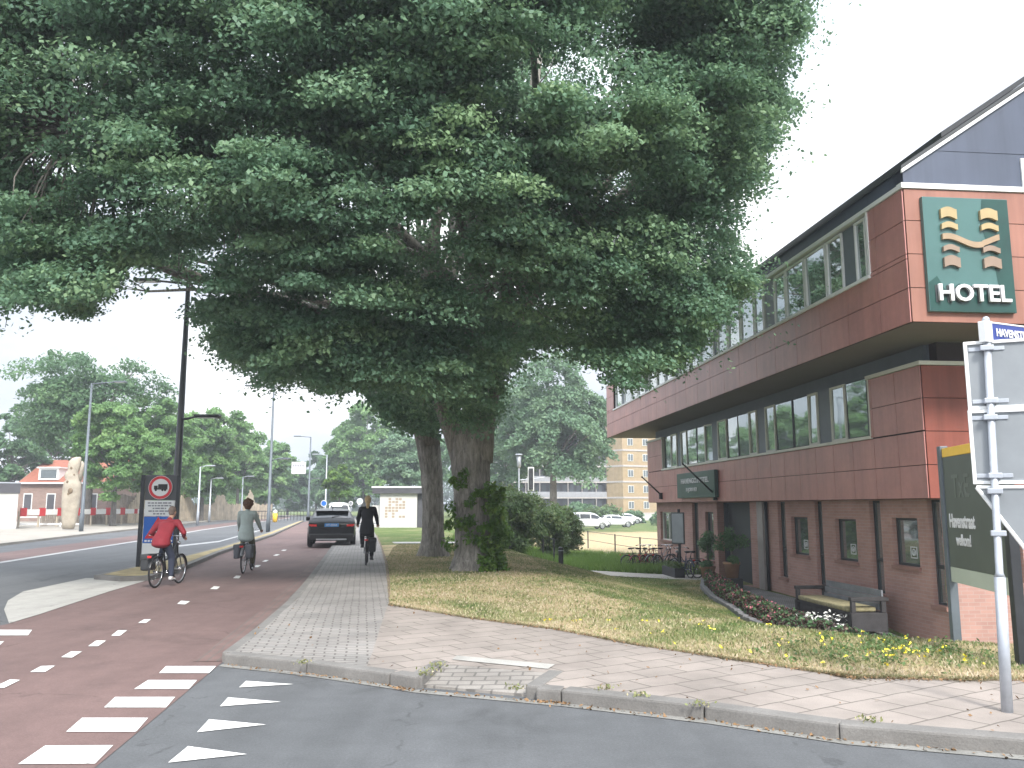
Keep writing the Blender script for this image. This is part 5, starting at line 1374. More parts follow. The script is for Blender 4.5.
    if kind == 'estate':
        w1 = MB(); w1.path([snap(pt(RW[0] + .02, 9), .02), snap(pt(RW[0] + .22, 8.3), .025)], .009, 6); w1.build('wiper', 'car_plastic', c)
        sp = MB(); yr = ST[3][0]; zr_ = ST[3][4]; sp.add([(-.60, yr - .18, zr_ + .01), (.60, yr - .18, zr_ + .01), (.62, yr + .12, zr_ + .05), (-.62, yr + .12, zr_ + .05), (-.60, yr - .17, zr_ - .025), (.60, yr - .17, zr_ - .025), (.62, yr + .12, zr_ + .0), (-.62, yr + .12, zr_ + .0)],
                                                         [(0, 1, 2, 3), (7, 6, 5, 4), (0, 4, 5, 1), (1, 5, 6, 2), (3, 2, 6, 7), (0, 3, 7, 4)]); sp.build('spoiler', paint, c, fix=True)
        MB().path([(0, yr + .25, zr_ + .07), (0, yr + .10, zr_ + .16)], [.014, .006], 6).build('antenna', 'car_plastic', c)
    else: MB().path([(0, ST[4][0], ST[4][4]), (0, ST[4][0] - .2, ST[4][4] + .22)], [.01, .004], 5).build('antenna', 'car_plastic', c)
    return c
cpos = gp(331, 548, .004)
car('parked_car', 'black estate car seen from behind, half on the cycle path beside the footway', cpos, ang(cpos.x, cpos.y) - R(1), 'car_black', 'estate', 'plate_blue', plate_text='HT-233-K')
p_ = aty(339, 520, 66); car('parked_car', 'silvery white car further along the cycle path, just ahead of the black estate', (p_.x, 66, .004), ang(p_.x, 66) + R(4), 'car_white', 'van')
# ------------------------------------------------------------ street lamps
def lamp(label, u, vb, Y, H, arm_dir, arm_len, low_arm=None, m='post_grey', r0=.10, zb=.10, group='street lamps along the road'):
    X = (u - 512) / F * Y * 1.0; X = aty(u, vb, Y).x; l = empty('street_lamp', (X, Y, zb), 0, label, 'street lamp', group)
    p = MB(); p.path([(0, 0, -.1), (0, 0, 1.0), (0, 0, 1.06), (0, 0, H)], [r0 * 1.25, r0 * 1.25, r0, r0 * .55], 12); p.bbox(-.06, .06, -r0 * 1.3, -r0, .4, .8, .01); p.build('pole', m, l, smooth=True)
    def arm(z, s_, ln, nm):
        a = MB(); a.path([(0, 0, z - .03), (s_ * ln, 0, z + .08)], [.04, .03], 8); ar = a.build('arm', m, l, smooth=True)
        h = MB(); h.bbox(*sorted((s_ * ln * .86, s_ * (ln * .86 + .75))), -.15, .15, z + .04, z + .13, .03); hd_ = h.build('lamp_head', m, ar, smooth=True)
        h = MB(); h.bbox(*sorted((s_ * (ln * .86 + .1), s_ * (ln * .86 + .65))), -.11, .11, z + .028, z + .042, .004); h.build('lens', 'frame_white', hd_)
    arm(H, arm_dir, arm_len, 'arm')
    if low_arm: arm(low_arm, -arm_dir, .5, 'arm')
    return l
def zat(u, v, Y): return aty(u, v, Y).z
Yl = 25.0
lamp('tall black street lamp in the dry median right behind the lorry-ban sign', 172.5, 560, Yl, zat(176, 283, Yl) - .1, -1, 1.05, zat(176, 419, Yl) - .1, 'dark_metal', .12)
lamp('grey street lamp in the far median, right behind the rider in the grey-green top', 268, 530, 51, zat(269, 387, 51) - .1, -1, 1.2, zat(269, 460, 51) - .1)
l3 = lamp('distant street lamp carrying a white banner, seen left of the black estate car', 308, 518, 88, zat(308, 437, 88), -1, 1.2, zat(308, 479, 88), r0=.12, zb=0.)
lamp('grey street lamp on the far pavement beside the wooden totem', 81, 531, 49, zat(85.5, 385, 49), 1, 1.5, None)
for u, v0, Y in ((197.5, 468, 68), (241, 478, 90), (209, 480, 82)):
    lamp({197.5: 'thin bare lamp post before the palisade, between the black lamp and the grey-green rider', 241: 'thin far lamp post rising above the head of the grey-green rider', 209: 'thin far lamp post among the roadside trees, second from the black lamp'}[u], u, 522, Y, zat(u, v0, Y), 1, .5, None, 'galvanised', .09)
lamp('pale lamp post against the trees right of the white banner', 325, 519, 100, zat(325, 455, 100), -1, 1.2, None, 'galvanised', .1, 0)
# banner
bn = empty('banner', (aty(307, 462, 87.8).x, 87.8, zat(300, 474, 88)), 0, 'white advertising banner hung high on the distant lamp post', 'banner')
MB().bbox(-1.6, -.1, -.02, .02, 0, 1.25, .01).build('banner_sheet', 'letter_white', bn)
mat('grey_ink', (.25, .25, .28), .7)
b_ = MB()
for k in range(7): b_.box(-1.45 + k * .18, -1.45 + k * .18 + .12, -.026, -.021, .75, 1.0)
for k in range(3): b_.box(-1.4, -.3, -.026, -.021, .2 + k * .14, .24 + k * .14)
b_.build('print', 'grey_ink', bn)

# ------------------------------------------------------------ traffic signs
mat('sign_blue', (.01, .12, .50), .4, var=.03); mat('sign_red', (.62, .02, .03), .4, var=.03); mat('sign_white', (.78, .79, .79), .45, var=.03); mat('sign_black', (.015, .015, .015), .5); mat('sign_panel', (.075, .078, .085), .5, var=.05)
sp_ = gp(138, 567, .10); Ys = sp_.y
k_ = Ys / F
ts = empty('traffic_sign', sp_, R(3), 'dark roadside sign board with a round lorry ban and a blue warning panel', 'traffic sign')
xs = lambda u: (u - 138) * k_; zs_ = lambda v: zat(150, v, Ys) - .10
pm = MB(); pm.bbox(-.045, .045, -.04, .04, -.1, zs_(475), .01); pm.build('post', 'dark_metal', ts); pm = MB(); pm.bbox(xs(171), xs(174), -.04, .04, -.1, zs_(475), .01); pm.build('post', 'dark_metal', ts)
MB().bbox(xs(140.5), xs(171), -.015, .02, zs_(500), zs_(475), .01).build('panel', 'sign_panel', ts)
cx_, cz_ = xs(155.5), zs_(487.5); rr_ = 11.6 * k_
def disc(mb, cx, cz, r, y0, y1, n=40): mb.path([(cx, y0, cz), (cx, y1, cz)], [r, r], n)
d0 = MB(); disc(d0, cx_, cz_, rr_, -.04, -.017); ban = d0.build('ban_disc', 'sign_white', ts)
MB().add([(cx_ + q_ * math.cos(a), -.044, cz_ + q_ * math.sin(a)) for a in [i * math.pi / 20 for i in range(41)] for q_ in (rr_ * .97, rr_ * .74)], [(i * 2, i * 2 + 1, i * 2 + 3, i * 2 + 2) for i in range(40)]).build('red_ring', 'sign_red', ban)
lk = MB(); k2 = rr_ / .32
for (x0_, x1_, z0_, z1_) in ((-.06, .19, -.02, .09), (-.17, -.075, -.05, .05), (-.17, .19, -.055, -.022)): lk.box(cx_ + x0_ * k2, cx_ + x1_ * k2, -.047, -.044, cz_ + z0_ * k2, cz_ + z1_ * k2)
for wx in (-.12, .06, .13): disc(lk, cx_ + wx * k2, cz_ - .07 * k2, .03 * k2, -.047, -.044, 14)
lk.build('lorry_symbol', 'sign_black', ban)
tp = MB().bbox(xs(141), xs(170), -.02, .02, zs_(516), zs_(500.5), .006).build('text_plate', 'sign_white', ts)
tl = MB()
for k in range(5):
    z = zs_(503 + k * 2.7); L_ = [.80, .78, .45, .72, .4][k]; x = xs(155.5) - L_ * (xs(170) - xs(141)) / 2; e_ = xs(155.5) + L_ * (xs(170) - xs(141)) / 2
    while x < e_: w_ = random.uniform(.04, .11); tl.box(x, min(x + w_, e_), -.026, -.021, z - .016, z + .016); x += w_ + .02
tl.build('small_print', 'grey_ink', tp)
bp = MB().bbox(xs(141), xs(170), -.02, .02, zs_(543), zs_(516.5), .006).build('blue_panel', 'sign_blue', ts)
def ptri(mb, cx, z0, w, h, y, dx=0): mb.add([(cx - w / 2, y, z0), (cx + w / 2, y, z0), (cx, y, z0 + h)], [(0, 1, 2)])
xc = xs(155); m = MB(); ptri(m, xc, zs_(538.5), .60, .52, -.024); m.build('warning_triangle', 'sign_red', bp)
m = MB(); ptri(m, xc, zs_(538.5) + .07, .40, .34, -.028); m.build('triangle_field', 'sign_white', bp)
m = MB(); m.box(xc - .02, xc + .02, -.032, -.029, zs_(538.5) + .15, zs_(538.5) + .29); disc(m, xc, zs_(538.5) + .12, .02, -.032, -.029, 10); m.box(xc - .07, xc + .07, -.0315, -.0295, zs_(538.5) + .085, zs_(538.5) + .10); m.build('symbol', 'sign_black', bp)
m = MB()
x = xs(143)
while x < xs(168): w_ = .05; m.box(x, x + w_, -.026, -.021, zs_(541.8), zs_(540)); x += w_ + .025
m.build('small_print', 'sign_white', bp)
MB().bbox(xs(141), xs(170), -.018, .018, zs_(556), zs_(543.5), .006).build('lower_plate', 'sign_white', ts)

# foreground sign cluster, seen from behind
fp_ = gp(1007, 712, .10); Yf = fp_.y; kf = Yf / F
fs_ = empty('traffic_sign', fp_, R(0), 'grey signs seen from behind on a galvanised pole at the kerb, near right', 'traffic sign')
zf = lambda v: zat(1000, v, Yf) - .10
po = MB(); lean_ = (aty(986, 322, Yf).x - fp_.x); H_ = zf(320)
hj = zf(577)
po.path([(0, 0, -.1), (lean_ * hj / H_, 0, hj)], .038, 16); po.path([(lean_ * hj / H_, 0, hj), (lean_ * (hj + .03) / H_, 0, hj + .03), (lean_, 0, H_)], [.038, .026, .026], 16); po.sphere((lean_, 0, H_), .028, 10, 6)
po.build('pole', 'galvanised', fs_, smooth=True)
pxl = lambda z: lean_ * z / H_
TH = R(-24)   # signs turned so that their left edge is nearer the camera's side
Msg = lambda z: Matrix.Translation((pxl(z), 0, z)) @ Matrix.Rotation(-TH, 4, 'Z')
def back_plate(z0, z1, xl, xr, nm='sign_back'):
    M = Msg(0); M = Matrix.Translation((pxl((z0 + z1) / 2), -.0, 0)) @ Matrix.Rotation(TH, 4, 'Z')
    o = MB().box(xl, xr, .035, .045, z0, z1, M); pl = o.build(nm, 'grey_metal', fs_)
    fr = MB(); w_ = .022
    fr.bbox(xl - w_, xr + w_, .015, .05, z1 - .003, z1 + w_, .004, M); fr.bbox(xl - w_, xr + w_, .015, .05, z0 - w_, z0 + .003, .004, M); fr.bbox(xl - w_, xl + .003, .0152, .0498, z0, z1, .004, M); fr.bbox(xr - .003, xr + w_, .0152, .0498, z0, z1, .004, M)
    fr.build('rim', 'frame_white', pl)
    for z in (z0 + .04, z1 - .04): cl_ = MB(); cl_.bbox(-.045, .045, -.035, .03, z - .02, z + .02, .006, M); cl_.bbox(-.12, .12, .025, .034, z - .015, z + .015, .003, M); cl_.build('clamp', 'galvanised', pl)
kx = lambda u: (u - 990) * kf / math.cos(TH)
back_plate(zf(406), zf(343), kx(974), kx(1024)); back_plate(zf(481), zf(412), kx(975), kx(1026))
M = Matrix.Translation((pxl(zf(500)), 0, 0)) @ Matrix.Rotation(TH, 4, 'Z')
xl, xr, zt, zb_ = kx(976), kx(1046), zf(487), zf(532); xm_ = kx(1011)
zb_ = zt - (xr - xl) * .80
tr = MB(); tr.add([M @ Vector(p) for p in ((xl, .035, zt), (xr, .035, zt), (xm_, .035, zb_), (xl, .043, zt), (xr, .043, zt), (xm_, .043, zb_))], [(0, 2, 1), (3, 4, 5), (0, 1, 4, 3), (1, 2, 5, 4), (2, 0, 3, 5)])
tb = tr.build('triangle_back', 'grey_metal', fs_, fix=True)
rm = MB(); rm.path([M @ Vector((xl, .032, zt)), M @ Vector((xr, .032, zt))], .014, 8); rm.path([M @ Vector((xl, .032, zt)), M @ Vector((xm_, .032, zb_))], .014, 8); rm.build('rim', 'frame_white', tb)
rm = MB(); rm.path([M @ Vector((xr, .034, zt)), M @ Vector((xm_, .034, zb_))], .015, 8); rm.build('red_rim', 'sign_red', tb)
for z in (zt - .03, zb_ + .12): MB().bbox(-.05, .05, -.035, .03, z - .02, z + .02, .006, M).build('clamp', 'galvanised', tb)
# street name plate
mat('plate_navy', (.03, .05, .22), .4)
Mn = Matrix.Translation((pxl(zf(333)), 0, 0)) @ Matrix.Rotation(R(24), 4, 'Z')
nz0, nz1 = zf(341), zf(323); a0_, a1_x = .03, .62
np_ = MB().bbox(a0_, a1_x, -.012, .012, nz0, nz1, .003, Mn).build('name_plate', 'plate_navy', fs_)
rm = MB(); w_ = .012; rm.bbox(a0_ - w_, a1_x + w_, -.016, .016, nz1, nz1 + w_, .003, Mn); rm.bbox(a0_ - w_, a1_x + w_, -.016, .016, nz0 - w_, nz0, .003, Mn); rm.bbox(a1_x, a1_x + w_, -.0158, .0158, nz0, nz1, .003, Mn); rm.bbox(-.05, a0_, -.03, .03, nz0 - w_, nz1 + w_, .004, Mn); rm.build('plate_frame', 'frame_white', np_)
text('lettering', 'HAVENSTRAAT', .080, Mn @ frame_M(((a0_ + a1_x) / 2, -.016, (nz0 + nz1) / 2), (1, 0, 0), (0, 0, 1)), 'letter_white', np_, .002, .86, .003)

# welcome board
mat('board_olive', (.085, .10, .085), .45, var=.12, vs=2); mat('board_yellow', (.80, .50, .06), .45, var=.04); mat('board_strip', (.42, .46, .38), .5, var=.05); mat('board_faint', (.13, .15, .13), .5)
wp = aty(957, 650, 9.8); wp = Vector((wp.x, 9.8, sz(wp.x, 9.8))); wq = Vector((wp.x - .10, wp.y - 1.75, 0)); wq = gp(1015, 672, .03)
wq = Vector((aty(1017, 600, wp.y - 1.7).x, wp.y - 1.7, 0))
d = Vector((wq.x - wp.x, wq.y - wp.y, 0)); Lb = d.length; az = math.atan2(d.y, d.x)
print("BOARD", wp, wq, Lb, sz(wp.x,wp.y))
wbo = empty('welcome_board', (wp.x, wp.y, sz(wp.x, wp.y)), az, 'olive green welcome board with a yellow top edge on two grey posts in the grass', 'sign')
zbase = sz(wp.x, wp.y); zq = lambda v: zat(950, v, wp.y) - zbase
z_t, z_b = zq(449), zq(581); z_y = zq(458); z_s = zq(566)
for x_, m_, nm in ((0, 'post_grey', 'post'), (Lb, 'dark_metal', 'post')):
    zl_ = sz(wp.x + d.x * x_ / Lb, wp.y + d.y * x_ / Lb) - zbase
    MB().bbox(x_ - .055, x_ + .055, -.045, .045, min(-.2, zl_ - .1), z_t + .03, .008).build(nm, m_, wbo)
MB().bbox(.06, Lb - .06, -.025, .025, z_s, z_y, .004).build('panel', 'board_olive', wbo)
MB().bbox(.06, Lb - .06, -.026, .026, z_y + .002, z_t, .004).build('yellow_edge', 'board_yellow', wbo)
MB().bbox(.06, Lb - .06, -.024, .024, z_b, z_s - .002, .004).build('pale_strip', 'board_strip', wbo)
text('lettering', 'Havenstraat', .21, frame_M((Lb * .27 + .07, -.03, zq(521)), (1, 0, 0), (0, 0, 1)), 'letter_white', wbo, .002, .74, .006)
text('lettering', 'welkom!', .17, frame_M((Lb * .25 + .12, -.03, zq(539)), (1, 0, 0), (0, 0, 1)), 'letter_white', wbo, .002, .74, .004)
text('faded_lettering', 'TxE', .36, frame_M((Lb * .30 + .05, -.028, zq(488)), (1, 0, 0), (0, 0, 1)), 'board_faint', wbo, .001, .9, .004)

# ------------------------------------------------------------ hotel front: bench, pots, beds
def fz(x, y): return sz(x, y)
def HW(xl, yl, z=0): p = HM @ Vector((xl, yl, 0)); return Vector((p.x, p.y, z))
# pebble-paved strip between the wall and the bed
CURB = [(6.15, 26.6), (5.75, 25.6), (5.25, 23.5), (4.9, 20.8), (4.82, 19.2), (4.86, 17.9), (5.1, 16.5), (5.55, 15.7), (6.2, 15.2), (6.9, 14.9)]
CURB = [tuple(p) for p in dens(CURB, 44)]
inner_ = []
for x_, y_ in CURB:
    yl = (HI @ Vector((x_, y_, 0))).y; q_ = HM @ Vector((.06, max(yl, .3), 0)); inner_.append((q_.x, q_.y))
pathstrip('pebble_strip', CURB, inner_, 'pebble_paving', .03)
k_ = MB()
def curbz(mb, P, w, h):
    for i in range(0, len(P) - 1):
        a = Vector((*P[i], fz(*P[i]))); b = Vector((*P[i + 1], fz(*P[i + 1]))); a.z = b.z = (a.z + b.z) / 2; dd = b - a; nr = Vector((-dd.y, dd.x, 0)); M = frame_M(a, dd, nr); mb.bbox(0, dd.length - .006, -w / 2, w / 2, -.2, h, .012, M)
curbz(k_, CURB, .16, .10)
tag(k_.build('flowerbed_kerb', 'dark_kerb'), kind='structure')
BED = MB(); A = CURB[4:]; Bp = []
for i, (x_, y_) in enumerate(A):
    t = i / (len(A) - 1); q_ = inner_[4 + i]; f_ = .38 + .1 * math.sin(t * 9); Bp.append((x_ + (q_[0] - x_) * f_, y_ + (q_[1] - y_) * f_))
pathstrip('flowerbed_soil', A, Bp, 'soil', .06)
# low planting: foliage and small flowers that nobody could count
mat('flower_white', (.85, .85, .82), .6); mat('flower_yellow', (.85, .72, .06), .6); mat('flower_pink', (.50, .16, .20), .6)
leaf_mat('heather_leaf', (.05, .03, .035), (.10, .065, .06), (.20, .14, .09), .2)
rng = np.random.default_rng(21)
def ground_leaves(name, P, L, m, seed, flat=.3):
    r_ = np.random.default_rng(seed); P = np.array(P); out = r_.normal(size=P.shape); tone = np.clip(r_.normal(.45, .22, len(P)), 0, 1)
    Vq, Fq_ = leaf_quads(P, out, L, r_, flat); return npmesh(name, Vq, Fq_, m, None, tone)
def bed_points(n, hmax, i0=0, i1=1.0, spread=1.0):
    P = []
    for _ in range(n):
        t = (i0 + (i1 - i0) * rng.uniform()) * (len(A) - 1.001); i = int(t); s_ = rng.uniform(.08, .98) * spread
        x_ = A[i][0] + (Bp[i][0] - A[i][0]) * s_; y_ = A[i][1] + (Bp[i][1] - A[i][1]) * s_ + rng.normal() * .05
        hm = hmax * (.5 + .5 * abs(math.sin(i * 1.9))) * (.6 + .4 * math.sin(math.pi * min(1, s_))); P.append((x_, y_, fz(x_, y_) + .05 + rng.uniform() ** .7 * hm))
    return P
o = ground_leaves('bed_planting', bed_points(16000, .34), .07, 'heather_leaf', 31); tag(o, 'dark heathery planting filling the kerbed bed before the hotel', 'planting', kind='stuff')
o = ground_leaves('bed_greenery', bed_points(7000, .36), .08, 'dark_leaf', 32); tag(o, 'low green leaves growing through the dark kerbed bed', 'planting', kind='stuff')
o = ground_leaves('pink_flowers', bed_points(1300, .40, 0, .75), .055, 'flower_pink', 33); tag(o, 'small dull pink flowers dotted through the kerbed bed', 'flowers', kind='stuff')
P = []
for c0 in ((812, 628), (826, 632), (838, 636), (843, 630), (832, 628)):
    g_ = gs(c0[0], c0[1] + 6, -.8); 
    for _ in range(26): P.append((g_.x + rng.normal() * .10, g_.y + rng.normal() * .10 + .1, fz(g_.x, g_.y) + .28 + rng.uniform(0, .12)))
o = ground_leaves('white_flowers', P, .07, 'flower_white', 34, .8); tag(o, 'cluster of white flowers at the bed edge in front of the bench', 'flowers', kind='stuff')
# bench
mat('bench_wood', (.045, .042, .045), .8, var=.3, vs=8, grain=.3); mat('bench_back', (.20, .21, .23), .8, var=.15, vs=6, grain=.2); mat('moss_cushion', (.27, .24, .14), .95, var=.35, vs=14, bmp=.6, bs=30)
by = onx(838, 600, -.5)[0]; bp_ = HW(-.45, by); bz_ = fz(bp_.x, bp_.y) + .02
bn_ = empty('bench', (bp_.x, bp_.y, bz_), AZ, 'dark wooden bench with a straw-coloured seat pad against the brick wall', 'bench')
Lh = 1.2
for y_ in (-Lh, Lh):
    a_ = MB(); a_.bbox(-.42, .30, y_ - .05, y_ + .05, .0, .34, .01); a_.bbox(-.42, .34, y_ - .055, y_ + .055, .56, .63, .012); a_.bbox(-.40, -.32, y_ - .04, y_ + .04, .343, .557, .008); a_.bbox(.20, .29, y_ - .04, y_ + .04, .343, .557, .008); a_.build('armrest', 'bench_wood', bn_)
b_ = MB()
for k in range(5): b_.bbox(-.40 + k * .14, -.28 + k * .14, -Lh + .06, Lh - .06, .30, .34, .006)
b_.bbox(-.36, -.32, -Lh + .06, Lh - .06, .05, .29, .006); b_.build('seat', 'bench_wood', bn_)
c_ = MB(); c_.bbox(-.41, .16, -Lh + .10, Lh - .10, .345, .44, .03); cu = c_.build('seat_pad', 'moss_cushion', bn_, smooth=True)
b_ = MB()
for k in range(3): b_.bbox(.20 + k * .03, .235 + k * .03, -Lh + .06, Lh - .06, .38 + k * .125, .50 + k * .125, .006)
b_.build('backrest', 'bench_back', bn_)
# potted trees
mat('terracotta', (.32, .19, .12), .85, var=.15, vs=5); mat('stand_dark', (.03, .03, .035), .7)
def potted(u, Yl_, toplab, label, top_v, seed, stand=True):
    yl = Yl_; w_ = HW(-.5, yl); z = fz(w_.x, w_.y) + .03; r_ = empty('potted_tree', (w_.x, w_.y, z), 0, label, 'potted plant', 'potted trees by the hotel door')
    h0 = 0; r_.scale = (.85,) * 3
    if stand: MB().bbox(-.28, .28, -.28, .28, 0, .30, .02).build('stand', 'stand_dark', r_); h0 = .302
    MB().path([(0, 0, h0), (0, 0, h0 + .42), (0, 0, h0 + .43), (0, 0, h0 + .5), (0, 0, h0 + .5), (0, 0, h0 + .44)], [.19, .25, .28, .28, .24, .23], 20).build('pot', 'terracotta', r_, smooth=True)
    zt_ = top_v; t = MB(); t.path([(0, 0, h0 + .42), (.02, 0, h0 + .9), (0, .02, zt_ - .25)], [.035, .028, .02], 7); t.build('stem', 'grey_bark', r_, smooth=True)
    rg = np.random.default_rng(seed); C = [(rg.normal() * .14, rg.normal() * .14, zt_ - .28 + rg.normal() * .17, .18) for _ in range(16)] + [(rg.normal() * .12, rg.normal() * .12, h0 + .58, .14) for _ in range(6)]
    sprout_mesh([(a, b, c, d_) for a, b, c, d_ in C], 90, .085, seed, 'dark_leaf', r_, (0, 0, 0), 'foliage'); return r_
ypA = onx(732, 574, -.5)[0]; ypB = onx(708, 574, -.5)[0]
potted(732, ypA, None, 'standard tree in a terracotta pot right in front of the hotel doorway', 1.75, 3); potted(708, ypB, None, 'leafy little tree in a terracotta pot left of the hotel doorway', 1.55, 6, False)
# menu board on a post
ym_ = onx(680, 560, -.9)[0]; w_ = HW(-.9, ym_); z = fz(w_.x, w_.y)
mb_ = empty('menu_board', (w_.x, w_.y, z), AZ - math.pi / 2 + R(25), 'pale notice board on a dark post before the paired hotel window', 'sign')
MB().bbox(-.03, .03, -.03, .03, 0, 2.15, .005).build('post', 'dark_metal', mb_); MB().bbox(-.30, .30, -.06, -.033, 1.05, 2.05, .008).build('frame', 'frame_dark', mb_); MB().bbox(-.26, .26, -.068, -.061, 1.09, 2.01, .003).build('sheet', 'grey_metal', mb_)
# flower troughs below the notice board
for k, (u_, lab) in enumerate(((673, 'long dark trough with seedlings at the foot of the notice board'),)):
    yt = onx(u_, 568, -1.0)[0]; w_ = HW(-1.0, yt); z = fz(w_.x, w_.y); tr_ = empty('planter', (w_.x, w_.y, z), AZ - math.pi / 2, lab, 'planter')
    MB().bbox(-.75, .75, -.16, .16, 0, .30, .015).build('trough', 'stand_dark', tr_); rg = np.random.default_rng(5)
    sprout_mesh([(rg.uniform(-.7, .7), rg.uniform(-.1, .1), .38, .12) for _ in range(26)], 40, .07, 9, 'bush_leaf', tr_, (0, 0, 0), 'foliage')
# parked bicycles
bk0 = None
labs = ['leftmost parked bicycle of the row before the far brick corner, dark frame', 'second parked bicycle in the row before the brick corner, reddish frame', 'third parked bicycle in the row before the brick corner, dark red', 'fourth parked bicycle in the row, grey frame near the brick corner', 'last parked bicycle of the row, touching the brick corner']
for k, (u_, fr_) in enumerate(((627, 'bike_black'), (635, 'bike_red'), (643, 'bike_red'), (651, 'bike_grey'), (658, 'bike_black'))):
    p = gs(u_, 570, -.7); bicycle(labs[k], (p.x, p.y, fz(p.x, p.y)), R(-68 + 7 * ((k * 37) % 5)), fr_, group='bicycles parked by the brick corner', scale=.8)
p = HW(-.7, onx(690, 568, -.7)[0]); bicycle('parked bicycle leaning by the doorway beside the small potted tree', (p.x, p.y, fz(p.x, p.y)), R(15), 'bike_blue', group='bicycles parked by the hotel door', scale=.85)
p = HW(-.45, onx(697, 568, -.45)[0]); bicycle('parked black bicycle nearest the hotel door, behind the other', (p.x, p.y, fz(p.x, p.y)), R(35), 'bike_black', group='bicycles parked by the hotel door', scale=.85)

# ------------------------------------------------------------ lawn detail
def grass_blades(name, n, region, h, m, seed, cond=None, label=''):
    r_ = np.random.default_rng(seed); xs_ = r_.uniform(region[0], region[1], n); ys_ = region[2] + (region[3] - region[2]) * r_.uniform(0, 1, n) ** 1.5
    ok = inpoly(xs_, ys_, LAWNP); 
    if cond is not None: ok &= cond(xs_, ys_, r_)
    xs_, ys_ = xs_[ok], ys_[ok]; z = slope_z(xs_, ys_); nn = len(xs_); hh_ = h * r_.uniform(.5, 1.3, nn); t = r_.uniform(0, 6.28, nn); w_ = .006 + ys_ * .0005
    ln = r_.normal(size=(nn, 2)) * .4 * hh_[:, None]; V = np.empty((nn, 3, 3))
    V[:, 0] = np.stack([xs_ - w_ * np.cos(t), ys_ - w_ * np.sin(t), z], 1); V[:, 1] = np.stack([xs_ + w_ * np.cos(t), ys_ + w_ * np.sin(t), z], 1); V[:, 2] = np.stack([xs_ + ln[:, 0], ys_ + ln[:, 1], z + hh_], 1)
    tone = np.clip(dryness(xs_, ys_) + r_.normal(size=nn) * .3, 0, 1); o = npmesh(name, V.reshape(-1, 3), np.arange(nn * 3).reshape(nn, 3), m, None, tone, 3); tag(o, label, 'grass', kind='stuff'); return o
LAWNP = [LAWN_E[i] for i in range(len(LAWN_E))] + [(9, 14.2), (7.0, 14.7)] + CURB[::-1] + [(5, 27), (3, 28), (0, 33), (-4.4, 33), (-4.2, 30)] + [PAV_R[2], PAV_R[1]]
LAWNP[0] = PAV_R[0]
LAWNP = [tuple(p) for p in LAWNP]
leaf_mat('lawn_blades', (.08, .14, .035), (.25, .26, .11), (.47, .39, .28), .25)
leaf_mat('field_blades', (.10, .20, .03), (.17, .29, .06), (.28, .37, .11), .35)
grass_blades('grass', 210000, (-5, 12, 6.8, 34), .032, 'lawn_blades', 41, None, 'short half-dry grass of the lawn round the elms')
def fieldcond(x, y, r): return np.ones(len(x), bool)
_L = LAWNP; LAWNP = [(.9, 31.8), (2.4, 30.6), (4.2, 28.6), (6.6, 28.4), (6.0, 34), (6.2, 40), (2, 46), (-2.5, 40), (-2.5, 35.2), (0, 35)]
grass_blades('long_grass', 60000, (-3, 8, 28, 46), .28, 'field_blades', 42, None, 'lush long green grass beyond the path by the railings')
LAWNP = _L
P = []
def scatter_px(n, us, vs_, z0=-.1, lift=.06):
    out = []
    for _ in range(n):
        u_ = rng.normal(*us); v_ = rng.normal(*vs_); g_ = gs(u_, max(v_, 625), z0)
        if inpoly(np.array([g_.x]), np.array([g_.y]), LAWNP)[0]: out.append((g_.x, g_.y, g_.z + lift))
    return out
P = scatter_px(34, (905, 28), (652, 5)) + scatter_px(26, (860, 55), (650, 9)) + scatter_px(20, (740, 70), (628, 8)) + scatter_px(10, (985, 18), (668, 5)) + scatter_px(10, (580, 50), (610, 5))
P4 = []
for p in P:
    for _ in range(3): P4.append((p[0] + rng.normal() * .012, p[1] + rng.normal() * .012, p[2] + rng.normal() * .006))
o = ground_leaves('yellow_flowers', P4, .034, 'flower_yellow', 44, .85); tag(o, 'yellow dandelion-like flowers dotting the grass bank', 'flowers', kind='stuff')
P = scatter_px(130, (895, 60), (650, 8), lift=.02); P = [(p[0] + rng.normal() * .05, p[1] + rng.normal() * .05, p[2] + rng.uniform(-.03, .05)) for p in P for _ in range(14)]
o = ground_leaves('weeds', P, .04, 'bush_leaf', 45, .4); tag(o, 'leafy weeds among the yellow flowers on the bank', 'weeds', kind='stuff')

# litter and tufts in the paving joints
mat('dead_leaf', (.20, .12, .06), .9, var=.4, vs=9)
P = []
for _ in range(420):
    i = rng.integers(0, 9); Q = KERB_F + KERB_F2; i = int(rng.integers(0, len(Q) - 1)); t = rng.uniform(); x_ = Q[i][0] * (1 - t) + Q[i + 1][0] * t; y_ = Q[i][1] * (1 - t) + Q[i + 1][1] * t - .13 - abs(rng.normal()) * .05; P.append((x_, y_, .012))
for _ in range(260):
    u_ = rng.uniform(250, 1020); v_ = rng.uniform(600, 735); p = gp(u_, v_, .108)
    if inpoly(np.array([p.x]), np.array([p.y]), P1)[0] or inpoly(np.array([p.x]), np.array([p.y]), P2)[0]: P.append((p.x, p.y, .112))
for _ in range(700):
    i = int(rng.integers(0, len(LAWN_E) - 1)); t = rng.uniform(); P.append((LAWN_E[i][0] * (1 - t) + LAWN_E[i + 1][0] * t, LAWN_E[i][1] * (1 - t) + LAWN_E[i + 1][1] * t + rng.normal() * .07, .113))
o = ground_leaves('fallen_leaves', P, .032, 'dead_leaf', 61, .93); tag(o, 'small dry leaves and crumbs scattered over the paving and along the kerb', 'leaves', kind='stuff')
P = []
for (u_, v_) in ((437, 667), (431, 672), (425, 676), (516, 690), (700, 706), (640, 697), (606, 690), (870, 722), (300, 664)):
    p = gp(u_, v_, .10)
    for _ in range(36): P.append((p.x + rng.normal() * .045, p.y + rng.normal() * .025, .105 + rng.uniform(0, .035)))
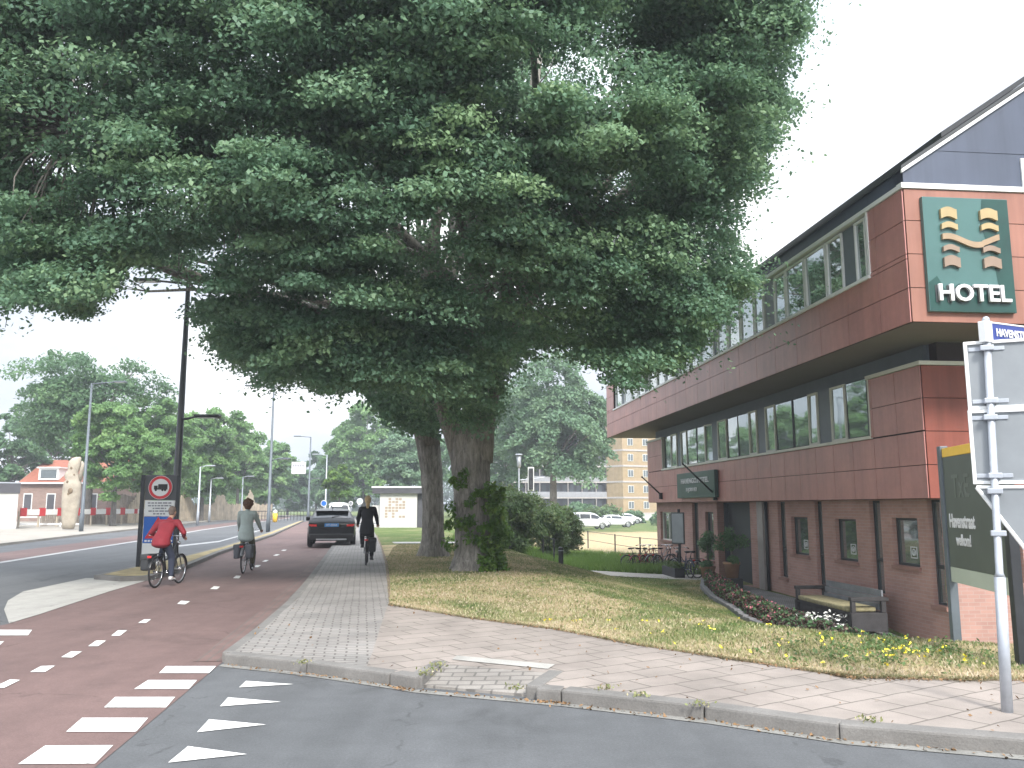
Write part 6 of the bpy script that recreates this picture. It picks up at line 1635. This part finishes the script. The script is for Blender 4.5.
o = ground_leaves('joint_weeds', P, .028, 'lawn_blades', 62, .2); tag(o, 'tufts of weed growing in the kerb and paving joints', 'weeds', kind='stuff')
# ragged fringe of grass hanging over the paving edge
V_ = []; 
for _ in range(9000):
    i = int(rng.integers(0, len(LAWN_E) - 1)); t = rng.uniform(); x_ = LAWN_E[i][0] * (1 - t) + LAWN_E[i + 1][0] * t; y_ = LAWN_E[i][1] * (1 - t) + LAWN_E[i + 1][1] * t + .03 + abs(rng.normal()) * .05
    a = rng.uniform(0, 6.28); h_ = rng.uniform(.02, .06); V_ += [(x_ - .005 * math.cos(a), y_ - .005 * math.sin(a), .09), (x_ + .005 * math.cos(a), y_ + .005 * math.sin(a), .09), (x_ + rng.normal() * .02, y_ - abs(rng.normal()) * .05 * (1 + math.sin(x_ * 7)), .105 + h_ * .5)]
o = npmesh('grass_fringe', np.array(V_), np.arange(len(V_)).reshape(-1, 3), 'lawn_blades', None, rng.uniform(.2, 1, len(V_) // 3), 3); tag(o, 'ragged grass fringe overhanging the paving edge', 'grass', kind='stuff')

# ------------------------------------------------------------ railings right
def railing(label, pts, h, m='dark_metal', rails=2, name='railing'):
    X0, Y0 = pts[0]; r_ = empty(name, (X0, Y0, fz(X0, Y0)), 0, label, 'railing'); z0 = fz(X0, Y0)
    Q = [Vector((x - X0, y - Y0, fz(x, y) - z0)) for x, y in pts]
    for q_ in Q: MB().path([q_ - Vector((0, 0, .1)), q_ + Vector((0, 0, h))], [.035, .035], 8).build('post', m, r_)
    if rails:
        a = MB()
        for k in range(rails):
            z = h * (.96 - .48 * k); a.path([q_ + Vector((0, 0, z)) for q_ in Q], .014, 6)
        a.build('rails', m, r_)
    return r_
railing('dark two-rail field fence between the long grass and the dry field', [(aty(u, 540, Y).x, Y) for u, Y in ((536, 66), (563, 57), (588, 50), (615, 44), (640, 40), (668, 36.5))], 1.0)
railing('short dark posts with a slack wire along the path bend', [(aty(u, 550, Y).x, Y) for u, Y in ((527, 38), (543, 34.5), (554, 32))], 1.0, rails=1)
p = gs(561, 568, -.6); bo = empty('bollard', (p.x, p.y, fz(p.x, p.y)), 0, 'stubby dark bollard at the path bend beyond the elms', 'bollard')
MB().path([(0, 0, -.05), (0, 0, .46), (0, 0, .48)], [.07, .07, .04], 12).build('post', 'dark_metal', bo, smooth=False); MB().torus((0, 0, .38), .07, .010, 16, 6, Matrix.Rotation(R(90), 3, 'Y')).build('band', 'galvanised', bo)

# traffic light and camera-like lamp
Yt = 46; Xt = aty(531, 500, Yt).x; zt0 = fz(Xt, Yt)
tl_ = empty('traffic_light', (Xt, Yt, zt0), 0, 'traffic light with a white-edged black backboard rising behind the bushes', 'traffic light')
MB().path([(0, 0, -.1), (0, 0, zat(531, 468, Yt) - zt0)], .06, 10).build('pole', 'galvanised', tl_, smooth=True)
za, zb2 = zat(531, 491, Yt) - zt0, zat(531, 467, Yt) - zt0
MB().bbox(-.17, .17, -.10, -.07, za, zb2, .03).build('backboard', 'frame_white', tl_); hs = MB().bbox(-.12, .12, -.20, -.102, za + .07, zb2 - .07, .03).build('signal_head', 'frame_dark', tl_)
for k in range(3):
    zc = za + .07 + (zb2 - za - .14) * (k + .5) / 3; l_ = MB(); disc(l_, 0, zc, .085, -.215, -.20, 16); l_.build('lens', 'stand_dark', hs)
a_ = MB(); zc = zat(531, 480, Yt) - zt0; a_.path([(-.6, 0, zc), (.7, 0, zc + .12)], .03, 6); a_.build('cross_arm', 'galvanised', tl_)
Yt = 60; Xt = aty(519, 500, Yt).x; zt0 = fz(Xt, Yt); hp = empty('street_lamp', (Xt, Yt, zt0), 0, 'white lantern-topped post among the trees left of the traffic light', 'street lamp')
zz0, zz1 = zat(519, 468, Yt) - zt0, zat(519, 455, Yt) - zt0
MB().path([(0, 0, -.1), (0, 0, zz0)], .05, 8).build('pole', 'galvanised', hp); MB().path([(0, 0, zz0), (0, 0, zz0 + .1), (0, 0, zz1)], [.08, .14, .18], 12).build('lantern', 'grey_metal', hp, smooth=True); MB().path([(0, 0, zz1), (0, 0, zz1 + .08)], [.30, .22], 14).build('lantern_cap', 'grey_metal', hp)
# white low cabinet behind the elm
# ------------------------------------------------------------ parked cars on the right
for (u_, Y, kd, pt_, rz_, lab) in ((587, 92, 'van', 'car_white', 74, 'white people carrier parked beyond the dry field'), (617, 100, 'hatch', 'car_white', 80, 'white hatchback parked right of the white people carrier'), (553, 88, 'van', 'car_dark', 60, 'dark people carrier parked left of the white one, half behind bushes'), (628, 120, 'hatch', 'car_white', 80, 'low white car half hidden at the foot of the yellow flats')):
    X = aty(u_, 520, Y).x; a = R(-rz_); v = Vector((math.cos(a + math.pi / 2), math.sin(a + math.pi / 2), 0)) * 2.1
    car('parked_car', lab, (X - v.x, Y - v.y, fz(X, Y)), a, pt_, kd, group='cars parked before the flats', detail=False)

# ------------------------------------------------------------ block of flats
mat('balcony_white', (.44, .40, .39), .7); mat('balcony_glass', (.30, .30, .33), .4); mat('flat_dark', (.06, .06, .07), .6); mat('flat_pane', (.10, .12, .13), .1, spec=.9); mat('base_grey', (.5, .49, .47), .8)
Yb = 150; XL = aty(607, 500, Yb).x; XR = aty(672, 500, Yb).x; XC = aty(621, 500, Yb).x; zb = -1.0
fl_h = 15.4 / F * Yb; zB1 = zat(630, 513.5, Yb)
ap = empty('block_of_flats', (XL, Yb, zb), 0, 'block of flats with a yellow brick end and long white balconies, beyond the parked cars', 'building')
NF = 7
A_ = Vector((0, 0)); Bc = Vector((XC - XL, -3.0)); Cc_ = Vector((XR - XL + 3, 2.0)); bk = [(0, 0), (Bc.x, Bc.y), (Cc_.x, Cc_.y), (Cc_.x + 2, 14), (0, 14)]
top_ = zB1 + NF * fl_h - zb
MB().prism(bk, 0, top_).build('end_wall', 'yellow_brick', ap)
bd = MB()
for k in range(NF + 1): z = zB1 - zb + k * fl_h; bd.prism([(p[0] * 1.0 + (-.05 if p[0] < 1 else .05), p[1] - .08) for p in bk], z - .14, z + .16)
bd.build('floor_bands', 'balcony_white', ap)
MB().prism([(p[0] + (-.04 if p[0] < 1 else .04), p[1] - .05) for p in bk], -.3, 1.2).build('plinth', 'base_grey', ap)
dB = (Cc_ - Bc).normalized()
for k in range(NF):
    z = zB1 - zb + k * fl_h
    for uu in (630, 646):
        t = ((aty(uu, 500, Yb - 1).x - XL) - Bc.x) / (Cc_.x - Bc.x); P_ = Bc + (Cc_ - Bc) * t; M = frame_M((P_.x, P_.y - .05, 0), (dB.x, dB.y, 0), (0, 0, 1)) ; M = Matrix.Translation((P_.x, P_.y, 0)) @ Matrix.Rotation(math.atan2(dB.y, dB.x), 4, 'Z')
        wi = MB().box(-.55, .55, -.08, .1, z + .85, z + 2.1, M).build('window', 'frame_white', ap); m_ = MB(); m_.box(-.48, -.04, -.10, -.085, z + .92, z + 2.03, M); m_.box(.04, .48, -.10, -.085, z + .92, z + 2.03, M); m_.build('pane', 'flat_pane', wi)
WX = aty(480, 500, Yb).x - XL
MB().box(WX, -.02, 1.6, 13.5, -.3, top_ - .1).build('gallery_wall', 'flat_dark', ap)
nb_ = 9
for k in range(-1, NF):
    z = zB1 - zb + (k) * fl_h
    if k >= 0:
        MB().box(WX, -.03, -.1, 1.58, z - .12, z + .10).build('balcony_slab', 'balcony_white', ap)
        MB().box(WX, -.03, -.12, -.06, z + .102, z + 1.05).build('balcony_front', 'balcony_glass', ap)
    m_ = MB()
    for j in range(nb_ * 2):
        x = WX + (0 - WX) * (j + .5) / (nb_ * 2); m_.box(x - .9, x - .1, 1.50, 1.585, z + .2, z + 2.3)
        if j % 2 == 0 and k >= 0: MB().box(x - .05, x + .05, -.02, 1.57, z + .11, z + fl_h - .125).build('balcony_divider', 'balcony_white', ap)
    m_.build('gallery_windows', 'flat_pane', ap)
MB().box(WX - .3, .0, .9, 13.8, top_ - .09, top_ + .3).build('roof', 'flat_dark', ap)

# ------------------------------------------------------------ kiosks
mat('tile_white', (.54, .54, .52), .5, var=.06, vs=3); mat('tile_pattern', (.36, .29, .23), .5, var=.1)
Yk = 58; kx0, kx1 = aty(380, 500, Yk).x, aty(417, 500, Yk).x
ki = empty('kiosk', (kx0, Yk, 0), 0, 'small white tiled building with a flat dark roof behind the rider in black', 'building'); zk = zat(400, 493.5, Yk)
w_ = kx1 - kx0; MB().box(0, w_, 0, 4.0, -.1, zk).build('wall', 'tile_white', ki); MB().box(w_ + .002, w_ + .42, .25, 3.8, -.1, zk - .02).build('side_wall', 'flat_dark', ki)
rf = MB(); rf.box(-.5, w_ + .55, -.25, 4.2, zk + .002, zat(400, 488, Yk)); rf.build('roof', 'flat_dark', ki); MB().box(-.55, w_ + .6, -.30, 4.25, zat(400, 488, Yk) + .002, zat(400, 486.4, Yk)).build('roof_edge', 'frame_white', ki)
t_ = MB()
for i in range(6):
    for j in range(7):
        if random.random() < .78: t_.box(.35 + i * .24, .35 + i * .24 + .19, -.012, -.001, .75 + j * .2, .75 + j * .2 + .15)
t_.build('tile_panel', 'tile_pattern', ki)
MB().box(-.6, -.01, .5, 3.5, -.1, 1.6).build('low_wall', 'tile_white', ki)
Yk = 54; kx1 = aty(18, 500, Yk).x
ki = empty('kiosk', (kx1, Yk, 0.1), R(31), 'plain white cabin with a black roof edge at the far left', 'building')
MB().box(-5, 0, 0, 4, -.1, zat(10, 493, Yk) - .1).build('wall', 'tile_white', ki); MB().box(-5.1, .08, -.1, 4.1, zat(10, 493, Yk) - .098, zat(10, 483.5, Yk) - .1).build('roof', 'flat_dark', ki); MB().box(-5.12, .10, -.12, 4.12, zat(10, 483.5, Yk) - .098, zat(10, 482.5, Yk) - .09).build('roof_edge', 'galvanised', ki)

# ------------------------------------------------------------ brick house
Yh = 80; hx0 = aty(16, 500, Yh).x; hx1 = aty(107, 500, Yh).x; ho = empty('brick_house', (hx0, Yh, 0.1), 0, 'brown brick house with an orange tiled roof and a dormer, behind the barrier', 'house')
mat('roof_tile', (.30, .105, .065), .8, var=.18, vs=3, grain=.2)
W_ = hx1 - hx0; ze = zat(60, 482.5, Yh) - .1; zr_ = zat(60, 459, Yh) - .1
g_ = MB(); g_.box(0, W_, 0, 8, -.2, ze); g_.build('wall', 'house_brick', ho)
g_ = MB(); g_.add([(0.02, 0, ze + .002), (.02, 8, ze + .002), (.02, 4, zr_ - .1), (.3, 0, ze + .002), (.3, 8, ze + .002), (.3, 4, zr_ - .1)], [(0, 2, 1), (3, 4, 5), (0, 3, 5, 2), (1, 2, 5, 4)]); g_.build('gable', 'house_brick', ho, fix=True)
r_ = MB(); r_.add([(.32, -.35, ze - .1), (W_ + .3, -.35, ze - .1), (W_ + .3, 4, zr_), (.32, 4, zr_), (.32, -.35, ze + .02), (W_ + .3, -.35, ze + .02), (W_ + .3, 4, zr_ + .12), (.32, 4, zr_ + .12), (.32, 8.3, ze - .1), (W_ + .3, 8.3, ze - .1), (.32, 8.3, ze + .02), (W_ + .3, 8.3, ze + .02)],
                  [(4, 5, 6, 7), (0, 3, 2, 1), (0, 1, 5, 4), (0, 4, 7, 3), (1, 2, 6, 5), (7, 6, 11, 10), (3, 8, 9, 2), (8, 10, 11, 9), (3, 7, 10, 8), (2, 9, 11, 6)]); rf = r_.build('roof', 'roof_tile', ho, fix=True)
dx0 = aty(38, 490, Yh).x - hx0
dm = MB(); dm.box(dx0, dx0 + 1.9, -.1, 2.5, ze + .25, ze + 1.35); dm.box(dx0 - .15, dx0 + 2.05, -.25, 2.6, ze + 1.352, ze + 1.47); dd_ = dm.build('dormer', 'frame_white', rf); MB().box(dx0 + .2, dx0 + 1.7, -.13, -.102, ze + .4, ze + 1.2).build('pane', 'flat_pane', dd_)
MB().box(.0, W_ + .2, -.42, -.36, ze - .13, ze + .01).build('gutter', 'frame_white', ho)
MB().box(3.0, 3.7, 3.7, 4.3, zr_ - .3, zr_ + .8).build('chimney', 'house_brick', rf)
for k, uu in enumerate((28, 51, 72, 93)):
    x = aty(uu, 500, Yh).x - hx0; z0, z1 = zat(50, 510, Yh) - .1, zat(50, 493.5, Yh) - .1
    f = MB(); f.box(x - .42, x + .42, -.05, .08, z0, z1); wi = f.build('window', 'frame_white', ho); MB().box(x - .34, x + .34, -.07, -.052, z0 + .08, z1 - .08).build('pane', 'flat_dark', wi)

# totem sculpture
mat('pale_wood', (.38, .335, .27), .8, var=.22, vs=2.5, bmp=.4, bs=14, grain=.15)
Yz = 52; tx = aty(71, 500, Yz).x; kz = Yz / F; to_ = empty('totem_sculpture', (tx, Yz, .10), 0, 'tall pale carved wooden totem on the far pavement', 'sculpture')
def prof(mb, L):   # (v, left px, right px)
    ring_ = []
    for v, a, b in L:
        z = zat(71, v, Yz) - .1; c0 = (a + b) / 2 * kz; rx = (b - a) / 2 * kz; ring_.append((c0, z, rx))
    n = 16
    for c0, z, rx in ring_:
        for k in range(n): t = 2 * math.pi * k / n; mb.v.append((c0 + rx * math.cos(t), rx * .7 * math.sin(t), z))
    for i in range(len(ring_) - 1):
        for k in range(n): mb.f.append((i * n + k, i * n + (k + 1) % n, (i + 1) * n + (k + 1) % n, (i + 1) * n + k)); mb.m.append(0)
    mb.f.append(tuple(range(n))[::-1]); mb.m.append(0); mb.f.append(tuple((len(ring_) - 1) * n + k for k in range(n))); mb.m.append(0)
t_ = MB(); prof(t_, [(529, -6, 5), (524, -7, 6), (515, -8, 7.5), (505, -8.6, 8.3), (495, -9, 8.6), (487, -8.6, 8.8), (482, -8.2, 8.6), (480, -6, 8), (477, -8, 7), (473, -7.5, 5), (470, -5, 6), (466, -5.5, 7), (461, -4.5, 7), (458, -1, 7), (457, 2, 6.5)]); 
t_.build('carved_trunk', 'pale_wood', to_, smooth=True)
h_ = MB()
for (u_, v_, r_) in ((72.5, 491, 2.6), (71, 494, 1.6), (71, 468, 1.4), (69, 482, 1.2), (74, 475, 1.0)): h_.sphere(((u_ - 71) * kz, -.62 * (9 if v_ > 480 else 6) * kz, zat(71, v_, Yz) - .1), r_ * kz, 10, 8, (1, .5, 1.2))
h_.build('carved_hollows', 'soil', to_, smooth=True)
w_ = MB(); w_.path([(7.5 * kz, 0, zat(71, 482, Yz)), (8.5 * kz, 0, zat(71, 470, Yz)), (9.5 * kz, 0, zat(71, 466, Yz)), (8 * kz, 0, zat(71, 463, Yz))], [.14, .10, .12, .04], 8); w_.build('carved_wing', 'pale_wood', to_, smooth=True)
# barrier: red and white boards on posts, running away along the road
mat('barrier_red', (.50, .03, .035), .6, var=.08); mat('barrier_white', (.74, .73, .71), .6, var=.06); mat('pale_post', (.42, .36, .28), .8)
p0 = Vector((aty(20, 515, 57).x, 57)); p1 = Vector((aty(150, 515, 71).x, 71)); dd = p1 - p0; Lr = dd.length; ba = empty('road_barrier', (p0.x, p0.y, .10), math.atan2(dd.y, dd.x), 'long red and white striped barrier board behind the totem', 'barrier')
zq0 = 1.03; r_ = MB(); w_ = MB(); x = 0; k = 0
while x < Lr:
    s_ = 1.05 * (.55 if k % 2 == 0 else 1.1); e_ = min(x + s_, Lr)
    if x < 11.5: pass
    else: s_ = .42; e_ = min(x + s_, Lr)
    (r_ if k % 2 == 0 else w_).box(x, e_, -.025 if k % 2 == 0 else -.022, .02, zq0 - .19 - (.08 if k % 2 == 0 and x < 11.5 else 0), zq0 + .19 + (.10 if k % 2 == 0 and x < 11.5 else 0)); x = e_; k += 1
r_.build('red_panels', 'barrier_red', ba); w_.build('white_panels', 'barrier_white', ba)
for k in range(9): MB().box(k * Lr / 8 - .05, k * Lr / 8 + .05, .022, .12, -.1, zq0 + .1).build('post', 'pale_post', ba)
# paling fence
def palings(label, u0, u1, Y0, Y1, hf, n, m, seed, name='paling_fence', wd=.55):
    rg = np.random.default_rng(seed); a = Vector((aty(u0, 515, Y0).x, Y0)); b = Vector((aty(u1, 515, Y1).x, Y1)); d_ = b - a; L_ = d_.length
    o = empty(name, (a.x, a.y, .05), math.atan2(d_.y, d_.x), label, 'fence'); mb = MB(); st = L_ / n
    for k in range(n): h = hf(k / n) * rg.uniform(.93, 1.05); mb.box(k * st, k * st + st * wd, -.03 + rg.normal() * .01, .03, -.1, h)
    mb.build('palings', m, o); r_ = MB()
    for z in (.4, 1.1): r_.box(0, L_, .032, .09, z, z + .1)
    r_.build('rails', m, o); return o
mat('grey_wood', (.30, .26, .22), .85, var=.25, vs=3); mat('sand_wood', (.48, .40, .30), .85, var=.25, vs=1.5)
palings('weathered grey paling fence behind the striped barrier', 40, 150, 62, 76, lambda t: 1.2 + (1.3 if t > .62 else 0), 70, 'grey_wood', 1)
palings('tall sand-coloured palisade of uneven height along the far footway', 128, 272, 72, 104, lambda t: 1.7 + 1.5 * max(0, math.sin(t * 26)) ** 2 * (1 if t < .9 else .2), 110, 'sand_wood', 2, wd=.9)
MB  # white garden rail
wr_ = empty('garden_rail', (aty(18, 520, 60).x, 60, .1), 0, 'low white rail in front of the brick house windows', 'railing')
a_ = MB(); a_.box(0, 4.6, -.03, .03, .12, .24); a_.box(0, 1.6, -.03, .03, .62, .72)
for k in range(4): a_.box(k * 1.5, k * 1.5 + .06, -.025, .025, -.1, .6 if k < 2 else .3)
a_.build('rail', 'barrier_white', wr_)
# far bridge railing with parked bikes' look, yellow bollard, small round signs
fr = empty('bridge_railing', (aty(252, 515, 92).x, 92, .0), 0, 'dark low bridge railing across the far end of the road', 'railing'); L_ = aty(352, 515, 92).x - aty(252, 515, 92).x
a_ = MB(); a_.box(0, L_, -.03, .03, .95, 1.03); a_.box(0, L_, -.028, .028, .45, .5)
for k in range(int(L_ / .35)): a_.box(k * .35, k * .35 + .05, -.02, .02, 0, .95)
a_.build('bars', 'dark_metal', fr)
mat('beacon_yellow', (.85, .50, .03), .5); yb_ = empty('bollard', (aty(275, 518, 80).x, 80, .05), 0, 'yellow island bollard with a white top, far along the road', 'bollard')
MB().path([(0, 0, 0), (0, 0, .8)], .22, 12).build('body', 'beacon_yellow', yb_, smooth=True); MB().sphere((0, 0, .95), .20, 12, 8).build('lamp_globe', 'sign_white', yb_, smooth=True)
mat('sign_pale', (.45, .52, .62), .5)
def round_sign(label, u_, v_, Y, r_, m, H0=0):
    X = aty(u_, v_, Y).x; zc = zat(u_, v_, Y); o = empty('traffic_sign', (X, Y, H0), 0, label, 'traffic sign'); MB().path([(0, 0, 0), (0, 0, zc - H0)], .035, 8).build('post', 'galvanised', o)
    d_ = MB(); disc(d_, 0, zc - H0, r_, -.06, -.04, 24); f_ = d_.build('sign_face', m, o); d_ = MB(); d_.torus((0, -.06, zc - H0), r_ * .95, .02, 24, 4, Matrix.Rotation(R(90), 3, 'Z')); d_.build('rim', 'sign_white', f_)
round_sign('small blue round sign above the left end of the black car roof', 324, 503.5, 62, .22, 'sign_blue')
round_sign('small pale round sign above the right end of the black car roof', 351, 503.5, 60, .15, 'grey_metal')
round_sign('pale blue-white round sign just left of the blonde rider\'s head', 360, 501.5, 48, .17, 'sign_pale')

# ------------------------------------------------------------ trees beyond
for k, (u_, v_, Y, hp_, lab) in enumerate(((140, 402, 98, 40, 'tree filling the gap right of the brick house, behind the light green ones'), (186, 410, 112, 34, 'tree set back behind the black lamp, between two bright crowns'), (226, 420, 124, 30, 'set-back tree between the two bright crowns above the palisade'), (256, 444, 150, 26, 'set-back tree left of the second grey street lamp'))):
    tree(u_, 521, Y, v_, hp_, lab, 'lime_leaf', 70 + k, 60, 110, .08, name='roadside_tree', group='roadside trees beyond the main road')
G1 = 'roadside trees beyond the main road'
tree(92, 530, 68, 346, 78, 'tallest roadside tree, a dark loose crown spreading over the brick house roof', 'dark_leaf', 2, 110, 150, .30, name='roadside_tree', group=G1, trunk_r=.35)
tree(14, 530, 82, 402, 34, 'dark tree at the extreme left above the white cabin', 'dark_leaf', 3, 50, 120, .2, name='roadside_tree', group=G1)
tree(52, 528, 92, 400, 40, 'dark green tree standing behind the brick house', 'dark_leaf', 7, 50, 110, .3, name='roadside_tree', group=G1)
tree(118, 528, 62, 396, 44, 'light green lower tree in front of the tallest dark one', 'lime_leaf', 4, 90, 150, .20, name='roadside_tree', group=G1)
tree(163, 524, 70, 392, 42, 'light green tree directly behind the black street lamp', 'lime_leaf', 5, 90, 150, .18, name='roadside_tree', group=G1)
tree(205, 522, 84, 404, 42, 'rounded bright tree next right of the black street lamp', 'lime_leaf', 6, 90, 150, .2, name='roadside_tree', group=G1)
tree(240, 521, 100, 416, 36, 'mid green tree above the rider in the grey-green top', 'lime_leaf', 8, 70, 140, .2, name='roadside_tree', group=G1)
tree(268, 520, 118, 436, 30, 'far tree behind the second grey street lamp', 'lime_leaf', 9, 70, 130, .1, name='roadside_tree', group=G1)
tree(290, 520, 140, 462, 26, 'farthest low tree where the left row ends under the banner', 'dark_leaf', 10, 60, 120, .1, name='roadside_tree', group=G1)
G2 = 'trees at the end of the road'
tree(318, 520, 150, 452, 26, 'dark tree closing the road straight behind the banner lamp', 'dark_leaf', 11, 60, 130, .08, name='park_tree', group=G2)
tree(365, 520, 120, 398, 42, 'tall broad green tree rising above the small bright one', 'lime_leaf', 12, 110, 150, .12, name='park_tree', group=G2, trunk_r=.35)
tree(342, 519, 135, 432, 28, 'green tree left behind the tall broad one at the road end', 'dark_leaf', 13, 70, 130, .1, name='park_tree', group=G2)
tree(341, 519, 84, 464, 17, 'small round bright green tree above the black car', 'sprout_leaf', 14, 50, 120, .35, name='park_tree', group=G2, trunk_r=.12)
tree(402, 524, 100, 426, 30, 'mid green tree behind the white tiled kiosk', 'willow_leaf', 15, 80, 140, .1, name='park_tree', group=G2)
tree(425, 524, 120, 420, 34, 'tree glimpsed between the two elm trunks', 'dark_leaf', 16, 70, 130, .1, name='park_tree', group=G2)
G3 = 'trees between the elms and the flats'
tree(553, 520, 82, 352, 62, 'tall pale willow-like tree hanging in front of the flats', 'willow_leaf', 17, 130, 200, .24, name='willow_tree', group=G3, trunk_r=.42, droop=.6, zb=-.9)
tree(512, 520, 95, 378, 44, 'blue-green tree just right of the huge elm trunk', 'willow_leaf', 18, 90, 170, .22, name='willow_tree', group=G3, droop=.5, zb=-.9)
tree(478, 520, 110, 420, 34, 'dark tree mostly hidden by the elm trunks', 'dark_leaf', 19, 70, 130, .1, name='willow_tree', group=G3, zb=-.9)
G4 = 'shrubs at the foot of the flats'
for k, (u_, v_, Y, hp_, lab, lf) in enumerate(((600, 506, 112, 22, 'broad shrub behind the white people carrier', 'bush_leaf'), (577, 503, 115, 15, 'shrub left behind the white people carrier', 'dark_leaf'), (668, 504, 110, 16, 'dark round shrub between flats and brick corner', 'dark_leaf'), (560, 506, 112, 14, 'shrub behind the willow trunk', 'dark_leaf'), (630, 511, 125, 10, 'low hedge bush at the yellow wall foot', 'dark_leaf'))):
    tree(u_, 520, Y, v_, hp_, lab, lf, 40 + k, 24, 90, .02, cr=(.3, .45), name='shrub', cat='shrub', group=G4, trunk_r=.05, zb=-.95)
# big bush right of the elm: three shrubs
G5 = 'flowering shrubs beside the path'
for k, (u_, v_, Y, hp_, lab, lf, zb__) in enumerate(((510, 480, 34, 28, 'tall leafy shrub hugging the right side of the huge elm', 'bush_leaf', -.5), (541, 492, 37, 25, 'rounded shrub below the traffic light', 'bush_leaf', -.85), (562, 505, 40, 14, 'lowest shrub at the right end of the path shrubs', 'bush_leaf', -.95), (493, 502, 31, 13, 'pale green shrub right behind the elm foot', 'sprout_leaf', -.4))):
    tree(u_, 540, Y, v_, hp_, lab, lf, 50 + k, 40, 170, .02, L=.13, cr=(.32, .48), name='shrub', cat='shrub', group=G5, trunk_r=.04, zb=zb__)
# far treeline closing the horizon
leaf_mat('far_leaf', (.03, .06, .035), (.05, .09, .05), (.08, .13, .07), .2)
rngt = np.random.default_rng(77); P = []
for k in range(60000):
    X = rngt.uniform(-330, 330); h = 9 + 4 * math.sin(X * .05) + 3 * math.sin(X * .021 + 1) + 1.5 * math.sin(X * .23); P.append((X, 250 + rngt.uniform(-8, 8) + abs(X) * .05, rngt.uniform(-1, h)))
P = np.array(P); Vq, Fq_ = leaf_quads(P, rngt.normal(size=P.shape), 1.3, rngt, .4); o = npmesh('far_woodland', Vq, Fq_, 'far_leaf', None, np.clip(rngt.normal(.5, .25, len(P)), 0, 1)); tag(o, 'far belt of woodland closing the horizon', 'woodland', kind='stuff')
# ------------------------------------------------------------ camera, light, sky
cam = bpy.data.objects.new('camera', bpy.data.cameras.new('camera')); col.objects.link(cam)
cam.location = (0, 0, CH); cam.rotation_euler = (R(90) + PITCH, 0, 0)
cam.data.sensor_fit = 'HORIZONTAL'; cam.data.sensor_width = 36; cam.data.lens = F / 1024 * 36
cam.data.clip_start = .1; cam.data.clip_end = 4000
sc.camera = cam
SUN_EL, SUN_AZ = 42, 163     # high, veiled, from behind the camera's right shoulder
w = bpy.data.worlds.new('World'); sc.world = w; w.use_nodes = True; nt = w.node_tree
bg = nt.nodes['Background']; bg.inputs['Strength'].default_value = .12
sky = nt.nodes.new('ShaderNodeTexSky'); sky.sky_type = 'NISHITA'; sky.sun_disc = False
sky.sun_elevation = R(SUN_EL); sky.sun_rotation = R(SUN_AZ); sky.air_density = 1.2; sky.dust_density = 2.5
tc = nt.nodes.new('ShaderNodeTexCoord')
mp = nt.nodes.new('ShaderNodeMapping'); mp.inputs['Scale'].default_value = (1, 1, 2.6); nt.links.new(tc.outputs['Generated'], mp.inputs[0])
n1 = noise(nt, mp.outputs[0], 2.4, 7, .55, .25)
n2 = noise(nt, mp.outputs[0], 1.1, 4, .5)
mod = ramp(nt, n1, [(.34, (2.5, 2.8, 3.25)), (.50, (3.5, 3.72, 4.05)), (.66, (7, 7, 7))])
cov = ramp(nt, n2, [(.28, (.80,) * 3), (.55, (1,) * 3)])
c = mix_rgb(nt, cov, sky.outputs[0], mod)
sx = nt.nodes.new('ShaderNodeSeparateXYZ'); nt.links.new(tc.outputs['Generated'], sx.inputs[0])
zen = ramp(nt, sx.outputs[2], [(.0, (.92,) * 3), (.42, (1.3,) * 3), (.75, (2.7,) * 3), (1, (3.4,) * 3)])
c = mix_rgb(nt, 1., c, zen, 'MULTIPLY')
nt.links.new(c, bg.inputs[0])
sun = bpy.data.objects.new('sun', bpy.data.lights.new('sun', 'SUN')); col.objects.link(sun)
sun.data.energy = 2.4; sun.data.angle = R(12); sun.data.color = (1, .965, .9)
az, el = R(SUN_AZ), R(SUN_EL)
dirv = Vector((math.sin(az) * math.cos(el), math.cos(az) * math.cos(el), math.sin(el)))
sun.rotation_euler = (-dirv).to_track_quat('-Z', 'Y').to_euler()
sun.location = (0, -10, 30)
vs = sc.view_settings; vs.view_transform = 'Standard'; vs.look = 'None'; vs.exposure = 1.2; vs.gamma = 1; vs.use_curve_mapping = False

# thin haze volume, added to lift the shadows and fade far things
hm_ = bpy.data.materials.new('haze'); hm_.use_nodes = True; hn = hm_.node_tree; hn.nodes.remove(hn.nodes['Principled BSDF'])
pv = hn.nodes.new('ShaderNodeVolumePrincipled'); pv.inputs['Color'].default_value = (.86, .91, 1, 1); pv.inputs['Density'].default_value = .0014; pv.inputs['Anisotropy'].default_value = .2
hn.links.new(pv.outputs[0], hn.nodes['Material Output'].inputs['Volume']); MATS['haze'] = hm_
hz = MB().box(-1700, 1700, -1700, 1700, -4, 27).build('haze', 'haze'); hz['kind'] = 'stuff'; hz['label'] = 'thin pale haze added over the street to lift its shadows'
